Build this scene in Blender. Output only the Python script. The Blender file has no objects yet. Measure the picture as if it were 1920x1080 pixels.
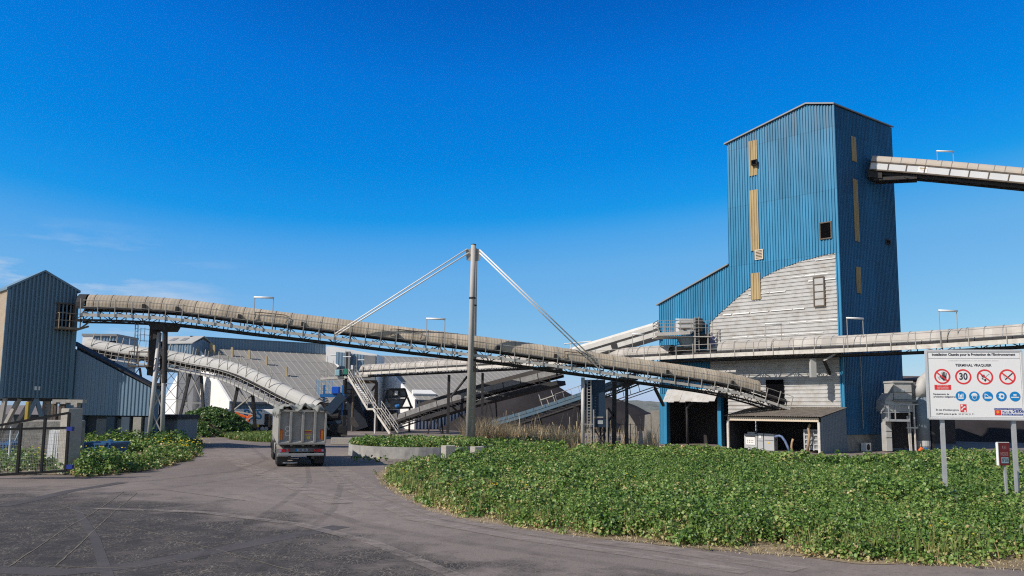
import bpy, bmesh, math, random
import numpy as np
from mathutils import Vector as V, Matrix
R_ = math.radians
random.seed(7); rng = np.random.default_rng(11)
scn = bpy.context.scene; COL = scn.collection
# ------------------------------------------------------------------ camera, sky, sun, exposure
F = 1493.0; SHIFT = 58.0; PITCH = 6.5; ROLL = 0.6; CAMH = 3.2
cam_d = bpy.data.cameras.new('camera'); cam = bpy.data.objects.new('camera', cam_d); COL.objects.link(cam)
cam_d.sensor_width = 36.0; cam_d.lens = 36.0*F/1920; cam_d.shift_y = SHIFT/1920
cam_d.clip_start = 0.1; cam_d.clip_end = 20000
CM = Matrix.Rotation(R_(90+PITCH), 3, 'X') @ Matrix.Rotation(R_(ROLL), 3, 'Z')
cam.matrix_world = Matrix.Translation((0, 0, CAMH)) @ CM.to_4x4()
scn.camera = cam
C0 = V((0, 0, CAMH))
SUN_DIR = V((-0.67, -0.36, 0.64)).normalized()
w = bpy.data.worlds.new('World'); scn.world = w; w.use_nodes = True
nt = w.node_tree; nt.nodes.clear()
def wn(t): return nt.nodes.new(t)
sky = wn('ShaderNodeTexSky'); sky.sky_type = 'NISHITA'; sky.sun_disc = False
sky.sun_elevation = math.asin(SUN_DIR.z); sky.sun_rotation = math.atan2(SUN_DIR.x, SUN_DIR.y)
sky.air_density = 1.0; sky.dust_density = 0.35; sky.ozone_density = 3.0
pre = wn('ShaderNodeVectorMath'); pre.operation = 'SCALE'; pre.inputs['Scale'].default_value = .1
cv = wn('ShaderNodeRGBCurve'); post = wn('ShaderNodeVectorMath'); post.operation = 'SCALE'; post.inputs['Scale'].default_value = 10
def curve(i, pts):
    c = cv.mapping.curves[i]
    while len(c.points) < len(pts): c.points.new(.5, .5)
    for q, (x, y) in zip(c.points, pts): q.location = (x, y); q.handle_type = 'VECTOR'
cv.mapping.use_clip = False
curve(0, [(0, 0), (.15, .001), (.185, .01), (.207, .07), (.245, .135), (.30, .175), (.47, .30), (.578, .42), (1, .9)])
curve(1, [(0, 0), (.171, .115), (.202, .175), (.25, .23), (.30, .296), (.337, .367), (.39, .425), (.44, .45), (.6, .56), (1, .9)])
curve(2, [(0, 0), (.314, .515), (.356, .66), (.423, .735), (.47, .79), (.52, .81), (.62, .81), (1, .92)])
cv.mapping.update()
tc = wn('ShaderNodeTexCoord'); mp = wn('ShaderNodeMapping'); mp.inputs['Scale'].default_value = (3.0, 3.0, 16.0)
nz = wn('ShaderNodeTexNoise'); nz.inputs['Scale'].default_value = 2.2; nz.inputs['Detail'].default_value = 7; nz.inputs['Roughness'].default_value = .6
cr = wn('ShaderNodeValToRGB'); cr.color_ramp.elements[0].position = .5; cr.color_ramp.elements[1].position = .72
# thin cirrus only low over the horizon on the west side (x negative)
sx = wn('ShaderNodeSeparateXYZ'); mA = wn('ShaderNodeMapRange'); mA.inputs[1].default_value = -.30; mA.inputs[2].default_value = -.52
mB = wn('ShaderNodeMapRange'); mB.inputs[1].default_value = .205; mB.inputs[2].default_value = .14
mul = wn('ShaderNodeMath'); mul.operation = 'MULTIPLY'; mul2 = wn('ShaderNodeMath'); mul2.operation = 'MULTIPLY'
mul3 = wn('ShaderNodeMath'); mul3.operation = 'MULTIPLY'; mul3.inputs[1].default_value = 1.0
mix = wn('ShaderNodeMix'); mix.data_type = 'RGBA'; mix.inputs['B'].default_value = (7.0, 7.4, 8.0, 1)
bg = wn('ShaderNodeBackground'); bg.inputs['Strength'].default_value = 0.1; out = wn('ShaderNodeOutputWorld')
L = nt.links.new
L(sky.outputs[0], pre.inputs[0]); L(pre.outputs[0], cv.inputs['Color']); L(cv.outputs[0], post.inputs[0]); L(tc.outputs['Generated'], mp.inputs[0]); L(mp.outputs[0], nz.inputs['Vector']); L(nz.outputs['Fac'], cr.inputs[0])
L(tc.outputs['Generated'], sx.inputs[0]); L(sx.outputs['X'], mA.inputs[0]); L(sx.outputs['Z'], mB.inputs[0])
L(mA.outputs[0], mul.inputs[0]); L(mB.outputs[0], mul.inputs[1]); L(mul.outputs[0], mul2.inputs[0]); L(cr.outputs[0], mul2.inputs[1])
L(mul2.outputs[0], mul3.inputs[0]); L(mul3.outputs[0], mix.inputs['Factor']); # the deep blue belongs to the northern sky in view; overhead and round the sun the sky keeps its own paler colour
za = wn('ShaderNodeMapRange'); za.inputs[1].default_value = .48; za.inputs[2].default_value = .75; L(sx.outputs['Z'], za.inputs[0])
ya = wn('ShaderNodeMapRange'); ya.inputs[1].default_value = .25; ya.inputs[2].default_value = -.25; L(sx.outputs['Y'], ya.inputs[0])
mxx = wn('ShaderNodeMath'); mxx.operation = 'MAXIMUM'; L(za.outputs[0], mxx.inputs[0]); L(ya.outputs[0], mxx.inputs[1])
sm = wn('ShaderNodeMix'); sm.data_type = 'RGBA'; L(mxx.outputs[0], sm.inputs['Factor']); L(post.outputs[0], sm.inputs['A']); L(sky.outputs[0], sm.inputs['B'])
L(sm.outputs['Result'], mix.inputs['A']); L(mix.outputs['Result'], bg.inputs[0]); L(bg.outputs[0], out.inputs[0])
sd = bpy.data.lights.new('sun', 'SUN'); sd.energy = 4.9; sd.angle = R_(.5); sd.color = (1, .92, .82)
so = bpy.data.objects.new('sun', sd); COL.objects.link(so); so.rotation_euler = (-SUN_DIR).to_track_quat('-Z', 'Y').to_euler(); so.location = (0, 0, 60)
vs = scn.view_settings; vs.view_transform = 'Standard'; vs.look = 'None'; vs.gamma = 1; vs.exposure = 0.0; vs.use_curve_mapping = False
scn.cycles.max_bounces = 5; scn.cycles.diffuse_bounces = 3; scn.cycles.transparent_max_bounces = 6; scn.cycles.use_denoising = False; scn.cycles.filter_width = 1.15

# ------------------------------------------------------------------ measuring: pixel of the 1920x1080 photograph -> world
def ray(px, py): return CM @ V(((px-960)/F, (540+SHIFT-py)/F, -1))
def P(px, py, d): r = ray(px, py); return C0 + r*(d/r.y)
def G(px, py, z=0.0): r = ray(px, py); return C0 + r*((z-CAMH)/r.z)
def onplane(px, py, p0, n): r = ray(px, py); return C0 + r*((p0-C0).dot(n)/r.dot(n))
def gx(px, d): p = P(px, 780, d); return V((p.x, d, 0))
Z = V((0, 0, 1))
def lerp_pts(pts, t):
    if t <= pts[0][0]: return pts[0][1]
    for (a, va), (b, vb) in zip(pts, pts[1:]):
        if t <= b: return va+(vb-va)*(t-a)/(b-a) if b > a else vb
    return pts[-1][1]

# ------------------------------------------------------------------ materials
MATS = {}
def mat(name, col, rough=.75, metal=0.0, var=.18, scale=.6, dirt=None, damt=.5, streak=False, bump=0.0, bscale=30, spec=.3, dthr=.5, seg=None):
    if name in MATS: return MATS[name]
    m = bpy.data.materials.new(name); m.use_nodes = True; n = m.node_tree.nodes; l = m.node_tree.links.new
    b = n['Principled BSDF']; b.inputs['Roughness'].default_value = rough; b.inputs['Metallic'].default_value = metal
    b.inputs['Specular IOR Level'].default_value = spec
    t = n.new('ShaderNodeTexCoord'); mpg = n.new('ShaderNodeMapping'); l(t.outputs['Object'], mpg.inputs[0])
    if streak: mpg.inputs['Scale'].default_value = (1, 1, .12)
    nz = n.new('ShaderNodeTexNoise'); nz.inputs['Scale'].default_value = scale; nz.inputs['Detail'].default_value = 8; nz.inputs['Roughness'].default_value = .65
    l(mpg.outputs[0], nz.inputs['Vector'])
    mr = n.new('ShaderNodeMapRange'); mr.inputs[1].default_value = .25; mr.inputs[2].default_value = .75; mr.inputs[3].default_value = 1-var; mr.inputs[4].default_value = 1+var
    l(nz.outputs['Fac'], mr.inputs[0])
    mx = n.new('ShaderNodeMix'); mx.data_type = 'RGBA'; mx.blend_type = 'MULTIPLY'; mx.inputs['Factor'].default_value = 1
    mx.inputs['A'].default_value = (*col, 1); l(mr.outputs[0], mx.inputs['B'])
    last = mx.outputs['Result']
    if seg:  # every cover sheet a little different: (direction, sheet length)
        d = n.new('ShaderNodeVectorMath'); d.operation = 'DOT_PRODUCT'; d.inputs[1].default_value = seg[0]; l(t.outputs['Object'], d.inputs[0])
        dv = n.new('ShaderNodeMath'); dv.operation = 'DIVIDE'; dv.inputs[1].default_value = seg[1]; l(d.outputs['Value'], dv.inputs[0]); fl = n.new('ShaderNodeMath'); fl.operation = 'FLOOR'; l(dv.outputs[0], fl.inputs[0])
        wz = n.new('ShaderNodeTexWhiteNoise'); wz.noise_dimensions = '1D'; l(fl.outputs[0], wz.inputs['W']); rs = n.new('ShaderNodeMapRange'); rs.inputs[3].default_value = .80; rs.inputs[4].default_value = 1.14; l(wz.outputs['Value'], rs.inputs[0])
        ms = n.new('ShaderNodeMix'); ms.data_type = 'RGBA'; ms.blend_type = 'MULTIPLY'; ms.inputs['Factor'].default_value = 1; l(last, ms.inputs['A']); l(rs.outputs[0], ms.inputs['B']); last = ms.outputs['Result']
    if dirt:
        n2 = n.new('ShaderNodeTexNoise'); n2.inputs['Scale'].default_value = scale*2.3; n2.inputs['Detail'].default_value = 9; n2.inputs['Roughness'].default_value = .7
        l(mpg.outputs[0], n2.inputs['Vector'])
        r2 = n.new('ShaderNodeMapRange'); r2.inputs[1].default_value = dthr-.08; r2.inputs[2].default_value = dthr+.16; r2.inputs[3].default_value = 0; r2.inputs[4].default_value = damt
        l(n2.outputs['Fac'], r2.inputs[0])
        m2 = n.new('ShaderNodeMix'); m2.data_type = 'RGBA'; l(r2.outputs[0], m2.inputs['Factor']); l(last, m2.inputs['A']); m2.inputs['B'].default_value = (*dirt, 1)
        last = m2.outputs['Result']
    l(last, b.inputs['Base Color'])
    if bump:
        n3 = n.new('ShaderNodeTexNoise'); n3.inputs['Scale'].default_value = bscale; n3.inputs['Detail'].default_value = 6; l(t.outputs['Object'], n3.inputs['Vector'])
        bp = n.new('ShaderNodeBump'); bp.inputs['Strength'].default_value = bump; bp.inputs['Distance'].default_value = .05; l(n3.outputs['Fac'], bp.inputs['Height']); l(bp.outputs[0], b.inputs['Normal'])
    MATS[name] = m; return m
def clad_mat(name, col, dirv, eave, rust=(.17, .10, .055), amt=.55):
    """painted ribbed sheet: each sheet a little different, faded streaks, level lap joints, rust running down from the eaves"""
    m = bpy.data.materials.new(name); m.use_nodes = True; n = m.node_tree.nodes; l = m.node_tree.links.new; b = n['Principled BSDF']; b.inputs['Roughness'].default_value = .5; b.inputs['Specular IOR Level'].default_value = .35
    t = n.new('ShaderNodeTexCoord'); s_ = n.new('ShaderNodeSeparateXYZ'); l(t.outputs['Object'], s_.inputs[0])
    d = n.new('ShaderNodeVectorMath'); d.operation = 'DOT_PRODUCT'; d.inputs[1].default_value = dirv; l(t.outputs['Object'], d.inputs[0])
    def math_(op, a, c=None):
        x = n.new('ShaderNodeMath'); x.operation = op
        for i_, q in ((0, a), (1, c)):
            if q is None: continue
            if isinstance(q, (int, float)): x.inputs[i_].default_value = q
            else: l(q, x.inputs[i_])
        return x.outputs[0]
    def ramp(f, a, c, lo, hi): r = n.new('ShaderNodeMapRange'); r.inputs[1].default_value = a; r.inputs[2].default_value = c; r.inputs[3].default_value = lo; r.inputs[4].default_value = hi; l(f, r.inputs[0]); return r.outputs[0]
    row = math_('FLOOR', math_('DIVIDE', s_.outputs['Z'], 5.6)); sheet_ = math_('FLOOR', math_('DIVIDE', d.outputs['Value'], 1.04))
    cmb = n.new('ShaderNodeCombineXYZ'); l(sheet_, cmb.inputs[0]); l(row, cmb.inputs[1]); wnz = n.new('ShaderNodeTexWhiteNoise'); wnz.noise_dimensions = '2D'; l(cmb.outputs[0], wnz.inputs['Vector'])
    c2 = n.new('ShaderNodeCombineXYZ'); l(math_('MULTIPLY', d.outputs['Value'], 2.4), c2.inputs[0]); l(math_('MULTIPLY', s_.outputs['Z'], .11), c2.inputs[1])
    st = n.new('ShaderNodeTexNoise'); st.inputs['Scale'].default_value = 1.0; st.inputs['Detail'].default_value = 7; st.inputs['Roughness'].default_value = .65; l(c2.outputs[0], st.inputs['Vector'])
    big = n.new('ShaderNodeTexNoise'); big.inputs['Scale'].default_value = .22; big.inputs['Detail'].default_value = 4; l(t.outputs['Object'], big.inputs['Vector'])
    k = math_('MULTIPLY', math_('MULTIPLY', ramp(wnz.outputs['Value'], 0, 1, .86, 1.12), ramp(st.outputs['Fac'], .3, .7, .78, 1.24)), ramp(big.outputs['Fac'], .3, .7, .88, 1.14))
    lap = ramp(math_('FRACT', math_('DIVIDE', s_.outputs['Z'], 5.6)), 0, .012, .6, 1); k = math_('MULTIPLY', k, lap)
    mx = n.new('ShaderNodeMix'); mx.data_type = 'RGBA'; mx.blend_type = 'MULTIPLY'; mx.inputs['Factor'].default_value = 1; mx.inputs['A'].default_value = (*col, 1); l(k, mx.inputs['B'])
    run = math_('MULTIPLY', ramp(s_.outputs['Z'], eave-7, eave+.5, 0, 1), ramp(st.outputs['Fac'], .42, .72, 0, 1)); spot = ramp(st.outputs['Fac'], .66, .8, 0, .5)
    f = math_('MULTIPLY', math_('MAXIMUM', run, spot), amt); m2 = n.new('ShaderNodeMix'); m2.data_type = 'RGBA'; l(f, m2.inputs['Factor']); l(mx.outputs['Result'], m2.inputs['A']); m2.inputs['B'].default_value = (*rust, 1)
    l(m2.outputs['Result'], b.inputs['Base Color']); MATS[name] = m; return m
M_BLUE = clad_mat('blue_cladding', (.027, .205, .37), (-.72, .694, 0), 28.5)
M_BLUE_SHADED = clad_mat('blue_cladding_shaded', (.007, .105, .235), (.78, .625, 0), 40, amt=.12)  # same blue sheet, darker: the side wall's shade is in the colour
M_BLUE2 = mat('grey_blue_cladding', (.14, .235, .31), .6, var=.15, scale=.6, dirt=(.2, .2, .2), damt=.35, streak=True, dthr=.55)
M_BLUE3 = mat('pale_blue_cladding', (.17, .26, .345), .6, var=.12, scale=.5, dirt=(.25, .26, .27), damt=.4, streak=True, dthr=.55)
M_WHITECLAD = mat('weathered_white_cladding', (.45, .445, .435), .65, var=.12, scale=.6, dirt=(.26, .215, .16), damt=.6, dthr=.54)
M_WHITE = mat('white_wall', (.80, .79, .77), .8, var=.06, scale=.25, dirt=(.5, .48, .45), damt=.3, dthr=.58)
M_CREAM = mat('cream_cladding', (.62, .52, .40), .8, var=.1, scale=.4, streak=True)
M_TAN = mat('dusty_tan_cover', (.46, .385, .29), .8, var=.14, scale=.5, dirt=(.30, .27, .23), damt=.6, dthr=.5, seg=((.984, .178, 0), 1.2))
M_TANBAND = mat('cover_band_metal', (.27, .23, .18), .7, var=.1)
M_GREYCOV = mat('dusty_grey_cover', (.43, .405, .37), .75, var=.12, scale=.5, dirt=(.34, .29, .24), damt=.6, dthr=.52, seg=((.72, -.694, 0), 1.25))
M_LIGHTCOV = mat('light_grey_cover', (.40, .395, .375), .6, var=.06, scale=.4, dirt=(.5, .48, .45), damt=.3)
M_GALV = mat('galvanised_steel', (.46, .47, .48), .5, .35, var=.15, scale=3)
M_RAIL = mat('grey_painted_rail', (.36, .34, .31), .6, .1, var=.15, scale=2)
M_BEAM = mat('dusty_white_beam', (.60, .57, .52), .75, var=.12, scale=1.2, dirt=(.34, .29, .23), damt=.6, dthr=.52)
M_DARK = mat('dark_steel', (.035, .034, .036), .7, .1, var=.3, scale=1.5, dirt=(.10, .08, .06), damt=.5, dthr=.56)
M_BROWNST = mat('rusty_brown_steel', (.11, .085, .066), .8, var=.3, scale=2, dirt=(.2, .16, .12), damt=.5)
M_BLACK = mat('black_paint', (.012, .012, .013), .5, var=.2)
M_RUBBER = mat('rubber', (.022, .022, .022), .85, var=.3, scale=4)
M_INT = mat('shaded_interior', (.035, .033, .035), .9, var=.3)  # interior shade of bay and shed put into a near-black colour
M_CONC = mat('concrete', (.40, .375, .33), .9, var=.14, scale=.8, dirt=(.22, .2, .17), damt=.5, bump=.3, bscale=14)
M_CONC2 = mat('stained_concrete', (.33, .31, .28), .9, var=.2, scale=1.1, dirt=(.12, .11, .10), damt=.7, bump=.3, bscale=14)
M_COAL = mat('coal', (.030, .027, .029), .95, var=.25, scale=.35, bump=.6, bscale=6, spec=.1)
M_ROOF = mat('grey_fibre_roof', (.29, .275, .25), .85, var=.1, scale=.15, dirt=(.23, .225, .215), damt=.5, streak=False)
M_ROOFSEAM = mat('roof_seam', (.33, .322, .305), .8, var=.08)
M_TRIM = mat('grey_metal_trim', (.25, .25, .25), .6, .2, var=.1)
M_YELLOWSHEET = mat('yellowed_translucent_sheet', (.44, .33, .165), .65, var=.15, scale=1.2, dirt=(.22, .15, .08), damt=.6, streak=True)
M_BLUEPAINT = mat('blue_machine_paint', (.02, .13, .36), .5, var=.2, scale=1.5)
M_SKIP = mat('blue_skip_paint', (.025, .15, .36), .55, var=.2, scale=1.5, dirt=(.09, .06, .05), damt=.6)
M_GLASS = mat('dark_opening', (.004, .004, .005), .9, var=.1, spec=0)
M_ORANGE = mat('orange_paint', (.75, .13, .02), .45, var=.08)
M_RED = mat('red_paint', (.62, .03, .03), .5, var=.08)
M_YEL = mat('yellow_paint', (.75, .50, .05), .5, var=.1)
M_SIGNW = mat('sign_white', (.80, .80, .80), .45, var=.03, scale=.8)
M_SIGNRED = mat('sign_red', (.72, .045, .05), .45, var=.03)
M_SIGNBLUE = mat('sign_blue', (.01, .22, .55), .45, var=.03)
M_INK = mat('sign_ink', (.035, .04, .055), .5, var=.03)
M_NAVY = mat('sign_navy', (.025, .06, .30), .5, var=.03)
M_BROWNRED = mat('faded_brown_red_sign', (.15, .022, .026), .55, var=.15, scale=4)
M_GREYBOX = mat('grey_cabinet', (.42, .43, .44), .5, var=.06)
M_TRUCK = mat('dusty_aluminium_body', (.35, .34, .32), .6, .15, var=.16, scale=1.6, dirt=(.27, .225, .17), damt=.6, dthr=.5)
M_TARP = mat('grey_tarpaulin', (.22, .225, .205), .8, var=.15, scale=2)
M_CHASSIS = mat('truck_chassis', (.05, .05, .052), .6, .2, var=.3, scale=3, dirt=(.14, .12, .1), damt=.6)
M_LAMP = mat('lamp_tube_white', (.78, .78, .76), .35, var=.04)
M_WOOD = mat('old_wood', (.2, .16, .11), .9, var=.3, scale=3)
M_HAY = mat('dry_reed', (.42, .31, .17), .9, var=.3, scale=2)

# ------------------------------------------------------------------ mesh builder and scene graph helpers
LOC = {}
class MB:
    def __init__(s): s.v = []; s.f = []; s.m = []
    def add(s, vs, fs, mi=0):
        k = len(s.v); s.v += [tuple(x) for x in vs]
        for f in fs: s.f.append([i+k for i in f]); s.m.append(mi)
        return s
    def quad(s, a, b, c, d, mi=0): return s.add([a, b, c, d], [(0, 1, 2, 3)], mi)
    def box(s, c, e1, e2, e3, mi=0):
        """box centred on c with half-extent vectors e1, e2, e3"""
        c = V(c); e1 = V(e1); e2 = V(e2); e3 = V(e3)
        vs = [c+e1*a+e2*b+e3*g for a in (-1, 1) for b in (-1, 1) for g in (-1, 1)]
        return s.add(vs, [(0, 1, 3, 2), (4, 6, 7, 5), (0, 4, 5, 1), (2, 3, 7, 6), (0, 2, 6, 4), (1, 5, 7, 3)], mi)
    def abox(s, x0, x1, y0, y1, z0, z1, mi=0):
        return s.box(((x0+x1)/2, (y0+y1)/2, (z0+z1)/2), ((x1-x0)/2, 0, 0), (0, (y1-y0)/2, 0), (0, 0, (z1-z0)/2), mi)
    def bar(s, p, q, w=.08, h=None, up=None, mi=0):
        p = V(p); q = V(q); d = q-p
        if d.length < 1e-6: return s
        t = d.normalized(); up = V(up) if up is not None else (Z if abs(t.z) < .95 else V((0, 1, 0)))
        a = t.cross(up).normalized(); b = a.cross(t)
        h = w if h is None else h
        return s.box((p+q)/2, d/2, a*(w/2), b*(h/2), mi)
    def tube(s, p, q, r=.05, n=8, r2=None, mi=0, caps=True):
        return s.pipe([p, q], r, n, r2=r2, mi=mi, caps=caps)
    def pipe(s, pts, r=.05, n=8, r2=None, mi=0, caps=True):
        pts = [V(p) for p in pts]; k = len(s.v); N = len(pts); prev = None
        for i, p in enumerate(pts):
            t = (pts[min(i+1, N-1)]-pts[max(i-1, 0)]).normalized()
            if prev is None:
                up = Z if abs(t.z) < .9 else V((1, 0, 0)); a = t.cross(up).normalized()
            else: a = (prev-t*prev.dot(t)).normalized()
            prev = a; b = t.cross(a)
            rr = r if r2 is None else r+(r2-r)*i/(N-1)
            for j in range(n):
                an = 2*math.pi*j/n; s.v.append(tuple(p+a*(rr*math.cos(an))+b*(rr*math.sin(an))))
        for i in range(N-1):
            for j in range(n):
                s.f.append([k+i*n+j, k+i*n+(j+1) % n, k+(i+1)*n+(j+1) % n, k+(i+1)*n+j]); s.m.append(mi)
        if caps:
            s.f.append([k+j for j in range(n)][::-1]); s.m.append(mi)
            s.f.append([k+(N-1)*n+j for j in range(n)]); s.m.append(mi)
        return s
    def prism(s, poly, vec, mi=0):
        poly = [V(p) for p in poly]; vec = V(vec); n = len(poly)
        return s.add(poly+[p+vec for p in poly], [tuple(range(n))[::-1], tuple(range(n, 2*n))]+[(i, (i+1) % n, n+(i+1) % n, n+i) for i in range(n)], mi)
    def lathe(s, c, prof, axis=Z, n=16, mi=0):
        c = V(c); t = V(axis).normalized(); up = Z if abs(t.z) < .9 else V((1, 0, 0)); a = t.cross(up).normalized(); b = t.cross(a); k = len(s.v)
        for r, h in prof:
            for j in range(n):
                an = 2*math.pi*j/n; s.v.append(tuple(c+t*h+(a*math.cos(an)+b*math.sin(an))*r))
        for i in range(len(prof)-1):
            for j in range(n): s.f.append([k+i*n+j, k+i*n+(j+1) % n, k+(i+1)*n+(j+1) % n, k+(i+1)*n+j]); s.m.append(mi)
        s.f.append([k+j for j in range(n)][::-1]); s.m.append(mi); s.f.append([k+(len(prof)-1)*n+j for j in range(n)]); s.m.append(mi)
        return s
    def build(s, name, mats, parent=None, smooth=False, bevel=0, label=None, recalc=False):
        me = bpy.data.meshes.new(name); off = LOC.get(parent.name, V((0, 0, 0))) if parent else V((0, 0, 0))
        me.from_pydata([(x-off.x, y-off.y, z-off.z) for x, y, z in s.v], [], s.f)
        for m in (mats if isinstance(mats, (list, tuple)) else [mats]): me.materials.append(m)
        if any(s.m): me.polygons.foreach_set('material_index', s.m)
        if recalc:
            bm = bmesh.new(); bm.from_mesh(me); bmesh.ops.recalc_face_normals(bm, faces=bm.faces); bm.to_mesh(me); bm.free()
        if smooth: me.shade_smooth()
        me.update()
        o = bpy.data.objects.new(name, me); COL.objects.link(o)
        if parent: o.parent = parent; LOC[o.name] = off
        if label: o['label'] = label
        if bevel:
            md = o.modifiers.new('bevel', 'BEVEL'); md.width = bevel; md.segments = 2; md.limit_method = 'ANGLE'
        return o
def tag(o, label=None, cat=None, group=None, kind=None):
    for k, v in (('label', label), ('category', cat), ('group', group), ('kind', kind)):
        if v: o[k] = v
    return o
def thing(name, label, cat, loc, group=None, rotz=0):
    o = bpy.data.objects.new(name, None); COL.objects.link(o); o.location = loc; o.rotation_euler.z = rotz; o.empty_display_size = .3
    LOC[o.name] = V(loc) if not rotz else V((0, 0, 0)); return tag(o, label, cat, group)
def solo(mb, name, mats, label, cat, group=None, loc=None, kind=None, **k):
    o = mb.build(name, mats, None, **k)
    if loc is not None:
        o.data.transform(Matrix.Translation(-V(loc))); o.location = loc
    return tag(o, label, cat, group, kind)
def corr(mb, A, B, n, bot, top, pitch=.25, dep=.04, mi=0, t0=0.0, t1=None):
    """folded (ribbed) sheet wall on the line A-B, from bot(t) to top(t), ribs standing out along n"""
    A = V((A.x, A.y, 0)); B = V((B.x, B.y, 0)); d = (B-A); Ln = d.length; d.normalize(); t1 = Ln if t1 is None else t1
    pr = []; t = t0
    while t < t1:
        for a, o in ((0, 0), (.42, 0), (.54, 1), (.88, 1)):
            if t+a*pitch < t1: pr.append((t+a*pitch, o*dep))
        t += pitch
    pr.append((t1, 0)); pts = []
    for t, o in pr:
        zt = top(t); zb = bot(t); pts.append((t, o, zb, zt))
    for (ta, oa, ba, ua), (tb, ob, bb, ub) in zip(pts, pts[1:]):
        if ua-ba < .01 and ub-bb < .01: continue
        pa = A+d*ta+n*oa; pb = A+d*tb+n*ob
        mb.quad(pa+Z*ba, pb+Z*bb, pb+Z*max(ub, bb), pa+Z*max(ua, ba), mi)
    return mb
def hcorr(mb, A, d, n, rows, left, right, pitch=.3, dep=.04, mi=0):
    """sheet wall with level ribs: rows=(z0,z1); left(z), right(z) give the ends along d"""
    z = rows[0]; pr = []
    while z < rows[1]:
        for a, o in ((0, 0), (.5, 0), (.6, 1), (.9, 1)):
            if z+a*pitch < rows[1]: pr.append((z+a*pitch, o*dep))
        z += pitch
    pr.append((rows[1], 0))
    for (za, oa), (zb, ob) in zip(pr, pr[1:]):
        la, ra, lb, rb = left(za), right(za), left(zb), right(zb)
        if ra-la < .05 and rb-lb < .05: continue
        b = V((A.x, A.y, 0))
        mb.quad(b+d*la+n*oa+Z*za, b+d*ra+n*oa+Z*za, b+d*max(rb, lb)+n*ob+Z*zb, b+d*lb+n*ob+Z*zb, mi)
    return mb
def textmesh(mb, body, place, size, width=None, align='CENTER', mi=0, bold=0.0):
    """flat lettering from the built-in font; place(x, y) maps text plane to world"""
    cu = bpy.data.curves.new('t', 'FONT'); cu.body = body; cu.size = size; cu.align_x = align; cu.align_y = 'CENTER'; cu.offset = bold; cu.resolution_u = 3
    ob = bpy.data.objects.new('t', cu); COL.objects.link(ob); dg = bpy.context.evaluated_depsgraph_get(); me = bpy.data.meshes.new_from_object(ob.evaluated_get(dg))
    xs = [v.co.x for v in me.vertices] or [0]; k = 1.0
    if width and max(xs) > min(xs): k = width/(max(xs)-min(xs))
    mb.add([place(v.co.x*k, v.co.y) for v in me.vertices], [tuple(p.vertices) for p in me.polygons], mi)
    bpy.data.objects.remove(ob); bpy.data.curves.remove(cu); bpy.data.meshes.remove(me)
    return mb
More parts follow.
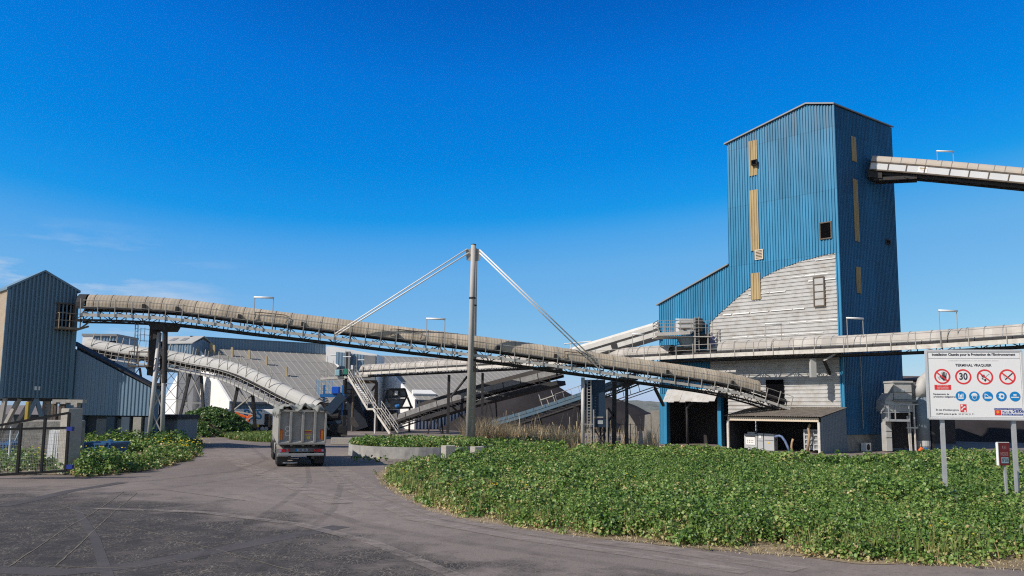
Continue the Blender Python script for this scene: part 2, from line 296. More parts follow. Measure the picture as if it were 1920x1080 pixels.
# ------------------------------------------------------------------ ground, pavements, hills
def road_mat(name, base, light, dark, crack=None, crack_amt=0.0, cscale=(1.2, .55), edge=None):
    m = bpy.data.materials.new(name); m.use_nodes = True; n = m.node_tree.nodes; l = m.node_tree.links.new; b = n['Principled BSDF']
    b.inputs['Roughness'].default_value = .9; b.inputs['Specular IOR Level'].default_value = .25
    t = n.new('ShaderNodeTexCoord'); last = None
    def noise(sc, det=8, ro=.65, mscale=(1, 1, 1), rot=0.0):
        mpg = n.new('ShaderNodeMapping'); mpg.inputs['Scale'].default_value = mscale; mpg.inputs['Rotation'].default_value = (0, 0, rot); l(t.outputs['Object'], mpg.inputs[0])
        z = n.new('ShaderNodeTexNoise'); z.inputs['Scale'].default_value = sc; z.inputs['Detail'].default_value = det; z.inputs['Roughness'].default_value = ro; l(mpg.outputs[0], z.inputs['Vector']); return z.outputs['Fac']
    def ramp(f, a, c, lo=0, hi=1):
        r = n.new('ShaderNodeMapRange'); r.inputs[1].default_value = a; r.inputs[2].default_value = c; r.inputs[3].default_value = lo; r.inputs[4].default_value = hi; l(f, r.inputs[0]); return r.outputs[0]
    def mixc(f, A, B):
        x = n.new('ShaderNodeMix'); x.data_type = 'RGBA'; l(f, x.inputs['Factor'])
        for k, q in (('A', A), ('B', B)):
            if isinstance(q, tuple): x.inputs[k].default_value = (*q, 1)
            else: l(q, x.inputs[k])
        return x.outputs['Result']
    big = noise(.11, 6, .6, (1, .45, 1), .5); last = mixc(ramp(big, .38, .66), base, light)
    trk = noise(.5, 5, .6, (1, .10, 1), .75); last = mixc(ramp(trk, .52, .75, 0, .55), last, dark)
    md = noise(1.3, 9, .7); last = mixc(ramp(md, .46, .68, 0, .7), last, dark)
    fine = noise(22, 5, .8); last = mixc(ramp(fine, .48, .66, 0, .75), last, light); speck = noise(9, 4, .8); last = mixc(ramp(speck, .52, .66, 0, .6), last, dark)
    grit = noise(90, 3, .7); last = mixc(ramp(grit, .55, .72, 0, .5), last, dark)
    if crack:
        mpg = n.new('ShaderNodeMapping'); mpg.inputs['Scale'].default_value = (cscale[0], cscale[1], 1); mpg.inputs['Rotation'].default_value = (0, 0, .35); l(t.outputs['Object'], mpg.inputs[0])
        nz = n.new('ShaderNodeTexNoise'); nz.inputs['Scale'].default_value = 2.6; nz.inputs['Detail'].default_value = 5; l(mpg.outputs[0], nz.inputs['Vector'])
        av = n.new('ShaderNodeMix'); av.data_type = 'RGBA'; av.inputs['Factor'].default_value = .22; l(mpg.outputs[0], av.inputs['A']); l(nz.outputs['Color'], av.inputs['B'])
        for sc_, th in ((3.4, .022), (13, .07)):
            vo = n.new('ShaderNodeTexVoronoi'); vo.feature = 'DISTANCE_TO_EDGE'; vo.inputs['Scale'].default_value = sc_; l(av.outputs['Result'], vo.inputs['Vector'])
            br = noise(1.1, 4, .6); mm = n.new('ShaderNodeMath'); mm.operation = 'MULTIPLY'
            l(ramp(vo.outputs['Distance'], 0, th, 1, 0), mm.inputs[0]); l(ramp(br, .38, .62, 0, crack_amt), mm.inputs[1])
            last = mixc(mm.outputs[0], last, crack)
    if edge:
        e_ = n.new('ShaderNodeAttribute'); e_.attribute_name = 'edge'; ad = n.new('ShaderNodeMath'); ad.operation = 'ADD'
        l(e_.outputs['Fac'], ad.inputs[0]); l(ramp(noise(.55, 7, .7), .3, .7, -.55, .45), ad.inputs[1])
        dust = mixc(ramp(fine, .4, .7), edge[0], edge[1]); last = mixc(ramp(ad.outputs[0], .2, .75), dust, last)
    l(last, b.inputs['Base Color'])
    bp = n.new('ShaderNodeBump'); bp.inputs['Strength'].default_value = .35; bp.inputs['Distance'].default_value = .02
    l(noise(45, 5, .7), bp.inputs['Height']); l(bp.outputs[0], b.inputs['Normal']); MATS[name] = m; return m
M_YARD = road_mat('dusty_asphalt', (.165, .137, .122), (.27, .228, .200), (.115, .097, .088))
M_OLD = road_mat('old_cracked_asphalt', (.036, .032, .031), (.070, .062, .058), (.021, .019, .019), crack=(.27, .235, .19), crack_amt=.75, edge=((.165, .137, .122), (.27, .228, .200)))
M_SOIL = road_mat('straw_littered_soil', (.22, .175, .115), (.34, .27, .17), (.12, .095, .07))
M_PATCH = road_mat('smooth_tar_patch', (.072, .065, .066), (.098, .088, .086), (.05, .046, .048))
M_SEAM = mat('dusty_seam', (.15, .13, .10), .95, var=.4, scale=2.5)
def sheet(name, pts, z, m, label=None):
    mb = MB(); mb.add([V((p.x, p.y, z)) for p in pts], [tuple(range(len(pts)))])
    o = mb.build(name, m); o['kind'] = 'structure'
    if o.data.polygons[0].normal.z < 0: o.data.flip_normals()
    if label: o['label'] = label
    return o
sheet('ground', [V((-2600, -300, 0)), V((3200, -300, 0)), V((3200, 3800, 0)), V((-2600, 3800, 0))], 0, M_YARD, 'dusty grey asphalt yard of the terminal')
def wob(pts, k=3, a=.12):
    o = []
    for i, p in enumerate(pts):
        q = pts[(i+1) % len(pts)]
        for j in range(k):
            r = p.lerp(q, j/k); o.append(r+V((random.uniform(-a, a), random.uniform(-a, a), 0)) if j else r)
    return o
OLDB = [(-420, 893), (60, 905), (200, 915), (277, 917), (370, 927), (460, 938), (550, 951), (633, 967), (707, 980), (790, 1000), (873, 1017), (1067, 1040), (1280, 1053), (1467, 1080), (1700, 1130)]
op = [G(*p) for p in OLDB]; op2 = []
for a, b in zip(op, op[1:]):
    for j in range(5): op2.append(a.lerp(b, j/5)+V((random.uniform(-.12, .12), random.uniform(-.12, .12), 0)))
op2.append(op[-1]); NI = len(op2)
def shift(p, d, k): q = V((p.x, p.y, 0)); c_ = V((-3, -14, 0)); t = (c_-q); return q+t.normalized()*d
mb = MB(); ed_ = []
for d_, e_ in ((0, 0), (.8, .22), (2.2, .45), (4.6, .72), (8.0, 1)):
    for p in op2: q = shift(p, d_, 0); mb.v.append((q.x, q.y, .004)); ed_.append(e_)
for r in range(4):
    for i in range(NI-1): mb.f.append([r*NI+i, r*NI+i+1, (r+1)*NI+i+1, (r+1)*NI+i]); mb.m.append(0)
k = len(mb.v); mb.v += [(9, -14, .004), (-9, -30, .004), (-60, -30, .004)]; ed_ += [1, 1, 1]
mb.f.append([4*NI+i for i in range(NI)]+[k, k+1, k+2]); mb.m.append(0)
o = mb.build('old_pavement', M_OLD, recalc=False); o['kind'] = 'structure'; o['label'] = 'older dark cracked asphalt in the foreground'
if o.data.polygons[0].normal.z < 0: o.data.flip_normals()
a_ = o.data.attributes.new('edge', 'FLOAT', 'POINT'); a_.data.foreach_set('value', ed_)
def strip(name, px, w, z, m, wig=.02):
    pts = [G(*p) for p in px]; q = []
    for a, b in zip(pts, pts[1:]):
        k = max(2, int((b-a).length/.35))
        for j in range(k): q.append(a.lerp(b, j/k))
    q.append(pts[-1]); mb = MB(); Lf = []; Rt = []
    for i, p in enumerate(q):
        t = (q[min(i+1, len(q)-1)]-q[max(i-1, 0)]).normalized(); s = V((-t.y, t.x, 0)); o = s*random.uniform(-wig, wig); ww = w*random.uniform(.65, 1.3) if wig else w
        Lf.append(p+o+s*ww/2); Rt.append(p+o-s*ww/2)
    for i in range(len(q)-1): mb.quad(*[V((x.x, x.y, z)) for x in (Lf[i], Rt[i], Rt[i+1], Lf[i+1])])
    o = mb.build(name, m); o['kind'] = 'structure'
    if o.data.polygons[0].normal.z < 0: o.data.flip_normals()
    return o
strip('pavement_patch', [(-60, 1066), (120, 1074), (260, 1060), (390, 1036), (520, 1010), (600, 995), (640, 987)], .62, .008, M_PATCH, 0)
strip('pavement_patch', [(140, 950), (178, 1010), (205, 1090)], .22, .010, M_PATCH, 0)
strip('pavement_patch', [(0, 950), (60, 938), (130, 921), (230, 905)], .5, .009, M_PATCH, 0)
for s_ in ([(15, 1064), (70, 1027), (130, 987), (165, 968), (200, 945), (232, 922)], [(105, 1062), (150, 1020), (190, 982), (220, 955), (256, 925)], [(85, 942), (125, 952), (165, 966)],
           [(203, 980), (280, 998), (340, 1014), (410, 1032), (480, 1052), (560, 1075)], [(298, 917), (370, 927), (460, 939)], [(100, 937), (160, 940), (228, 946)], [(100, 1062), (180, 1066), (250, 1064), (330, 1048)]):
    strip('pavement_seam', s_, .032, .012, M_SEAM, .014)
def mark_mat(name, col, amt):
    m = bpy.data.materials.new(name); m.use_nodes = True; n = m.node_tree.nodes; l = m.node_tree.links.new; b = n['Principled BSDF']; b.inputs['Base Color'].default_value = (*col, 1); b.inputs['Roughness'].default_value = .9
    t = n.new('ShaderNodeTexCoord'); z = n.new('ShaderNodeTexNoise'); z.inputs['Scale'].default_value = 1.4; z.inputs['Detail'].default_value = 8; z.inputs['Roughness'].default_value = .75; l(t.outputs['Object'], z.inputs['Vector'])
    r = n.new('ShaderNodeMapRange'); r.inputs[1].default_value = .36; r.inputs[2].default_value = .66; r.inputs[4].default_value = amt; l(z.outputs['Fac'], r.inputs[0]); tr = n.new('ShaderNodeBsdfTransparent'); x = n.new('ShaderNodeMixShader')
    l(r.outputs[0], x.inputs[0]); l(tr.outputs[0], x.inputs[1]); l(b.outputs[0], x.inputs[2]); l(x.outputs[0], n['Material Output'].inputs[0]); MATS[name] = m; return m
M_TYRE = mark_mat('tyre_rubber_mark', (.045, .041, .04), .24); M_DUSTY = mark_mat('dust_trail', (.40, .34, .30), .5)
zz_ = .014
for k_, (px_, m_, w_) in enumerate((([(330, 1085), (420, 1010), (520, 950), (580, 905), (575, 868)], M_TYRE, .24), ([(470, 1085), (560, 1010), (625, 955), (640, 905), (605, 868)], M_TYRE, .24),
    ([(-40, 925), (120, 912), (280, 902), (440, 884), (500, 862), (470, 838)], M_TYRE, .35), ([(-40, 950), (140, 931), (310, 916), (480, 893), (545, 866)], M_TYRE, .3),
    ([(1500, 1070), (1250, 1032), (1020, 1004), (840, 972), (710, 925), (640, 880)], M_DUSTY, .7), ([(1400, 1075), (1180, 1040), (960, 1008), (780, 975), (660, 920), (610, 880)], M_DUSTY, .5),
    ([(1300, 1085), (1080, 1050), (860, 1018), (680, 985), (560, 945)], M_TYRE, .4), ([(640, 945), (560, 915), (450, 870), (405, 835)], M_DUSTY, .9), ([(860, 1085), (700, 1020), (560, 985), (380, 962), (180, 955)], M_DUSTY, .35))):
    zz_ += .0025; strip('tyre_mark' if m_ is M_TYRE else 'dust_trail', px_, w_, zz_, m_, 0)
# hills far across the bay
def hills():
    mb = MB(); nx, ny = 120, 14; k = 0; pts = []
    for j in range(ny):
        for i in range(nx):
            x = -900+i*(3600/(nx-1)); y = 2300+j*90
            prof = lerp_pts([(-900, 5), (200, 18), (330, 40), (480, 38), (620, 30), (900, 36), (1300, 28), (2700, 12)], x)
            h = prof*math.sin(math.pi*min(1, j/(ny-1)))**.8
            h += 2*math.sin(x*.021+j)+1.5*math.sin(x*.057+j*1.7)+random.uniform(-1.2, 1.2)
            pts.append((x, y, -2 if j in (0, ny-1) else max(h, 0)))
    fs = [(j*nx+i, j*nx+i+1, (j+1)*nx+i+1, (j+1)*nx+i) for j in range(ny-1) for i in range(nx-1)]
    mb.add(pts, fs); o = mb.build('hills', mat('scrub_hillside', (.13, .14, .115), .95, var=.45, scale=.02, dirt=(.33, .30, .26), damt=.7, dthr=.58)); o['kind'] = 'structure'; o['label'] = 'low scrubby hills across the water'
hills()
def pile(c, h, rx, ry, rot, label, flat=.12, seed=0):
    mb = MB(); nr, na = 26, 72; r_ = random.Random(seed); ph = [r_.uniform(0, 6.28) for _ in range(6)]
    vs = [(0, 0, h)]
    for i in range(1, nr+1):
        f = i/nr
        for j in range(na):
            a = 2*math.pi*j/na; wv = 1+.05*math.sin(3*a+ph[0])+.04*math.sin(5*a+ph[1])
            x = rx*f*wv*math.cos(a); y = ry*f*wv*math.sin(a)
            zz = h*(1-(math.sqrt(f*f+flat*flat)-flat)/(math.sqrt(1+flat*flat)-flat))
            zz += (.10*math.sin(x*1.3+ph[2])*math.sin(y*1.1+ph[3])+.05*r_.uniform(-1, 1))*min(1, 4*(1-f))
            vs.append((x, y, zz if i < nr else -.05))
    fs = [(0, 1+j, 1+(j+1) % na) for j in range(na)]
    for i in range(nr-1):
        for j in range(na): fs.append((1+i*na+j, 1+(i+1)*na+j, 1+(i+1)*na+(j+1) % na, 1+i*na+(j+1) % na))
    mb.add(vs, fs); o = mb.build('coal_pile', M_COAL, smooth=True); o.location = c; o.rotation_euler.z = rot
    return tag(o, label, 'coal pile', 'heaps of black bulk material')
p = P(1005, 708, 125); pile((p.x, 125, 0), p.z, 15, 12, .1, 'tall black coal heap rising between the mast and the elevator', .12, 1)
p = P(1128, 742, 140); pile((p.x, 140, 0), p.z, 15, 12, 0, 'low dark coal heap behind the elevator, in front of the far hills', .2, 2)
p = P(1850, 700, 106); pile((p.x+4, 106, 0), p.z, 21, 13, .1, 'wide dark coal heap behind the white notice board', .25, 3)

# ------------------------------------------------------------------ the blue tower on the right
N0 = gx(1583, 67.0); DF = V((-.72, .694, 0)).normalized(); NF = V((-DF.y, DF.x, 0)); NF = NF if NF.y < 0 else -NF
DR = V((.78, .625, 0)).normalized(); NR = V((DR.y, -DR.x, 0))
def onF(px, py): p = onplane(px, py, N0, NF); return (p-N0).dot(DF), p.z
def onR(px, py): p = onplane(px, py, N0, NR); return (p-N0).dot(DR), p.z
def Fp(t, z, o=0.0): return N0+DF*t+Z*z+NF*o
def Rp(t, z, o=0.0): return N0+DR*t+Z*z+NR*o
T = thing('conveyor_tower', 'tall blue ribbed transfer tower with a weathered white lower front', 'industrial tower', (N0.x, N0.y, 0))
tE, zE = onF(1568, 196); tRi, zRi = onF(1512, 197); tL, zL = onF(1363, 271); tA1, zA1 = onF(1367, 498); tA2, zA2 = onF(1236, 572)
tE = 0.0; tRr, zRr = onR(1671, 240)
tL = (tL+tA1)/2; W_R = tRr; VEC = DR*W_R
top_pts = [(0, zE), (tRi, zRi), (tL, zL), (tL+.001, zA1), (tA2, zA2)]
ft = lambda t: lerp_pts(top_pts, t)
arc = sorted(onF(*p) for p in [(1577, 473), (1545, 478), (1500, 490), (1460, 505), (1432, 519), (1410, 535), (1380, 560), (1350, 587), (1330, 607)])
arc[0] = (.25, arc[0][1]); tW = arc[-1][0]; zBo = onF(1290, 737)[1]
def fb(t):
    if t < .25: return 1.4
    if t <= tW: return lerp_pts(arc, t)
    return zBo
mb = MB(); corr(mb, N0, Fp(tA2, 0), NF, fb, ft, pitch=.26, dep=.075); mb.build('front_wall', M_BLUE, T)
# white cladding below the curved edge
arcz = sorted((z, t) for t, z in arc)
tw1 = onF(1364, 700)[0]
def wl(z): return .26
def wr(z):
    if z < zBo: return tw1
    if z < arcz[0][0]: return tW
    return lerp_pts(arcz, z)
mb = MB(); hcorr(mb, N0-NF*.03, DF, NF, (.9, arc[0][1]), wl, wr, pitch=.34, dep=.05)
sm = mb
for zz, a, b in ((.90, .08, .55), (.73, .25, .95), (.60, .1, .8), (.50, .3, .7), (.83, .5, .9), (.66, .0, .35), (.975, .0, .5), (.87, .0, .3), (.55, .0, .25)):
    z = arc[0][1]*zz; l_, r_ = .3, wr(z); t0 = l_+(r_-l_)*a; t1 = l_+(r_-l_)*b
    t = t0
    while t < t1:
        q = min(t1, t+random.uniform(.8, 2.6)); sm.box(Fp((t+q)/2, z, .035), DF*((q-t)/2), NF*.012, Z*random.uniform(.03, .055), 1); t = q+random.uniform(.02, .3)
WC = mb.build('white_cladding', [M_WHITECLAD, M_WHITE], T)
# corner trim, right wall, back and left walls, roof
mb = MB(); corr(mb, N0, Rp(W_R, 0), NR, lambda t: 1.4, lambda t: zE+(zRr-zE)*t/W_R, pitch=.26, dep=.05); mb.build('side_wall', M_BLUE_SHADED, T)
mb = MB(); mb.bar(N0+Z*1.4+(NF+NR)*.05, N0+Z*zE+(NF+NR)*.05, .16, .16, up=NF); mb.build('corner_trim', M_BLUE, T)
B0 = N0+VEC; mb = MB()
poly = [(0, 0), (0, zRr), (tRi, zRi+zRr-zE), (tL, zL), (tL, zA1), (tA2, zA2), (tA2, 0)]
mb.add([B0+DF*t+Z*z for t, z in poly], [tuple(range(len(poly)))]); mb.build('back_wall', M_BLUE, T)
mb = MB(); A = Fp(tA2, 0); corr(mb, A, A+VEC, -DR.cross(Z) if False else DF, lambda t: zBo, lambda t: zA2, pitch=.26, dep=.05)
A = Fp(tL, 0); mb.quad(Fp(tL, zA1), Fp(tL, zA1)+VEC, Fp(tL, zL)+VEC, Fp(tL, zL)); mb.build('left_wall', M_BLUE, T)
mb = MB()
for (ta, za), (tb, zb), zoa, zob in (((-.15, zE), (tRi, zRi), zRr-zE, zRr-zE), ((tRi, zRi), (tL+.2, zL-.06), zRr-zE, 0), ((tL+.06, zA1), (tA2+.25, zA2-.1), 0, 0)):
    if ta > tL: mb.build('roof', M_TRIM, T); mb = MB()
    a = Fp(ta, za+.06, .22); b = Fp(tb, zb+.06, .22); a2 = Fp(ta, za+zoa+.06, 0)+VEC*1.02; b2 = Fp(tb, zb+zob+.06, 0)+VEC*1.02
    mb.add([a, b, b2, a2, a+Z*.12, b+Z*.12, b2+Z*.12, a2+Z*.12], [(0, 1, 2, 3), (7, 6, 5, 4), (0, 4, 5, 1), (1, 5, 6, 2), (2, 6, 7, 3), (3, 7, 4, 0)])
mb.build('roof', M_TRIM, T)
def fpanel(name, px, m, par, o=.06, face=onF, at=Fp, d=DF, n=NF, th=.012):
    """upright ribbed strip or pane between two photo corners on a tower face"""
    (t0, z1), (t1, z0) = face(*px[0]), face(*px[1]); t0, t1 = min(t0, t1), max(t0, t1)
    b = MB(); b.box(at((t0+t1)/2, (z0+z1)/2, o), d*((t1-t0)/2), n*th, Z*((z1-z0)/2))
    return b.build(name, m, par), t0, t1, z0, z1
def ribstrip(px, face, at, A, B, n, par):
    (t0, z1), (t1, z0) = face(*px[0]), face(*px[1]); t0, t1 = min(t0, t1), max(t0, t1)
    b = MB(); corr(b, A, B, n, lambda t: z0, lambda t: z1, pitch=.26, dep=.05, t0=t0, t1=t1)
    o = b.build('translucent_strip', M_YELLOWSHEET, par); o.data.transform(Matrix.Translation(n*.085)); return o
for px in (((1404, 266), (1421, 328)), ((1406, 358), (1424, 469)), ((1408, 513), (1427, 561))):
    ribstrip(px, onF, Fp, N0, Fp(20, 0), NF, T)
for px in (((1594, 255), (1605, 305)), ((1597, 335), (1610, 454)), ((1603, 500), (1614, 551))):
    ribstrip(px, onR, Rp, N0, Rp(20, 0), NR, T)
def window(px, name='window', face=onF, at=Fp, d=DF, n=NF, fm=M_BROWNST, pane=M_GLASS, bars=0, par=None):
    pn, t0, t1, z0, z1 = fpanel(name, px, pane, par or T, .075, face, at, d, n)
    f = MB(); w_ = .05
    f.box(at((t0+t1)/2, z1, .10), d*((t1-t0)/2+w_), n*.04, Z*w_); f.box(at((t0+t1)/2, z0, .10), d*((t1-t0)/2+w_), n*.04, Z*w_)
    f.box(at(t0, (z0+z1)/2, .10), d*w_, n*.04, Z*((z1-z0)/2-w_)); f.box(at(t1, (z0+z1)/2, .10), d*w_, n*.04, Z*((z1-z0)/2-w_))
    for k in range(bars): f.box(at((t0+t1)/2, z0+(z1-z0)*(k+1)/(bars+1), .105), d*((t1-t0)/2-w_), n*.03, Z*.03)
    f.build('frame', fm, pn); return pn
window(((1538, 419), (1560, 446)))
wo = window(((1526, 521), (1547, 573)), name='shuttered_window', pane=M_WHITECLAD, bars=3)
window(((1660, 449), (1667, 459)), name='vent', face=onR, at=Rp, d=DR, n=NR, fm=M_DARK)
lv = window(((1417, 470), (1431, 485)), name='louvre', pane=M_BROWNST, fm=M_CREAM, bars=5)
fpanel('conveyor_opening', ((1437, 712), (1471, 757)), M_GLASS, T, o=.10)
(tf, zf) = onF(1417, 306); f = MB(); f.box(Fp(tf, zf, .28), DF*.28, NF*.12, Z*.26); f.bar(Fp(tf, zf+.1, .05), Fp(tf, zf+.1, .2), .08)
fl = f.build('floodlight', M_DARK, T, bevel=.03); f = MB(); f.box(Fp(tf, zf, .41), DF*.22, NF*.008, Z*.2); f.build('lamp_glass', M_GLASS, fl)
# concrete foot, annex columns, inside of the open bay
mb = MB(); mb.prism([Fp(.0, 0, -.12)+NR*-.12, Fp(tw1, 0, -.15), Fp(tw1, 0, -.15)+VEC*.9, Rp(W_R*.97, 0, -.12)], Z*1.38); mb.build('concrete_foot', M_CONC2, T)
for px in ((1237, 1250), (1345, 1352)):
    mb = MB(); ta, tb = onF(px[0], 780)[0], onF(px[1], 780)[0]; ta, tb = sorted((ta, tb)); mb.box(Fp((ta+tb)/2, zBo/2, -.3), DF*((tb-ta)/2), NF*.3, Z*(zBo/2-.004)); mb.build('column', M_BLUE, T)
ta = onF(1345, 780)[0]
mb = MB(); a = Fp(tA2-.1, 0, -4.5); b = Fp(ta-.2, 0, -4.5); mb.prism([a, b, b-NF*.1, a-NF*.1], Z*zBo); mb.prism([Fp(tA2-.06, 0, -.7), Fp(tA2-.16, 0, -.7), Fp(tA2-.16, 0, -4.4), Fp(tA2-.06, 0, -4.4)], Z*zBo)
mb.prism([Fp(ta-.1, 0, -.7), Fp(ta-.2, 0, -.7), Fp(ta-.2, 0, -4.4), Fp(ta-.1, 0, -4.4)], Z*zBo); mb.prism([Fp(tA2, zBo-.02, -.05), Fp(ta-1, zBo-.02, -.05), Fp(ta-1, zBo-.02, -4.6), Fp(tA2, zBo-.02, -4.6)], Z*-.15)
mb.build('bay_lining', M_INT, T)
(ta, z1), (tb, z0) = onF(1253, 735), onF(1350, 751)
mb = MB(); K = 9
for k in range(K):
    u0, u1 = k/K, (k+1)/K; q0 = ta+(tb-ta)*u0; q1 = ta+(tb-ta)*u1
    za, zb = z1+.2, z0-random.uniform(0, .25)
    mb.add([Fp(q0, za, .12), Fp(q1-.02 if tb > ta else q1+.02, za, .12), Fp(q1, zb, 1.0), Fp(q0, zb, 1.0), Fp(q0, za+.05, .12), Fp(q1, za+.05, .12), Fp(q1, zb+.05, 1.0), Fp(q0, zb+.05, 1.0)], [(3, 2, 1, 0), (4, 5, 6, 7), (0, 1, 5, 4), (2, 3, 7, 6), (1, 2, 6, 5), (3, 0, 4, 7)])
mb.build('bay_awning', M_WHITECLAD, T)
q = Fp(onF(1293, 800)[0], 0, .4); mb = MB(); zz = onF(1300, 756)[1]
mb.pipe([q+Z*.0, q+Z*(zz-1.2), q+Z*(zz-.5)+DF*.02, q+Z*(zz-.05)-DF*.35, q+Z*zz-DF*.75], .13, 8); mb.build('bay_pipe', M_DARK, T, smooth=True)
# conduit and air conditioner on the shaded side
tq = onR(1612, 700)[0]; mb = MB(); mb.tube(Rp(tq, 1.9, .12), Rp(tq, onR(1612, 664)[1], .12), .035, 6); mb.build('conduit', M_RAIL, T)
tq, zq = onR(1618, 838); U = thing('air_conditioner', 'small white air conditioner box on the concrete foot of the blue tower', 'air conditioner', Rp(tq, zq-.4, .3))
mb = MB(); mb.box(Rp(tq, zq, .28), DR*.42, NR*.24, Z*.36); mb.build('case', M_LAMP, U, bevel=.03)
mb = MB(); mb.lathe(Rp(tq-.08, zq, .525), [(.27, 0), (.27, .012)], NR, 20); mb.build('fan_grille', M_DARK, U)
mb = MB(); mb.bar(Rp(tq-.3, zq-.4, -.1), Rp(tq-.3, zq-.4, .5), .05); mb.bar(Rp(tq+.3, zq-.4, -.1), Rp(tq+.3, zq-.4, .5), .05); mb.build('bracket', M_GALV, U)
# ---- lean-to shed against the tower foot
sA = onF(1366, 800); sB = onF(1535, 800)
dS = 5.2
SH = thing('lean_to_shed', 'open fronted lean-to shed with grey sheet roof below the white cladding', 'shed', Fp(5, 0, 1))
pA = onplane(1366, 840, Fp(0, 0, dS), NF); pB = onplane(1537, 840, Fp(0, 0, dS), NF); a_t = (pA-N0).dot(DF); b_t = (pB-N0).dot(DF)
zf_ = onplane(1450, 781, Fp(0, 0, dS), NF).z; zb_ = zf_+.8
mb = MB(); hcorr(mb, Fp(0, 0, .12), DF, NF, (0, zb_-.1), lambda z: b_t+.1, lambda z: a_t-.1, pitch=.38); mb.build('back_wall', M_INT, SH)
mb = MB(); n_ = 44
for k in range(n_):
    u0 = b_t-.25+(a_t-b_t+.5)*k/n_; u1 = b_t-.25+(a_t-b_t+.5)*(k+1)/n_; um = (u0+u1)/2
    for x0, x1, h0, h1 in ((u0, um, 0, .06), (um, u1, .06, 0)):
        mb.quad(Fp(x0, zf_+h0, dS+.35), Fp(x1, zf_+h1, dS+.35), Fp(x1, zb_+h1, .1), Fp(x0, zb_+h0, .1))
mb.build('roof', mat('sooty_sheet_roof', (.16, .135, .11), .9, var=.25, scale=1, dirt=(.33, .29, .24), damt=.6), SH)
mb = MB(); mb.box(Fp((a_t+b_t)/2, zf_-.22, dS), DF*((a_t-b_t)/2), NF*.06, Z*.16); mb.build('lintel', M_CREAM, SH)
for t_ in (a_t, b_t):
    mb = MB(); mb.box(Fp(t_, (zf_-.4)/2, dS), DF*.09, NF*.09, Z*((zf_-.4)/2)); mb.build('post', M_BEAM, SH)
mb = MB(); S0 = Fp(b_t-.12, 0, dS-.1); S1 = Fp(b_t-.12, 0, .1)
corr(mb, S0, S1, -DF, lambda t: 0, lambda t: zf_-.05+t/dS*.8, pitch=.3, dep=.05); mb.build('side_wall', mat('faded_grey_blue_sheet', (.20, .23, .26), .6, var=.12, streak=True), SH)
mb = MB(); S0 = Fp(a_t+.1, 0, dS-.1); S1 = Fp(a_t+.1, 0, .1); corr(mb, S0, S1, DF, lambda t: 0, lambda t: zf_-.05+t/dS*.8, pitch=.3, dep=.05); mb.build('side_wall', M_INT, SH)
def inshed(px, py, o): p = onplane(px, py, Fp(0, 0, o), NF); return (p-N0).dot(DF), p.z
def cab(name, label, px0, px1, top, o, extra):
    ta, z1 = inshed(px0, top, o); tb, _ = inshed(px1, top, o); ta, tb = sorted((ta, tb)); c = Fp((ta+tb)/2, 0, o-.35)
    t = thing(name, label, 'cabinet', c, 'grey electrical cabinets in the shed'); b = MB(); b.box(Fp((ta+tb)/2, z1/2, o-.35), DF*((tb-ta)/2), NF*.35, Z*(z1/2)); b.build('case', M_GREYBOX, t, bevel=.03)
    extra(t, ta, tb, z1); return t
def ex1(t, ta, tb, z1):
    b = MB(); m = (ta+tb)/2; b.box(Fp(m, z1*.56, 3.83), DF*(tb-ta)*.36, NF*.02, Z*z1*.24); d = b.build('control_panel', M_LAMP, t)
    for r in range(2):
        for k in range(4):
            g = MB(); g.lathe(Fp(m+(k-1.5)*.16, z1*(.48+.12*r), 3.852), [(.035, 0), (.03, .03)], NF, 8); g.build('knob', M_DARK, d)
    b = MB(); b.box(Fp(m, z1*.86, 3.83), DF*(tb-ta)*.38, NF*.06, Z*.03); b.build('hood', M_DARK, t)
    b = MB(); b.box(Fp(m, z1+.08, 3.5), DF*(tb-ta)*.28, NF*.2, Z*.08); b.build('top_box', M_GREYBOX, t)
def ex2(t, ta, tb, z1):
    b = MB(); m = (ta+tb)/2
    b.box(Fp(m, z1*.55, 3.815), DF*(tb-ta)*.45, NF*.008, Z*.012); b.build('door_gap', M_DARK, t)
    b = MB(); b.box(Fp(m, z1*.8, 3.815), DF*.1, NF*.008, Z*.14); b.build('label_plate', M_LAMP, t)
def ex3(t, ta, tb, z1):
    b = MB(); m = (ta+tb)/2; b.box(Fp(m, z1*.62, 3.815), DF*(tb-ta)*.45, NF*.008, Z*.012); b.build('door_gap', M_DARK, t)
    b = MB(); b.prism([Fp(m-.12, z1*.42, 3.81), Fp(m+.12, z1*.42, 3.81), Fp(m, z1*.54, 3.81)], NF*.01); b.build('warning_label', M_YEL, t)
    b = MB(); b.tube(Fp(ta-.05, z1*.6, 3.5), Fp(ta-.05, z1*.7, 3.5), .04, 8); b.build('handle', M_DARK, t)
cab('control_cabinet', 'grey control cabinet with a white switch panel inside the lean-to shed', 1395, 1419, 813, 3.8, ex1)
cab('electrical_cabinet', 'narrow grey cabinet between the switch panel cabinet and the wide cabinet', 1420, 1430.5, 812, 3.8, ex2)
cab('electrical_cabinet', 'wide plain grey cabinet with a yellow warning mark in the shed', 1432, 1451, 813, 3.8, ex3)
ta, z1 = inshed(1508, 805, 4.2); tb, _ = inshed(1534, 805, 4.2); ta, tb = sorted((ta, tb))
t = thing('plastic_bulk_box', 'light grey ribbed bulk box standing at the right end of the shed', 'bulk box', Fp((ta+tb)/2, 0, 3.6))
b = MB(); b.box(Fp((ta+tb)/2, z1/2+.15, 3.6), DF*((tb-ta)/2-.06), NF*.55, Z*(z1/2-.15)); b.build('box_body', mat('recess_grey', (.25, .26, .27), .7), t)
b = MB()
for k in range(4): b.box(Fp(ta+(tb-ta)*k/3, z1/2+.1, 4.2), DF*.055, NF*.06, Z*(z1/2-.1))
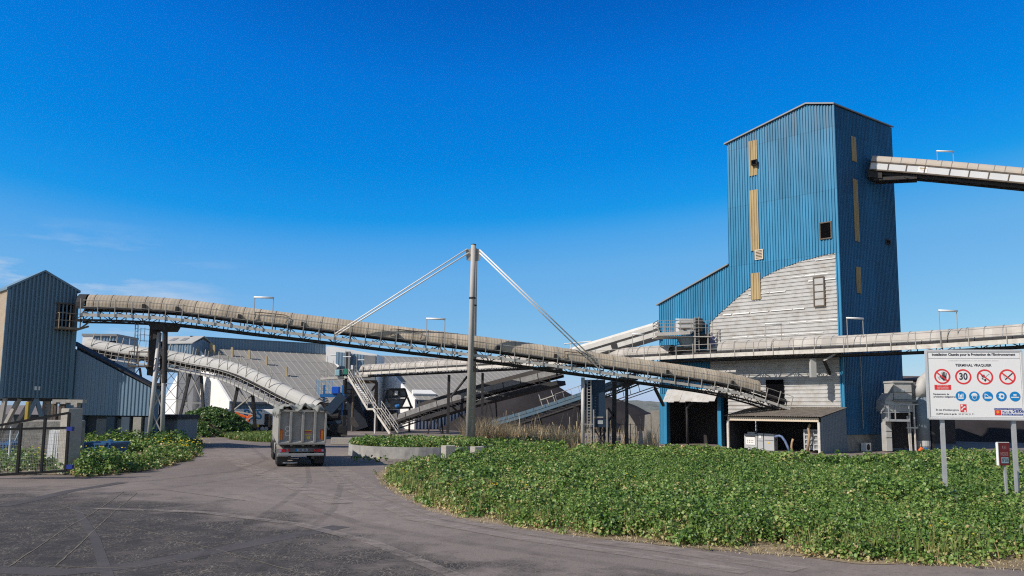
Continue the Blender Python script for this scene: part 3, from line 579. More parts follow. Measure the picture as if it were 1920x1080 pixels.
for k in range(5): b.box(Fp((ta+tb)/2, .3+(z1-.35)*k/4, 4.19), DF*((tb-ta)/2), NF*.055, Z*.055)
b.build('rib_frame', M_GREYBOX, t)
def hose(px, r, m, label, o, extra=None):
    pts = []
    for q in px: tt, zz = inshed(q[0], q[1], o); pts.append(Fp(tt, max(zz, r), o))
    b = MB(); b.pipe(pts, r, 10); return solo(b, 'hose', m, label, 'hose', 'loose hoses in the shed', loc=pts[-1], smooth=True)
M_HOSE = mat('tan_hose', (.40, .27, .16), .7, var=.2, scale=4); M_HOSE2 = mat('blue_grey_hose', (.12, .17, .30), .6, var=.35, scale=5)
hose([(1453, 819), (1461, 817), (1466, 819), (1472, 827), (1477, 838), (1480, 850)], .10, M_HOSE2, 'bent blue and brown hose arching out beside the wide cabinet', 4.5)
hose([(1487, 823), (1485, 830), (1484, 838), (1486, 850)], .09, M_HOSE, 'short tan hose end standing upright in the middle of the shed', 4.5)
hose([(1519, 795), (1516, 803), (1518, 815), (1516, 830), (1514, 850)], .11, M_HOSE, 'tan hose hanging down the front of the bulk box', 4.6)
# ------------------------------------------------------------------ conveyors
def frames(path, ds):
    """even steps along a polyline: (position, along, towards camera side, up, distance)"""
    # smooth the measured points a little first
    for _ in range(2):
        q = [path[0]]
        for a, b in zip(path, path[1:]): q += [a.lerp(b, .25), a.lerp(b, .75)]
        path = q+[path[-1]]
    acc = [0.0]
    for a, b in zip(path, path[1:]): acc.append(acc[-1]+(b-a).length)
    n = max(2, int(round(acc[-1]/ds))); out_ = []; j = 0
    for i in range(n+1):
        s = acc[-1]*i/n
        while j < len(path)-2 and acc[j+1] < s: j += 1
        k = (s-acc[j])/max(1e-9, acc[j+1]-acc[j]); out_.append([path[j].lerp(path[j+1], k), s])
    fr = []
    for i, (p, s) in enumerate(out_):
        t = (out_[min(i+1, n)][0]-out_[max(i-1, 0)][0]).normalized(); nn = t.cross(Z).normalized(); fr.append((p, t, nn, nn.cross(t), s))
    return fr
def at(fr, s):
    L_ = fr[-1][4]; k = max(0, min(len(fr)-1, int(round(s/L_*(len(fr)-1))))); return fr[k]
def off(f, a, b, c=0.0): return f[0]+f[2]*a+f[3]*b+f[1]*c
def sweep(mb, fr, prof, mi=0, closed=True):
    k = len(mb.v); n = len(prof)
    for f in fr:
        for a, b in prof: mb.v.append(tuple(off(f, a, b)))
    m = n if closed else n-1
    for i in range(len(fr)-1):
        for j in range(m):
            mb.f.append([k+i*n+j, k+(i+1)*n+j, k+(i+1)*n+(j+1) % n, k+i*n+(j+1) % n]); mb.m.append(mi)
    if closed:
        mb.f.append([k+j for j in range(n)]); mb.m.append(mi); mb.f.append([k+(len(fr)-1)*n+j for j in range(n)][::-1]); mb.m.append(mi)
    return mb
def rect(a, b, hw, hh): return [(a-hw, b-hh), (a+hw, b-hh), (a+hw, b+hh), (a-hw, b+hh)]
def arch(w, h, n=12, skirt=0.0):
    p = [(w/2*math.cos(math.pi*j/n), h*math.sin(math.pi*j/n)) for j in range(n+1)]
    return [(w/2, -skirt)]+p+[(-w/2, -skirt)] if skirt else p
def cover(path, wd, h, m, bandm, par, rib=0.0, band=1.2, s0=0.0, s1=None, bandw=.04, skirt=0.0):
    fr = frames(path, .12 if rib else .4); s1 = fr[-1][4] if s1 is None else s1
    fr = [f for f in fr if s0-1e-6 <= f[4] <= s1]
    mb = MB(); k = 0; pr = arch(wd, h, 12, skirt); n = len(pr)
    for i, f in enumerate(fr):
        g = 1+(rib if i % 2 else 0)
        for a, b in pr: mb.v.append(tuple(off(f, a*g, b*g)))
    for i in range(len(fr)-1):
        for j in range(n-1): mb.f.append([i*n+j, i*n+j+1, (i+1)*n+j+1, (i+1)*n+j]); mb.m.append(0)
    s = s0+band*.5
    while s < s1:
        f = at(fr if s0 == 0 else fr, s) if s0 == 0 else min(fr, key=lambda q: abs(q[4]-s))
        k = len(mb.v)
        for c, g in ((-bandw/2, 1.005), (-bandw/2, 1.03), (bandw/2, 1.03), (bandw/2, 1.005)):
            for a, b in pr: mb.v.append(tuple(off(f, a*g, b*g, c)))
        for r in range(3):
            for j in range(n-1): mb.f.append([k+r*n+j, k+r*n+j+1, k+(r+1)*n+j+1, k+(r+1)*n+j]); mb.m.append(1)
        s += band
    return mb.build('cover', [m, bandm], par, smooth=False)
def frame_parts(fr, par, wd, chord, dark=M_DARK, bay=1.2, truss=True, diag=True, beltm=M_BLACK):
    mb = MB()
    for sgn in (1, -1): sweep(mb, fr, rect(sgn*(wd/2-.02), -.09, .05, .085))
    mb.build('stringer', dark, par)
    mb = MB(); sweep(mb, fr, [(-wd*.38, .12), (-wd*.18, -.02), (wd*.18, -.02), (wd*.38, .12), (wd*.38, .15), (wd*.18, .01), (-wd*.18, .01), (-wd*.38, .15)]); mb.build('belt', beltm, par)
    if truss:
        mb = MB()
        for sgn in (1, -1): sweep(mb, fr, rect(sgn*(wd/2-.06), chord, .055, .07))
        L_ = fr[-1][4]; nb = max(1, int(L_/bay))
        for i in range(nb+1):
            f = at(fr, L_*i/nb)
            for sgn in (1, -1): mb.bar(off(f, sgn*(wd/2-.06), -.16), off(f, sgn*(wd/2-.06), chord), .06, up=f[1])
            mb.bar(off(f, wd/2-.06, chord), off(f, -wd/2+.06, chord), .06)
            if i < nb and diag:
                g = at(fr, L_*(i+1)/nb)
                for sgn in (1, -1):
                    a, b = (f, g) if i % 2 else (g, f)
                    mb.bar(off(a, sgn*(wd/2-.06), -.16), off(b, sgn*(wd/2-.06), chord), .05, up=f[2])
                mb.bar(off(f, wd/2-.06, chord), off(g, -wd/2+.06, chord), .045)
        mb.build('truss', dark, par)
def rollers(fr, par, wd, sp=1.2, m=M_GALV, lo=-.45):
    mb = MB(); s = .4; L_ = fr[-1][4]
    while s < L_:
        f = at(fr, s); mb.tube(off(f, wd*.42, lo), off(f, -wd*.42, lo), .06, 6); s += sp*2
    mb.build('roller_set', m, par)
def walkway(fr, par, a0, a1, b, m=M_BEAM, h=.22, post=1.2, rail=1.1, railm=M_RAIL, rr=.026, knee=True):
    mb = MB(); sweep(mb, fr, rect(a1, b, .035, h/2)); sweep(mb, fr, rect((a0+a1)/2, b+.03, (a1-a0)/2-.04, .02))
    ww = mb.build('walkway', m, par)
    mb = MB(); L_ = fr[-1][4]; nb = max(1, int(L_/post))
    for i in range(nb+1):
        f = at(fr, L_*i/nb); mb.bar(off(f, a0, b-.08), off(f, a1, b-.1), .06)
    mb.build('bracket', M_DARK, ww)
    mb = MB(); pts = [off(f, a1+.02, b+rail) for f in fr]; mb.pipe(pts, rr, 5)
    if knee: mb.pipe([off(f, a1+.02, b+rail*.55) for f in fr], rr*.75, 5)
    for i in range(nb+1):
        f = at(fr, L_*i/nb); mb.bar(off(f, a1+.06, b-.15), off(f, a1+.06, b+rail+(.12 if i % 2 == 0 else 0)), .055, up=f[1])
    mb.build('handrail', railm, par)
def lamp_portal(px0, px1, ytop, ybase, d, par, tilt=0.0):
    """lamp tube on two thin stems, measured on the photograph"""
    a = P(px0, ybase, d); b = P(px1, ybase, d); za = P(px0, ytop, d).z; zb = P(px1, ytop, d).z
    mb = MB(); mb.tube(a, V((a.x, a.y, za)), .03, 5); mb.tube(b, V((b.x, b.y, zb-.1)), .03, 5)
    s = mb.build('lamp_stand', M_RAIL, par)
    mb = MB(); mb.tube(V((a.x-.05, a.y-.03, za+.03)), V((b.x+.05, b.y-.03, zb-.02)), .075, 8); mb.build('lamp_tube', M_LAMP, s, smooth=True)

# ---- A: the long tan conveyor
def dA(px):  # depth where this pixel column meets the conveyor's plan line
    u = ray(px, 680); k = u.x/u.y; return (61+.18*27.4)/(1-.18*k)
APX = [(150, 577), (225, 578.5), (295, 582), (360, 587.5), (473, 602.5), (578, 614.5), (733, 634), (873, 650.5), (960, 661.5), (1060, 676), (1160, 690), (1260, 704), (1310, 711), (1360, 720), (1414, 734), (1466, 752)]
pathA = [P(x, y, dA(x)) for x, y in APX]
TA = thing('belt_conveyor', 'long dusty tan covered conveyor sloping down from the small tower to the big blue tower', 'conveyor', pathA[2]-Z*1)
frA = frames(pathA, .6); LA = frA[-1][4]
cover(pathA, 1.9, 1.02, M_TAN, M_TANBAND, TA, rib=.012, band=1.2, s0=.6, s1=LA-2.6)
frame_parts(frA, TA, 1.9, -1.02)
rollers(frA, TA, 1.9)
frAw = [f for f in frA if f[4] > .5]; frAw = [(f[0], f[1], f[2], f[3], f[4]-frAw[0][4]) for f in frAw]
walkway(frAw, TA, .95, 1.65, -.72)
mb = MB()  # dark shell painting the left tower's shadow on the start of the cover
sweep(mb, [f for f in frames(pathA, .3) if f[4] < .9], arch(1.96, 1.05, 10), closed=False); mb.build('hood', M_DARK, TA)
# pull cord brackets and small boxes along the rail, dark cable loops over the cover
fine = frames(pathA, .1)
for px in (478, 730, 1050):
    f = min(fine, key=lambda q: abs(q[0].x-P(px, 640, dA(px)).x)); 
    mb = MB(); mb.pipe([off(f, 1.0, .1), off(f, 1.06, .35, .1), off(f, .98, .62), off(f, .9, .68, .3), off(f, .86, .72, 2.2), off(f, .98, .6, 2.6), off(f, 1.05, .32, 2.5), off(f, 1.0, .1, 2.4)], .035, 5); mb.build('cable_loop', M_BROWNST, TA)
for px in (272, 334, 450, 567, 745, 930, 1035, 1242, 1362):
    f = min(fine, key=lambda q: abs(q[0].x-P(px, 640, dA(px)).x)); mb = MB(); mb.box(off(f, 1.02, .12), f[1]*.12, f[2]*.08, f[3]*.2); mb.build('switch_box', M_DARK, TA)
for (x0, x1, yt, yb) in ((475, 510, 558, 604), (799, 833, 598, 645)): lamp_portal(x0, x1, yt, yb+12, dA(x0)-1.65, TA)
# ---- mast and stays
dm = dA(883)
base1 = gx(879, dm-1.85); top1 = P(888, 459, dm-1.85); base2 = gx(888, dm+2.0); top2 = P(890, 462, dm+2.0); zt = top1.z
MA = thing('cable_mast', 'tall grey steel mast with two legs straddling the tan conveyor', 'mast', base1)
mb = MB(); mb.pipe([base1, base1.lerp(top1, .74), top1], .24, 14, r2=.20); mb.build('leg', mat('dusty_grey_pipe', (.42, .395, .37), .65, var=.1, scale=.8), MA, smooth=True)
t2 = V((top1.x+.12, top1.y+1.0, zt-.2)); mb = MB(); mb.pipe([base2, base2.lerp(t2, .7), t2], .17, 12, r2=.15); mb.build('leg', MATS['dusty_grey_pipe'], MA, smooth=True)
mb = MB(); q = base1.lerp(top1, .735); mb.lathe(q, [(.27, -.06), (.27, .06)], (top1-base1), 14); q = base1.lerp(top1, .70); mb.lathe(q+V((.12, .1, 0)), [(.27, -.04), (.27, .04)], Z, 12); mb.build('collar', M_DARK, MA)
mb = MB()
for s_ in (-1, 1): mb.prism([top1+V((s_*.15, 0, -.25)), top1+V((s_*.15, 0, -1.35)), top1+V((s_*.55, 0, -1.25)), top1+V((s_*.62, 0, -.45))], V((0, .08, 0)))
mb.build('anchor_plate', M_RAIL, MA)
mb = MB(); q = P(884, 690, dm-1.85); mb.bar(V((q.x, q.y, q.z)), V((q.x+.2, q.y+4.1, q.z)), .3, .3); mb.build('cross_beam', M_BROWNST, MA)
mb = MB(); mb.lathe(top1, [(.22, 0), (.2, .05), (.05, .09)], Z, 14); mb.build('cap', M_DARK, MA)
sm_ = mat('stay_cable', (.80, .77, .73), .6, var=.05)
for i, (pa, pb, lab) in enumerate((((876, 467), (628, 626), 'upper of the two left stay rods from the mast top down to the tan conveyor'), ((879, 474), (618, 637), 'lower of the two left stay rods from the mast top to the tan conveyor'),
                              ((899, 468), (1131, 690), 'upper of the two right stay rods from the mast top down to the tan conveyor'), ((899, 474), (1126, 694), 'lower of the two right stay rods from the mast top to the tan conveyor'))):
    a = P(*pa, dm-1.9); b = P(*pb, dA(pb[0])-1.25); mb = MB(); mb.tube(a, b, .055, 8)
    solo(mb, 'stay_rod', sm_, lab, 'stay rod', 'stay rods of the mast', loc=a, smooth=True)
# ---- C: the grey conveyor crossing in front of the big tower
def dC(px): u = ray(px, 680); k = u.x/u.y; return 92.0/(1+.964*k)
CPX = [(683, 696), (744, 693), (951, 681), (1160, 669.5), (1270, 663.5), (1442, 655.5), (1700, 645), (1920, 631), (2010, 625)]
pathC = [P(x, y, dC(x)) for x, y in CPX]
TC = thing('belt_conveyor', 'long level grey covered conveyor passing in front of the blue tower to the right edge', 'conveyor', pathC[5]-Z*1)
frC = frames(pathC, .6); LC = frC[-1][4]
def sC(px): x = P(px, 680, dC(px)).x; return min(frC, key=lambda q: abs(q[0].x-x))[4]
cover(pathC, 1.7, .92, M_GREYCOV, M_TRIM, TC, band=1.25, s0=.0, s1=sC(1262), bandw=.06)
cover(pathC, 1.7, .92, M_GREYCOV, M_TRIM, TC, band=1.25, s0=sC(1346), bandw=.06)
frame_parts(frC, TC, 1.7, -.75, diag=True, bay=1.4, dark=M_DARK)
walkway(frC, TC, .85, 1.5, -.42, h=.34, post=1.9, rail=1.05, m=M_BEAM)
for (x0, x1, yt, yb) in ((1590, 1620, 597, 655), (1764, 1797, 583, 650), (1437, 1466, 608, 662), (1186, 1207, 627, 660)): lamp_portal(x0, x1, yt, yb, dC(x0)-1.5, TC)
q = P(1524, 690, dC(1524)-.7); mb = MB(); mb.box(q-Z*.0, V((.22, 0, 0)), V((0, .22, 0)), Z*.78); mb.build('drop_box', M_LIGHTCOV, TC)
mb = MB(); mb.bar(P(1545, 676, dC(1545)), P(1580, 755, dC(1545)+3.5), .2, .2); mb.build('prop', M_DARK, TC)
mb = MB(); mb.bar(P(1545, 676, dC(1545)-.9), P(1566, 664, dC(1560)-1.2), .12); mb.build('brace', M_RAIL, TC)
# ---- E: the gallery high on the right
dE = lambda px: 70.3-(px-1636)*.019
EPX = [(1634, 307), (1750, 315.5), (1917, 331), (2010, 340)]
pathE = [P(x, y, dE(x)) for x, y in EPX]
TE = thing('covered_gallery', 'high beige covered gallery with pale side panels leaving the top of the blue tower', 'conveyor gallery', pathE[0]-Z*1)
frE = frames(pathE, .5); LE = frE[-1][4]
cover(pathE, 1.7, .72, mat('beige_cover', (.47, .41, .34), .75, var=.1, scale=.5, dirt=(.40, .38, .35), damt=.5), M_TRIM, TE, band=1.0, bandw=.05)
mb = MB(); sweep(mb, frE, rect(.84, -.42, .03, .3)); sweep(mb, frE, rect(-.84, -.42, .03, .3)); mb.build('side_panel', mat('pale_panel', (.62, .63, .64), .6, var=.07, scale=.8), TE)
mb = MB()
for sgn in (1, -1): sweep(mb, frE, rect(sgn*.87, -.06, .05, .06)); sweep(mb, frE, rect(sgn*.87, -.78, .07, .06))
for i in range(int(LE/1.55)+1):
    f = at(frE, i*1.55); mb.bar(off(f, .89, -.1), off(f, .89, -.75), .07, up=f[1])
mb.build('panel_frame', M_BROWNST, TE)
mb = MB(); sweep(mb, frE, rect(0, -.82, .8, .05)); sweep(mb, frE, rect(.5, -.98, .08, .12)); sweep(mb, frE, rect(-.5, -.98, .08, .12)); mb.build('underframe', M_DARK, TE)
f0 = at(frE, .4); f1 = at(frE, 3.7)
mb = MB(); mb.box(off(f0, 0, -1.1), f0[1]*.6, f0[2]*.8, Z*.35); mb.build('wall_bracket', M_DARK, TE)
mb = MB()
for a in (.6, -.6): mb.bar(off(f0, a, -1.55), off(f1, a, -1.05), .16, .3)
mb.build('support_strut', M_DARK, TE)
mb = MB(); pts = []
for i in range(60):
    f = at(frE, 3+(LE-3.5)*i/59); pts.append(off(f, .7, -1.1-.28*abs(math.sin(i*.42))))
mb.pipe(pts, .025, 4); mb.build('hanging_cable', M_BLACK, TE)
lamp_portal(1758, 1788, 284, 303, dE(1770)-.3, TE)
f = at(frE, 5.0); mb = MB(); f = min(frames(pathE, .1), key=lambda q: abs(q[0].x-P(1732, 315, dE(1732)).x)); mb.box(off(f, .88, -.42), f[1]*.36, f[2]*.01, f[3]*.27); sg = mb.build('notice_plate', M_SIGNW, TE)
mb = MB(); mb.box(off(f, .893, -.30), f[1]*.26, f[2]*.004, f[3]*.05); mb.box(off(f, .893, -.46), f[1]*.2, f[2]*.004, f[3]*.02); mb.build('faded_lettering', M_YELLOWSHEET, sg)
# ---- D: the grey box gallery climbing into the annex from behind
a0, a1 = P(1075, 668, 84), P(1240, 619, 80.2)
TD = thing('enclosed_gallery', 'light grey box gallery climbing into the low end of the blue tower', 'conveyor gallery', a0)
frD = frames([a0, a1], 1.0); mb = MB(); sweep(mb, frD, [(-1.1, -.75), (1.1, -.75), (1.1, .55), (.9, .8), (-.9, .8), (-1.1, .55)]); mb.build('gallery_box', mat('pale_gallery', (.60, .585, .55), .75, var=.1, scale=.5, dirt=(.42, .39, .34), damt=.5), TD)
mb = MB(); sweep(mb, frD, rect(1.12, .0, .04, .08)); sweep(mb, frD, rect(1.13, -.72, .05, .09)); mb.build('edge_rail', M_DARK, TD)
f = at(frD, 4.5); mb = MB(); mb.box(off(f, 1.16, -.32), f[1]*.3, f[2]*.05, f[3]*.22); mb.build('vent', M_DARK, TD)
for x0, x1, yt in ((1073, 1106, 640), (1126, 1158, 636), (1196, 1216, 602)):
    pass
mb = MB(); mb.tube(P(1070, 662, 83), P(1070, 642, 83), .03, 5); mb.tube(P(1058, 645, 83), P(1108, 640, 83), .07, 6); mb.build('lamp', M_LAMP, TD)
# ---- I: the light grey tube conveyor at the back left
IPX = [(166, 650.5), (245, 664), (318, 673), (362, 682), (418, 691), (459, 703), (500, 723), (533, 741), (567, 757), (600, 772)]
dI = lambda px: lerp_pts([(166, 102), (362, 98), (418, 95), (500, 88), (600, 82)], px)
pathI = [P(x, y, dI(x)) for x, y in IPX]
TI = thing('belt_conveyor', 'pale tube covered conveyor curving down behind the tipper truck', 'conveyor', pathI[3]-Z*1)
frI = frames(pathI, .5); LI = frI[-1][4]
cover(pathI, 1.5, 1.08, M_LIGHTCOV, M_TRIM, TI, band=2.1, bandw=.07)
frame_parts(frI, TI, 1.5, -.85, truss=False, dark=M_DARK)
walkway(frI, TI, .75, 1.4, -1.0, m=M_LIGHTCOV, h=.16, post=1.0, rail=.95, rr=.03)
mb = MB(); s_ = .3
while s_ < LI:
    f = at(frI, s_); mb.bar(off(f, .72, -.12), off(f, .5, -.75), .12, up=f[1]); mb.box(off(f, .2, -.4), f[1]*.12, f[2]*.4, f[3]*.25); s_ += .75
mb.build('roller_set', M_DARK, TI)
mb = MB(); sweep(mb, frI, rect(0, -1.06, .75, .06)); mb.build('underpan', M_LIGHTCOV, TI)
mb = MB(); s_ = 1.0
while s_ < LI-8:
    f = at(frI, s_); mb.bar(off(f, .76, .2), off(f, 1.1, 1.9, .55), .07); mb.bar(off(f, -.76, .5), off(f, -.9, 1.9, -.25), .07); s_ += 2.3
mb.build('marker_rod', mat('rod_paint', (.47, .44, .37), .7), TI)
mb = MB(); f = at(frI, .8); mb.box(off(f, .8, -.5, -.3), f[1]*.35, f[2]*.4, Z*.35); mb.build('drive_motor', M_BLUEPAINT, TI, bevel=.06)

# ------------------------------------------------------------------ supports
def trestle(name, label, legs, m, w=.26, brace=3, group=None, extra=None, cat='trestle', bm=None):
    """legs: list of (foot, head). Each pair of neighbours is cross braced."""
    t = thing(name, label, cat, V((legs[0][0].x, legs[0][0].y, 0)), group)
    for a, b in legs:
        mb = MB(); mb.bar(a, b, w, w); mb.build('leg', m, t)
        mb = MB(); mb.box(V((a.x, a.y, .06)), V((w*1.1, 0, 0)), V((0, w*1.1, 0)), Z*.06); mb.build('foot_plate', M_CONC2, t)
    mb = MB()
    for (a, b), (c, d) in zip(legs, legs[1:]):
        for k in range(brace):
            u0, u1 = k/brace, (k+1)/brace; mb.bar(a.lerp(b, u0), c.lerp(d, u1), w*.4); mb.bar(c.lerp(d, u0), a.lerp(b, u1), w*.4); mb.bar(a.lerp(b, u1), c.lerp(d, u1), w*.45)
    mb.build('cross_bracing', bm or m, t); return t
# big trestle of conveyor A
d0 = 61.0
def leg(px0, px1, ytop, d, dd=0.0, zb=0.0): b = gx(px0, d); b.z = zb; return (b, P(px1, ytop, d+dd))
M_PIPEG = mat('pale_grey_pipe', (.47, .46, .45), .6, .15, var=.1, scale=.8)
t = thing('conveyor_trestle', 'tall trestle with pale splayed pipe legs and a dark column under the tan conveyor', 'trestle', gx(290, d0))
for (p0, p1, yt, d, y_mid) in ((281, 299, 624, d0-1.2, 0), (307, 310, 620, d0-1.0, 0)):
    mb = MB(); b = gx(p0, d); mb.tube(b, P(p1, yt, d+.7), .165, 12); mb.build('leg', M_PIPEG, t, smooth=True)
    mb = MB(); mb.lathe(b, [(.42, -.02), (.42, .28), (.3, .32)], Z, 12); mb.build('footing', M_CONC2, t)
for (p0, p1) in ((287, 295), (303, 304)):
    mb = MB(); mb.tube(gx(p0, d0+1.8), P(p1, 640, d0+1.0), .13, 8); mb.build('leg', M_DARK, t)
mb = MB(); a, b = (gx(281, d0-1.2), P(299, 624, d0-.5)), (gx(307, d0-1), P(310, 620, d0-.3))
for k in range(4):
    u0, u1 = .12+k*.2, .12+(k+1)*.2; mb.bar(a[0].lerp(a[1], u0), b[0].lerp(b[1], u1), .09); mb.bar(b[0].lerp(b[1], u0), a[0].lerp(a[1], u1), .09)
mb.bar(a[0].lerp(a[1], .62), b[0].lerp(b[1], .62), .12); mb.build('cross_bracing', M_RAIL, t)
mb = MB(); c0 = P(291, 605, d0); c1 = P(289, 704, d0); mb.box((c0+c1)/2+V((-.05, 0, 0)), V((.30, 0, 0)), V((0, .3, 0)), Z*((c0.z-c1.z)/2)); mb.build('dark_column', M_DARK, t)
mb = MB(); mb.tube(P(309.7, 609, d0-.9), P(308.6, 718, d0-1.0), .19, 10); mb.build('dark_sleeve', M_DARK, t)
mb = MB(); mb.prism([P(276, 606, d0-1), P(320, 606, d0-1), P(313, 618, d0-1), P(284, 618, d0-1)], V((0, 2, 0))); mb.build('saddle', M_DARK, t)
mb = MB(); mb.bar(P(287, 720, d0-.3), P(312, 722, d0-.3), .2); mb.build('girt', M_DARK, t)
lad = MB(); la, lb = P(251, 683, d0-.6), P(254, 606, d0-.6); la2, lb2 = P(257, 683, d0-.6), P(259, 606, d0-.6); lad.bar(la, lb, .05); lad.bar(la2, lb2, .05)
for k in range(12): lad.bar(la.lerp(lb, (k+.5)/12), la2.lerp(lb2, (k+.5)/12), .035)
lad.build('ladder', M_RAIL, t)
mb = MB(); c = P(266, 687, d0-.5); mb.box(c, V((.75, 0, 0)), V((0, .6, 0)), Z*.05)
hx = .74
for z_ in (.55, 1.1):
    for q in (((-hx, -.6), (hx, -.6)), ((-hx, .6), (hx, .6)), ((-hx, -.6), (-hx, .6))): mb.bar(c+V((q[0][0], q[0][1], z_)), c+V((q[1][0], q[1][1], z_)), .04)
for q in ((-hx, -.6), (0, -.6), (hx, -.6), (-hx, .6), (hx, .6)): mb.bar(c+V((q[0], q[1], 0)), c+V((q[0], q[1], 1.1)), .05)
mb.bar(c+V((.3, 0, 0)), P(285, 705, d0), .1); mb.build('platform', M_BROWNST, t)
mb = MB(); q0 = P(262, 610, d0-.6)
for k in range(3): q = q0-Z*(.3+k*.45); mb.pipe([q, q+V((.25, -.3, 0)), q+V((.55, -.3, 0)), q+V((.75, 0, 0))], .02, 4)
for dx, dy in ((.25, -.3), (.55, -.3)): mb.bar(q0+V((dx, dy, -.2)), q0+V((dx, dy, -1.3)), .03)
mb.build('ladder_cage', M_RAIL, t)
# trestles of the pale conveyor
GT = 'trestles under the pale tube conveyor'
trestle('conveyor_trestle', 'dark splayed trestle standing in the ivy mound under the pale conveyor', [leg(332, 357, 699, 96, 1), leg(386, 377, 700, 96, 1)], M_DARK, .3, 2, GT, bm=M_RAIL)
trestle('conveyor_trestle', 'dark splayed trestle beside the mound, in front of the white trailer', [leg(429, 446, 725, 92, 0), leg(481, 474, 740, 92, -1)], M_DARK, .3, 2, GT, bm=M_RAIL)
trestle('conveyor_trestle', 'slender lattice trestle behind the pale pipe leg, in front of the white gable', [leg(305, 309, 690, 101), leg(331, 335, 690, 101), leg(352, 350, 690, 101)], M_RAIL, .14, 4, GT)
trestle('conveyor_trestle', 'dark trestle showing above the sloped blue wing', [leg(225, 235, 690, 101), leg(280, 262, 690, 101)], M_DARK, .22, 3, GT)
# posts under C and A
GP = 'steel posts under the crossing conveyors'
t = trestle('support_post', 'dark braced post under the level grey conveyor, in front of the loading conveyor', [leg(840, 842, 703, dC(842))], M_DARK, .34, 1, GP)
mb = MB(); mb.bar(P(845, 745, dC(845)), P(876, 706, dC(876)), .2); mb.bar(P(846, 760, dC(845)), P(885, 800, dC(845)+1.5), .2); mb.build('diagonal_strut', M_DARK, t)
trestle('support_post', 'slim dark post just right of the mast behind the dry reeds', [leg(904, 905, 699, dC(905))], M_DARK, .3, 1, GP)
trestle('support_post', 'thick dark post between the elevator and the far hill', [leg(1151, 1152, 716, dA(1152))], M_DARK, .34, 1, GP)
t = trestle('support_post', 'thinner dark post with a flared head in front of the far hill', [leg(1175, 1175, 726, dA(1175))], M_DARK, .24, 1, GP)
mb = MB(); h = P(1175, 716, dA(1175)-.4); mb.prism([P(1163, 717, dA(1175)-.4), P(1188, 718, dA(1175)-.4), P(1177, 728, dA(1175)-.4), P(1172, 728, dA(1175)-.4)], V((0, .8, 0))); mb.build('flared_head', M_DARK, t)
mb = MB(); mb.bar(P(1228, 728, dA(1228)), P(1244, 760, dA(1240)+3.5), .22)
solo(mb, 'diagonal_prop', M_DARK, 'short dark diagonal prop under the tan conveyor against the blue column', 'prop', loc=P(1244, 760, dA(1240)+3.5))
# ------------------------------------------------------------------ left tower, wing and what stands round it
FL = P(10, 640, 57.0); FL = V((FL.x, 57, 0)); FR = P(138, 640, 60.2); FR = V((FR.x, 60.2, 0))
DLf = (FR-FL).normalized(); WL = (FR-FL).length; NL = V((DLf.y, -DLf.x, 0)); BK = -NL
def onL(px, py): p = onplane(px, py, FL, NL); return (p-FL).dot(DLf), p.z
def Lp(t, z, o=0.0): return FL+DLf*t+Z*z+NL*o
zEl = onL(17, 540)[1]; zEr = onL(147, 546)[1]; tAp, zAp = onL(84, 511); zBt = onL(65, 746)[1]; DEP = 6.0
TL = thing('conveyor_tower', 'small grey blue gabled tower on splayed legs at the left edge', 'industrial tower', Lp(WL/2, 0, -3))
gt = lambda t: lerp_pts([(0, zEl), (tAp, zAp), (WL, zEr)], t)
mb = MB(); corr(mb, FL, FR, NL, lambda t: zBt, gt, pitch=.26, dep=.13); mb.build('front_wall', M_BLUE2, TL)
mb = MB(); b = FL+BK*DEP; corr(mb, b, FL, -DLf, lambda t: zBt, lambda t: zEl, pitch=.24, dep=.06); mb.build('side_wall', M_CREAM, TL)
mb = MB(); b = FR+BK*DEP; corr(mb, FR, b, DLf, lambda t: zBt, lambda t: zEr, pitch=.24, dep=.06); mb.build('side_wall', M_BLUE2, TL)
mb = MB(); mb.add([Lp(t, z, -DEP) for t, z in ((0, zBt), (0, zEl), (tAp, zAp), (WL, zEr), (WL, zBt))], [(0, 1, 2, 3, 4)]); mb.add([Lp(t, zBt+.02, o) for t, o in ((0, 0), (WL, 0), (WL, -DEP), (0, -DEP))], [(0, 1, 2, 3)]); mb.build('back_wall', M_BLUE2, TL)
mb = MB()
for (ta, za), (tb, zb) in (((-.2, zEl-.12), (tAp, zAp+.03)), ((tAp, zAp+.03), (WL+.2, zEr-.12))):
    a, b = Lp(ta, za, .15), Lp(tb, zb, .15); q = BK*(DEP+.3)
    mb.add([a, b, b+q, a+q, a+Z*.16, b+Z*.16, b+q+Z*.16, a+q+Z*.16], [(0, 1, 2, 3), (7, 6, 5, 4), (0, 4, 5, 1), (1, 5, 6, 2), (2, 6, 7, 3), (3, 7, 4, 0)])
mb.build('roof', M_BLUE2, TL)
mb = MB()
for t_ in (-.02, WL+.02): mb.box(Lp(t_, (zBt+zEl)/2-.1, .05), DLf*.12, NL*.05, Z*((zEl-zBt)/2))
mb.build('corner_trim', M_BLUE2, TL)
(t0, z1), (t1, z0) = onL(109, 570), onL(134, 622)
mb = MB(); mb.box(Lp((t0+t1)/2, (z0+z1)/2, .07), DLf*((t1-t0)/2), NL*.02, Z*((z1-z0)/2)); dr = mb.build('doorway', M_GLASS, TL)
mb = MB()
for t_ in (t0, t1): mb.box(Lp(t_, (z0+z1)/2, .1), DLf*.06, NL*.06, Z*((z1-z0)/2))
mb.box(Lp((t0+t1)/2, z1+.05, .12), DLf*((t1-t0)/2+.2), NL*.1, Z*.05); mb.build('frame', M_BROWNST, dr)
zb = onL(120, 617)[1]; mb = MB(); mb.box(Lp((t0+t1)/2, zb, .65), DLf*((t1-t0)/2+.2), NL*.6, Z*.07)
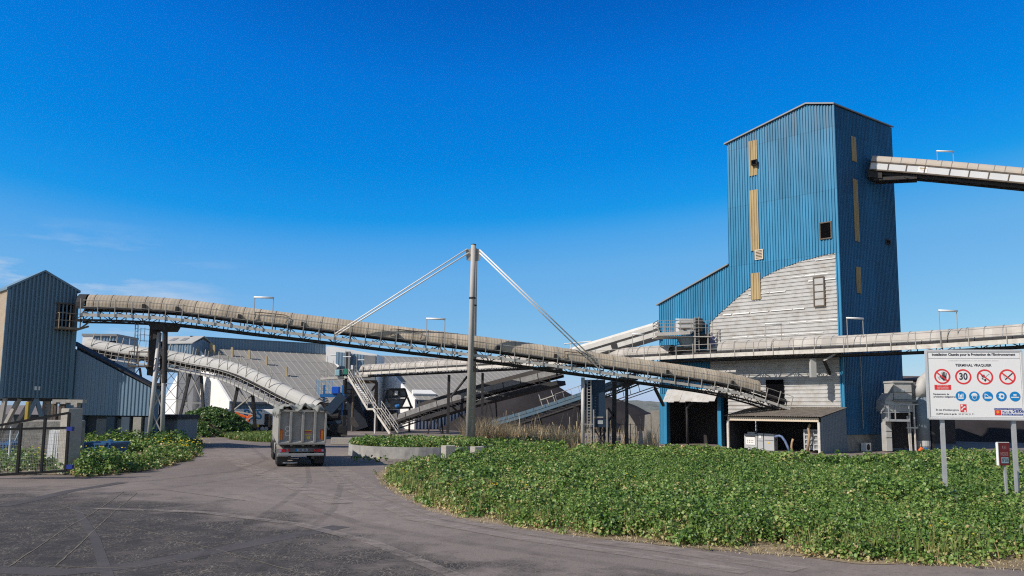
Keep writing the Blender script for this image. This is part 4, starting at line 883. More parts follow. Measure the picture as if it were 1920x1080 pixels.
for z_ in (.55, 1.1): mb.bar(Lp(t0-.2, zb+z_, 1.22), Lp(t1+.2, zb+z_, 1.22), .05); mb.bar(Lp(t0-.2, zb+z_, .06), Lp(t0-.2, zb+z_, 1.22), .05)
for t_ in (t0-.2, (t0+t1)/2, t1+.2): mb.bar(Lp(t_, zb, 1.22), Lp(t_, zb+1.1, 1.22), .06)
mb.bar(Lp(t1+.2, zb, 1.2), P(170, 602, 60), .1); mb.bar(Lp(t1+.2, zb+1.1, 1.2), P(167, 571, 60), .06); mb.bar(Lp(t1+.2, zb+.5, 1.2), P(168, 590, 60), .05); mb.bar(Lp(t1+.1, zb-.1, .1), P(166, 612, 60), .12)
mb.build('landing', mat('pale_rusty_steel', (.26, .21, .16), .75, var=.2, scale=2), TL)
t_, z_ = onL(69, 728); mb = MB(); mb.box(Lp(t_, z_, .1), DLf*.19, NL*.015, Z*.14); mb.build('notice_plate', M_LAMP, TL)
mb = MB()
for (p0, p1, m_) in ((( .3, .2), (.1, -.2), 0), ((1.2, .2), (.25, -1.6), 0), ((2.3, .1), (3.6, .0), 0), ((2.3, .1), (1.1, .0), 0), ((3.2, -.2), (4.0, -1.4), 0), ((2.7, -2.5), (1.3, -3.5), 0), ((.4, -3.5), (.4, -3.7), 0), ((4.2, -4.5), (4.2, -4.7), 0)):
    mb = MB(); mb.bar(Lp(p0[0], zBt-.05, p0[1]-.3), Lp(p1[0], 0, p1[1]-.3), .26, .26); mb.build('leg', M_RAIL if p0[0] != 2.3 else M_BLUE3, TL)
mb = MB(); mb.bar(Lp(0, zBt-.12, -.2), Lp(WL, zBt-.12, -.2), .22); mb.bar(Lp(0, zBt-.12, -DEP+.3), Lp(WL, zBt-.12, -DEP+.3), .22); mb.build('floor_beam', M_DARK, TL)
mb = MB(); q = P(50, 770, 57.5); mb.box(V((q.x, 57.6, 1.7)), V((.12, 0, 0)), V((0, .12, 0)), Z*1.7)
solo(mb, 'yellow_post', mat('dull_yellow', (.42, .30, .06), .7, var=.2), 'thick yellow post standing under the small grey blue tower', 'post', loc=V((q.x, 57.6, 0)), bevel=.03)
# wing with the falling roof line
wy = 60.45; W0 = gx(118, wy); W1 = gx(283, wy+.1); DW = (W1-W0).normalized(); NW = V((DW.y, -DW.x, 0))
def onW(px, py): p = onplane(px, py, W0, NW); return (p-W0).dot(DW), p.z
tt = sorted(onW(*p) for p in ((118, 641), (138, 652), (284, 728))); zWb = onW(215, 779)[1]; lw = (W1-W0).length
TW = thing('sloped_wing', 'pale blue ribbed wing with a roof line falling from the small tower to the right', 'building', W0)
mb = MB(); corr(mb, W0, W1, NW, lambda t: zWb, lambda t: lerp_pts(tt, t), pitch=.28, dep=.045); mb.build('front_wall', M_BLUE3, TW)
bw = -NW*1.3; mb = MB()
a, b = W0+Z*tt[0][1], W1+Z*tt[-1][1]
mb.add([a+NW*.1, b+NW*.1+DW*.1, b+bw+DW*.1, a+bw, a+NW*.1+Z*.12, b+NW*.1+DW*.1+Z*.12, b+bw+DW*.1+Z*.12, a+bw+Z*.12], [(0, 1, 2, 3), (7, 6, 5, 4), (0, 4, 5, 1), (1, 5, 6, 2), (2, 6, 7, 3), (3, 7, 4, 0)]); mb.build('roof', M_DARK, TW)
mb = MB(); mb.quad(W0+bw, W1+bw, W1+bw+Z*tt[-1][1], W0+bw+Z*tt[0][1]); mb.quad(W1, W1+bw, W1+bw+Z*(tt[-1][1]-.02), W1+Z*(tt[-1][1]-.02)); mb.build('back_wall', M_BLUE2, TW)
# plinth: columns and shuttered bays under the wing
mb = MB(); q9 = gx(-60, 63.5); mb.prism([W0-NW*.5, W1-NW*.5, W1-NW*.7, W0-NW*.7], Z*(zWb-.01)); mb.prism([q9, W0-NW*.75, W0-NW*.95, q9+V((0, .2, 0))], Z*(zWb-.02)); mb.build('recessed_shade_wall', mat('shade_grey_wall', (.07, .08, .09), .9), TW)  # dark back wall, run on under the tower: shade there put into its grey
for px in (150, 208, 236, 258, 280):
    q = onW(px, 790)[0]; mb = MB(); mb.box(W0+DW*q+NW*-.2+Z*(zWb/2-.05), DW*.3, NW*.28, Z*(zWb/2-.05)); mb.build('column', M_CONC if px == 258 else mat('blue_grey_plinth', (.07, .10, .14), .85), TW)
for x0, x1 in ((176, 196), (213, 232)):
    q0, q1 = onW(x0, 790)[0], onW(x1, 790)[0]; mb = MB(); mb.box(W0+DW*(q0+q1)/2-NW*.44+Z*1.5, DW*((q1-q0)/2), NW*.05, Z*.7); mb.build('shutter', mat('grey_shutter', (.22, .23, .23), .7), TW)
# low grey shed to the right of the wing
c = P(316, 790, 64); q = thing('low_shed', 'low grey shed with a dark flat roof behind the trestle legs', 'shed', V((c.x, 64, 0)))
x0 = P(250, 790, 64).x; x1 = P(333, 790, 64).x; zt_ = P(316, 786, 64).z
mb = MB(); mb.abox(x0, x1, 64, 68, 0, zt_); mb.build('wall', mat('shed_grey', (.27, .28, .28), .85), q); mb = MB(); mb.abox(x0-.2, x1+.1, 63.7, 68.3, zt_+.003, zt_+.35); mb.build('roof', M_DARK, q)
mb = MB(); mb.abox(x0+1.5, x1-.25, 63.97, 63.995, .5, zt_-.15); mb.build('shutter', MATS['grey_shutter'], q)
# concrete foundation block
c = gx(50, 46); q = MB(); h = P(60, 788, 46).z; 
q.prism([V((gx(38, 46).x, 46, 0)), V((gx(118, 46).x, 46.4, 0)), V((gx(118, 46).x+.3, 48, 0)), V((gx(38, 46).x, 48, 0))], Z*h)
solo(q, 'foundation_block', M_CONC2, 'weathered concrete block behind the black gate', 'concrete block', loc=V((gx(60, 46).x, 46.5, 0)), bevel=.08)
# ruined brick lintel frame
c = gx(120, 49); RF = thing('ruined_frame', 'old rusty steel frame with a crumbling masonry lintel behind the gate pillar', 'ruined frame', c)
mb = MB(); pz = P(120, 754, 49).z
for px0, px1, dz in ((96, 103, .0), (103, 112, .12), (112, 121, -.02), (121, 131, .1), (131, 137, -.12), (137, 143, -.3), (143, 153, .1)):
    x0, x1 = gx(px0, 49).x, gx(px1, 49).x; z0 = pz-.10+dz*.7; mb.abox(x0, x1-.004, 49, 49.5, z0, pz+.16)
mb.build('lintel', M_CONC, RF)
for px in (98, 103, 113, 119, 151):
    mb = MB(); mb.bar(gx(px, 49.2), V((gx(px, 49.2).x, 49.2, pz-.1)), .14 if px < 150 else .06); mb.build('steel_post', M_BROWNST, RF)
mb = MB(); mb.abox(gx(96, 49.2).x, gx(121, 49.2).x, 49.15, 49.25, 2.0, 2.1); mb.build('tie_bar', M_BROWNST, RF)
mb = MB(); mb.tube(gx(147, 47), V((gx(147, 47).x, 47, P(147, 812, 47).z)), .17, 8); mb.tube(V((gx(147, 47).x, 47, P(147, 812, 47).z)), V((gx(147, 47).x, 47, P(147, 786, 47).z)), .03, 5)
solo(mb, 'timber_stump', M_WOOD, 'rough timber stump with a chain beside the gate pillar', 'stump', loc=gx(147, 47))
# gate
gd = 37.5
def gp(px, py): return onplane(px, py, V((0, gd, 0)), V((.12, -1, 0)).normalized())
GA = thing('gate', 'black tapered sliding gate with wire mesh at the left edge', 'gate', V((gp(60, 880).x, gp(60, 880).y, 0)))
TLp, TRp, MLp, MRp, BLp, BRp = gp(-60, 808), gp(130, 774), gp(-60, 806.5), gp(130, 802), gp(-60, 894), gp(123, 883)
mb = MB()
for a, b in ((TLp, TRp), (MLp, MRp), (BLp, BRp), (BRp, TRp)): mb.bar(a, b, .10, .10)
for px in (37, 82): 
    a = gp(px, 889-(px-37)*.05); b = gp(px+3, 793-(px-37)*.18); mb.bar(V((b.x, b.y, a.z)), b, .1, .1)
mb.build('gate_frame', M_BLACK, GA)
mb = MB(); H0, H1 = BLp.z, MRp.z
for k in range(60):
    u = k/59; a = BLp.lerp(BRp, u); mb.bar(a, V((a.x, a.y, MLp.z+(MRp.z-MLp.z)*u)), .006)
for k in range(12):
    u = (k+.5)/12; mb.bar(BLp.lerp(MLp, u), BRp.lerp(V((BRp.x, BRp.y, MRp.z)), u), .010)
mb.build('wire_mesh', M_RAIL, GA)
for py in (804, 875):
    mb = MB(); q = gp(132, py); mb.box(q, V((.12, 0, 0)), V((0, .1, 0)), Z*.09); mb.build('hinge', mat('blue_hinge', (.02, .04, .25), .5), GA)
pb = gx(130, 37.6); pt = P(134, 766, 37.6).z
mb = MB(); mb.prism([pb+V((-.38, -.05, 0)), pb+V((.08, -.22, 0)), pb+V((.50, .25, 0)), pb+V((.05, .5, 0))], Z*pt); solo(mb, 'gate_pillar', M_CONC, 'square concrete pillar carrying the black gate', 'gate pillar', loc=pb, bevel=.03)
c = gx(104, 39.5); LP_ = thing('leaning_gate_panel', 'white barred gate panel leaning behind the wire mesh', 'gate panel', c)
a, b, a2, b2 = P(90, 872, 39.5), P(98, 807, 40.2), P(118, 876, 39.5), P(120, 808, 40.2)
mb = MB(); mb.bar(a, b, .22, .12); mb.bar(a2, b2, .08); mb.bar(a, a2, .08); mb.bar(b, b2, .08); mb.build('panel_frame', M_LAMP, LP_)
mb = MB()
for k in range(1, 6): mb.bar(a.lerp(a2, k/6), b.lerp(b2, k/6), .06)
mb.build('bars', M_LAMP, LP_)
mb = MB(); mb.tube(P(16, 866, 41), P(21, 800, 41), .045, 8); solo(mb, 'thin_pole', M_LAMP, 'thin white pole leaning behind the left gate mesh', 'pole', loc=P(16, 866, 41))
def skip(px0, px1, ytop, d, label, dep=2.4):
    a = gx(px0, d); b = gx(px1, d); zt = P((px0+px1)/2, ytop, d).z; t = thing('skip_container', label, 'skip', (a+b)/2, 'blue skips by the small tower'); mb = MB(); w_ = b.x-a.x; i = .22
    mb.add([a+V((i, 0, .1)), b+V((-i, 0, .1)), b+V((-i, dep, .1)), a+V((i, dep, .1)), V((a.x, d, zt)), V((b.x, d, zt)), V((b.x, d+dep, zt)), V((a.x, d+dep, zt))], [(3, 2, 1, 0), (0, 1, 5, 4), (1, 2, 6, 5), (2, 3, 7, 6), (3, 0, 4, 7)]); mb.build('tub', M_SKIP, t)
    mb = MB(); c = [V((a.x, d, zt)), V((b.x, d, zt)), V((b.x, d+dep, zt)), V((a.x, d+dep, zt))]
    for p, q in zip(c, c[1:]+c[:1]): mb.bar(p, q, .12, .12)
    mb.build('rim', M_SKIP, t); mb = MB()
    for k in range(7): u = (k+.5)/7; p = a.lerp(b, u); mb.bar(p+V((0, -.02, .12)), V((p.x, d-.03, zt-.05)), .07)
    mb.build('rib', M_SKIP, t)
    mb = MB(); mb.prism([V((b.x-.75, d+dep*.4, zt+.05)), V((b.x-.3, d+dep*.4, zt+.05)), V((b.x-.65, d+dep*.4, zt+.25))], V((0, .2, 0))); mb.build('lifting_lug', M_SKIP, t)
skip(152, 212, 832, 50, 'blue steel skip behind the hedge beside the gate pillar')
skip(-20, 28, 832, 47, 'blue steel skip seen through the mesh of the black gate', 1.6)
# ------------------------------------------------------------------ storage sheds far behind
def storage(name_label, R0p, dR0, E0p, dE0, length, rid, seed, wallm, group):
    R0 = P(*R0p, dR0); E0 = P(*E0p, dE0); dn = V((E0.x-R0.x, E0.y-R0.y, 0)); ax = V((-dn.y, dn.x, 0)).normalized(); ax = ax if ax.x > 0 else -ax
    R1 = R0+ax*length; E1 = E0+ax*length; Bk0 = R0-dn; Bk0.z = E0.z; Bk1 = Bk0+ax*length
    t = thing('storage_shed', name_label, 'warehouse', V((E0.x, E0.y, 0)), group)
    down = (E0-R0); nrm = ax.cross(down).normalized(); nrm = nrm if nrm.z > 0 else -nrm
    mb = MB(); mb.prism([R0+ax*.3, R1, E1, E0+ax*.3], nrm*.2, 0); d2 = Bk0-R0; n2 = d2.cross(ax).normalized(); n2 = n2 if n2.z > 0 else -n2
    mb.prism([R0+ax*.3-Z*.05, R1-Z*.05, Bk1, Bk0+ax*.3], n2*.2, 0); rf = mb.build('roof', M_ROOF, t)
    mb = MB(); s = .7
    while s < length: mb.bar(R0+ax*s+nrm*.22, E0+ax*s+nrm*.22, .12, .05, up=nrm); s += 1.05
    for u in (.03, .25, .5, .75): mb.bar(R0+ax*.5+down*u+nrm*.21, R1+down*u+nrm*.21, .10, .03, up=nrm)
    mb.build('roof_seam', M_ROOFSEAM, rf)
    mb = MB(); g = [V((Bk0.x, Bk0.y, 0)), Bk0+Z*.1, R0+Z*.35, E0+Z*.3, V((E0.x, E0.y, 0))]; mb.prism(g, ax*.3); mb.build('gable_wall', M_WHITE, t)
    mb = MB(); mb.prism([q+ax*length for q in g], ax*.3); mb.build('gable_wall', M_WHITE, t)
    mb = MB(); n_ = dn.normalized(); corr(mb, V((E0.x, E0.y, 0))+ax*.4-n_*.4, V((E1.x, E1.y, 0))-n_*.4, n_, lambda q: 0, lambda q: E0.z-.05, pitch=.5, dep=.08); mb.build('low_wall', wallm, t)
    mb = MB(); mb.bar(E0+nrm*.1, E1+nrm*.1, .3, .25); mb.build('eaves_gutter', M_TRIM, t)
    return t, R0, R1, E0, E1, ax, n_, down, nrm, Bk0
GS = 'steep roofed storage sheds behind the yard'
WG, R0, R1, E0, E1, ax, n_, down, nrm, Bk0 = storage('large steep grey roofed storage shed with a white gable and a blue ridge strip', (365, 648), 120, (430, 756), 105, 20.5, 1, 1, M_BLUE3, GS)
mb = MB(); a = R0-ax*1+n_*1.0; b = R1+n_*1.0; corr(mb, V((a.x, a.y, 0)), V((b.x, b.y, 0)), n_, lambda t: R0.z-.5, lambda t: R0.z+1.25, pitch=.45, dep=.08); mb.quad(a-n_*2+Z*0, b-n_*2, b-n_*2+Z*1.3, a-n_*2+Z*1.3); mb.prism([V((q.x, q.y, R0.z+1.26)) for q in (a+n_*.15, b+n_*.15, b-n_*2.1, a-n_*2.1)], Z*.1); mb.build('ridge_strip', M_BLUE3, WG)
for px, py in ((370, 661), (402, 664), (436, 668), (468, 673), (500, 684), (538, 705), (397, 660)):
    p0 = onplane(px, py, R0+nrm*.2, nrm); mb = MB(); mb.bar(p0-Z*.3, p0+V((-.15, .1, 1.35)), .3, .3); mb.build('roof_vent_strip', mat('yellowed_rooflight', (.42, .33, .19), .7), WG)
hq = P(312, 660, 117); xw = 3.4; HH = thing('head_house', 'small blue head house with a pale roof on top of the white gable', 'roof house', V((hq.x, 117, 0)))
zt0, zt1, zlo = P(320, 645, 117).z, P(320, 630, 119).z, P(320, 672, 117).z
A_ = P(296, 645, 117.5); B_ = P(360, 647, 116); A_.z = B_.z = zt0; dd = (B_-A_).normalized(); nn = V((dd.y, -dd.x, 0)); Lh = (B_-A_).length
mb = MB(); corr(mb, A_, B_, nn, lambda t: zlo-1.2, lambda t: zt0, pitch=.45, dep=.08); corr(mb, B_, B_-nn*5, dd, lambda t: zlo-2, lambda t: zt0+(.9 if t < 2.5 else .9)*min(t, 5-t)/2.5, pitch=.45, dep=.08); mb.quad(A_-Z*4, A_-nn*5-Z*4, A_-nn*5, A_); mb.quad(A_-nn*5-Z*4, B_-nn*5-Z*4, B_-nn*5, A_-nn*5); mb.build('wall', M_BLUE3, HH)
mb = MB(); a, b = A_+nn*.2-dd*.2, B_+nn*.2+dd*.2; c_, d_ = a-nn*2.7+Z*1.25, b-nn*2.7+Z*1.25; e_, f_ = a-nn*5.4, b-nn*5.4
mb.prism([a, b, d_, c_], Z*.12); mb.prism([c_, d_, f_, e_], Z*.12); mb.build('roof', M_LIGHTCOV, HH)
mb = MB()
for u in (.25, .55): q = a.lerp(b, u); mb.prism([q-nn*.8+Z*.51, q+dd*.9-nn*.8+Z*.51, q+dd*.9-nn*1.9+Z*1.02, q-nn*1.9+Z*1.02], Z*.03)
mb.build('rooflight', M_TRIM, HH)
# column of the head house down the gable (white bay) with shadow gap
mb = MB(); q = P(352, 720, 112); mb.abox(q.x-1.1, q.x+1.2, 111, 113.5, 0, P(352, 690, 112).z); solo(mb, 'stair_shaft', mat('shaft_grey', (.30, .31, .33), .85), 'grey shaft standing against the white gable behind the trestles', 'shaft', loc=V((q.x, 112, 0)))
# little blue house left, over the wing
hx0, hx1 = gx(145, 108).x, gx(209, 108).x; z0, z1 = P(170, 668, 108).z, P(170, 630, 108).z
t = thing('loading_house', 'blue flat roofed loading house where the pale tube conveyor begins', 'building', gx(175, 108))
mb = MB(); corr(mb, V((hx0+1.5, 108, 0)), V((hx1, 108, 0)), V((0, -1, 0)), lambda q: z0+2.1 if q < 4.2 else 0, lambda q: z1, pitch=.4, dep=.06); mb.quad(V((hx0, 114, 0)), V((hx1, 114, 0)), V((hx1, 114, z1)), V((hx0, 114, z1))); mb.quad(V((hx1, 108, 0)), V((hx1, 114, 0)), V((hx1, 114, z1)), V((hx1, 108, z1))); mb.build('wall', M_BLUE3, t)
mb = MB(); mb.abox(hx0, hx0+1.4, 107.9, 114, 0, z1); mb.build('white_corner', M_WHITE, t); mb = MB(); mb.abox(hx0-.1, hx1+.1, 107.8, 114.2, z1+.002, z1+.3); mb.build('roof', M_TRIM, t)
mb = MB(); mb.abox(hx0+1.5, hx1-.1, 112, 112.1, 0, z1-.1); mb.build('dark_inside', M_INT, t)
# second storage shed further right
M_STRIPE = mat('striped_blue_wall', (.07, .13, .21), .7)
WH, R0, R1, E0, E1, ax, n_, down, nrm, Bk0 = storage('second steep grey roofed storage shed, behind the level grey conveyor', (702, 668), 140, (778, 752), 124, 30, 1, 2, M_STRIPE, GS)
mb = MB(); s = .8
q0 = V((E0.x, E0.y, 0))
while s < 14: mb.box(q0+ax*s-n_*.28+Z*(E0.z/2), ax*.13, n_*.05, Z*(E0.z/2-.05)); s += .6
mb.build('pale_stripe', M_WHITE, WH)
q = onplane(795, 742, E0+nrm*.2, nrm); mb = MB(); mb.prism([q-ax*1.9, q+ax*2.1, q+ax*1.8-down.normalized()*1.6, q-ax*1.5-down.normalized()*1.6], nrm*.35); mb.build('white_dormer', M_WHITE, WH)
# white house between the two sheds
t = thing('loading_house', 'white loading house with a blue front between the two storage sheds', 'building', gx(660, 128))
x0, x1 = gx(607, 128).x, gx(703, 128).x; zt_ = P(655, 650, 128).z
mb = MB(); mb.add([V((x0, 128, 0)), V((x1, 128, 0)), V((x1, 128, zt_-1.2)), V((x0+1.2, 128, zt_)), V((x0, 128, zt_))], [(0, 1, 2, 3, 4)]); mb.quad(V((x1, 128, 0)), V((x1, 136, 0)), V((x1, 136, zt_-1.2)), V((x1, 128, zt_-1.2))); mb.quad(V((x0, 136, 0)), V((x0, 128, 0)), V((x0, 128, zt_)), V((x0, 136, zt_))); mb.add([V((x0, 128, zt_)), V((x0+1.2, 128, zt_)), V((x1, 128, zt_-1.2)), V((x1, 136, zt_-1.2)), V((x0+1.2, 136, zt_)), V((x0, 136, zt_))], [(0, 1, 2, 3, 4, 5)]); mb.build('wall', M_WHITE, t)
pz0, pz1 = P(660, 694, 128).z, P(660, 660, 128).z
mb = MB(); corr(mb, V((gx(626, 127.9).x, 127.9, 0)), V((gx(703, 127.9).x, 127.9, 0)), V((0, -1, 0)), lambda q: pz0, lambda q: pz1-q*.1, pitch=.5, dep=.05); mb.build('blue_panel', M_BLUE3, t)
mb = MB(); q = gx(648, 127); mb.abox(q.x-.4, q.x+.4, 126.9, 127.6, 0, pz1); q = gx(690, 127); mb.abox(q.x-.9, q.x+.9, 127, 127.6, 0, pz1-.6); mb.build('downpipe', M_TRIM, t)
# ------------------------------------------------------------------ white trailer and orange arm behind the truck
t = thing('box_trailer', 'white trailer with large blue letters parked before the storage shed', 'trailer', gx(455, 101))
x0, x1 = gx(424, 101).x, gx(520, 101).x; z0, z1 = P(460, 796, 101).z, P(460, 767, 101).z
mb = MB(); mb.abox(x0, x1, 101, 103.5, z0, z1); bd = mb.build('body', mat('trailer_white', (.78, .78, .76), .4, var=.04), t, bevel=.05)
for s_, xa in (('R', 463.5), ('E', 475), ('S', 486)):
    mb = MB(); c = P(xa, 778, 100.99); k = 1.0; textmesh(mb, s_, lambda a, b: V((c.x+a, 100.985, c.z+b)), 1.75, None, bold=.03); mb.build('letter', mat('trailer_blue', (.03, .22, .45), .5), bd)
mb = MB(); c = P(478, 788.5, 100.99); textmesh(mb, '—', lambda a, b: V((c.x+a, 100.985, c.z+b)), .4, .9); mb.build('small_mark', MATS['trailer_blue'], bd)
mb = MB(); mb.abox(x0+.4, x1-.3, 101.2, 103.3, z0-.35, z0-.003); mb.build('chassis', M_DARK, t)
for px in (437, 443, 449, 494, 501):
    mb = MB(); q = gx(px, 101.3); mb.lathe(V((q.x, 101.15, .5)), [(.5, 0), (.5, .35)], V((0, 1, 0)), 16); wh = mb.build('wheel', M_RUBBER, t)
    mb = MB(); mb.lathe(V((q.x, 101.13, .5)), [(.26, 0), (.26, .02)], V((0, 1, 0)), 12); mb.build('rim', M_GALV, wh)
q = P(482, 792, 101); mb = MB(); mb.abox(q.x-.3, q.x+.3, 100.9, 101.0, z0-.3, z0+.05); mb.build('side_marker', M_YEL, t)
mb = MB(); q = P(503, 783, 100.8); mb.abox(q.x-.35, q.x+.1, 100.4, 100.99, P(500, 797, 101).z, P(500, 776, 101).z); mb.build('dark_end_panel', M_DARK, t)
q = gx(455, 94); OA = thing('excavator_arm', 'orange loader arm bent in front of the white trailer', 'loader arm', q)
pts = [P(441, 772, 94), P(449, 778, 94), P(462, 782, 94)]
mb = MB(); mb.bar(pts[0], pts[1], .28, .3, up=V((0, 1, 0))); mb.bar(pts[1], pts[2], .28, .3, up=V((0, 1, 0))); mb.build('boom', M_ORANGE, OA, bevel=.05)
mb = MB(); mb.bar(P(471, 776, 94), P(464, 791, 94), .38, .4, up=V((0, 1, 0))); mb.bar(pts[2], P(468, 783, 94), .26, .3, up=V((0, 1, 0))); mb.build('dipper', M_ORANGE, OA, bevel=.05)
mb = MB(); mb.bar(P(463, 793, 94), P(470, 806, 93.5), .14); mb.build('rod', M_DARK, OA)
# ------------------------------------------------------------------ tipper truck (built round its own axes, nose along +y)
A0 = G(520, 876); hd = R_(18.8); TK = thing('tipper_truck', 'grey eight wheel tipper truck driving away with a loose tarpaulin over its load', 'truck', V((0, 0, 0)))
RV = V((math.cos(hd), math.sin(hd), 0)); LOC[TK.name] = V((0, 0, 0)); W_ = 2.55
ctr = A0+RV*(W_/2-.05); TK.location = V((ctr.x, ctr.y, 0)); TK.rotation_euler.z = hd
h = W_/2
mb = MB()
zb, zt_ = 1.22, 3.0; Lb = 7.2
# body shell: sides with a chamfered foot, front, floor, open top
mb.add([(-h, .05, zb+.02), (-h, .05, zt_), (-h, Lb, zt_), (-h, Lb, zb+.35), (-h, .9, zb+.05)], [(0, 1, 2, 3, 4)]); mb.add([(h, .05, zb+.02), (h, .05, zt_), (h, Lb, zt_), (h, Lb, zb+.35)], [(3, 2, 1, 0)])
mb.quad((-h, Lb, zb+.35), (-h, Lb, zt_+.2), (h, Lb, zt_+.2), (h, Lb, zb+.35)); mb.quad((-h, .05, zb), (h, .05, zb), (h, Lb, zb+.3), (-h, Lb, zb+.3))
mb.abox(-h-.03, -h+.07, 0.05, Lb, zt_-.12, zt_+.02); mb.abox(h-.07, h+.03, .05, Lb, zt_-.12, zt_+.02)
body = mb.build('tipper_body', M_TRUCK, TK)
mb = MB(); mb.abox(-h+.1, h-.1, .3, Lb-.3, zt_-.35, zt_-.25); mb.build('load', M_COAL, body)
# tailgate with ribs
mb = MB(); mb.abox(-h+.08, h-.08, .02, .06, zb+.05, zt_-.05); tg = mb.build('tailgate', M_TRUCK, TK)
mb = MB()
for x in (-h+.05, -.62, .02, .66, h-.05):
    w_ = .055 if abs(x) > 1 else .07; mb.abox(x-w_, x+w_, -.16, .018, zb+.12, zt_-.06)
mb.abox(-h, h, -.14, .017, zt_-.055, zt_+.03); mb.abox(-h, h, -.15, .017, zb-.02, zb+.115)
mb.build('tailgate_rib', M_TRUCK, tg, bevel=.015)
mb = MB()
for a, b in ((-h+.12, -.7), (-.53, -.06), (.1, .57), (.75, h-.12)): mb.add([(a, .015, zb+.28), (b, .015, zb+.28), (b, -.12, zb+.118), (a, -.12, zb+.118)], [(0, 1, 2, 3)])
mb.build('lower_slope', M_TRUCK, tg)
for x in (-h+.16, h-.22):
    mb = MB(); mb.abox(x-.09, x+.09, -.012, .012, zb+.2, zb+.78); rr = mb.build('reflector', M_RED, tg)
    mb = MB(); mb.abox(x-.055, x+.075, -.02, -.013, zb+.24, zb+.74); mb.build('amber_panel', mat('amber', (.85, .28, .02), .4, var=.03), rr)
mb = MB()
for k, (z_, hh) in enumerate(((.74, .03), (.67, .025), (.60, .03), (.52, .025))): mb.abox(.12, .50, .005, .014, zb+z_-hh, zb+z_+hh, k % 3)
mb.abox(.24, .42, .005, .014, zb+.2, zb+.42, 0); mb.build('warning_sticker', [mat('sticker_yellow', (.65, .46, .08), .5), mat('sticker_red', (.55, .05, .05), .5), mat('sticker_pink', (.55, .25, .22), .5)], tg)
for z_ in (.85, .58):
    mb = MB(); mb.lathe((-h+.5, .016, zb+z_-.02), [(.13, 0), (.13, .006)], V((0, -1, 0)), 18); mb.lathe((-h+.5, .009, zb+z_-.02), [(.10, 0), (.10, .003)], V((0, -1, 0)), 18, mi=1); mb.build('speed_disc', [M_LAMP, M_TRUCK], tg)
mb = MB()
for x in (-.55, .05, .62): mb.tube((x-.06, -.12, zb-.08), (x+.06, -.12, zb-.08), .05, 8)
mb.build('tailgate_latch', M_CHASSIS, tg)
# chassis and tail
mb = MB(); mb.abox(-.45, -.3, .1, 8.6, .72, 1.15); mb.abox(.3, .45, .1, 8.6, .72, 1.15); mb.abox(-.9, .9, .25, .45, .75, 1.2); mb.abox(-.8, .8, 1.0, 6.8, .6, 1.0); mb.build('chassis', M_CHASSIS, TK)
mb = MB(); mb.abox(-1.0, 1.0, .0, .06, .80, 1.02); pl = mb.build('tail_panel', mat('tail_panel_grey', (.12, .12, .12), .6), TK)
mb = MB(); mb.abox(-.3, .32, -.012, -.002, .83, .98); np_ = mb.build('number_plate', mat('plate_white', (.34, .36, .38), .5), pl)
mb = MB(); mb.abox(-.3, -.22, -.016, -.0125, .83, .98); mb.build('plate_band', M_SIGNBLUE, np_)
mb = MB(); textmesh(mb, 'CX · EA', lambda a, b: (a+.05, -.017, .905+b), .12, .42, bold=.004); mb.build('plate_characters', M_INK, np_)
mb = MB(); mb.abox(-h+.02, h-.08, -.12, .02, .60, .72); bp = mb.build('bumper', mat('bumper_pale', (.33, .35, .36), .6, dirt=(.2, .18, .15), damt=.5), TK, bevel=.02)
for s_ in (-1, 1):
    mb = MB(); mb.abox(s_*.98-.19, s_*.98+.19, -.05, .03, .80, .96); tl = mb.build('tail_light', mat('lens_red', (.55, .02, .03), .25), TK, bevel=.02)
    mb = MB(); mb.abox(s_*.98-.19 if s_ < 0 else s_*.98+.08, s_*.98-.07 if s_ < 0 else s_*.98+.19, -.058, -.051, .82, .94); mb.build('indicator_lens', mat('lens_violet', (.40, .34, .55), .25), tl)
    mb = MB(); mb.prism([(s_*.68-.08, -.02, .84), (s_*.68+.08, -.02, .84), (s_*.68, -.02, .98)], V((0, -.02, 0))); mb.build('triangle_reflector', M_RED, TK)
    mb = MB(); mb.abox(s_*.62-.08, s_*.62+.08, -.02, .1, .42, .598); mb.build('bumper_bracket', M_CHASSIS, TK)
mb = MB(); mb.abox(-.95, -.2, -.03, .01, .2, .25); mb.build('step_bar', M_GALV, TK)
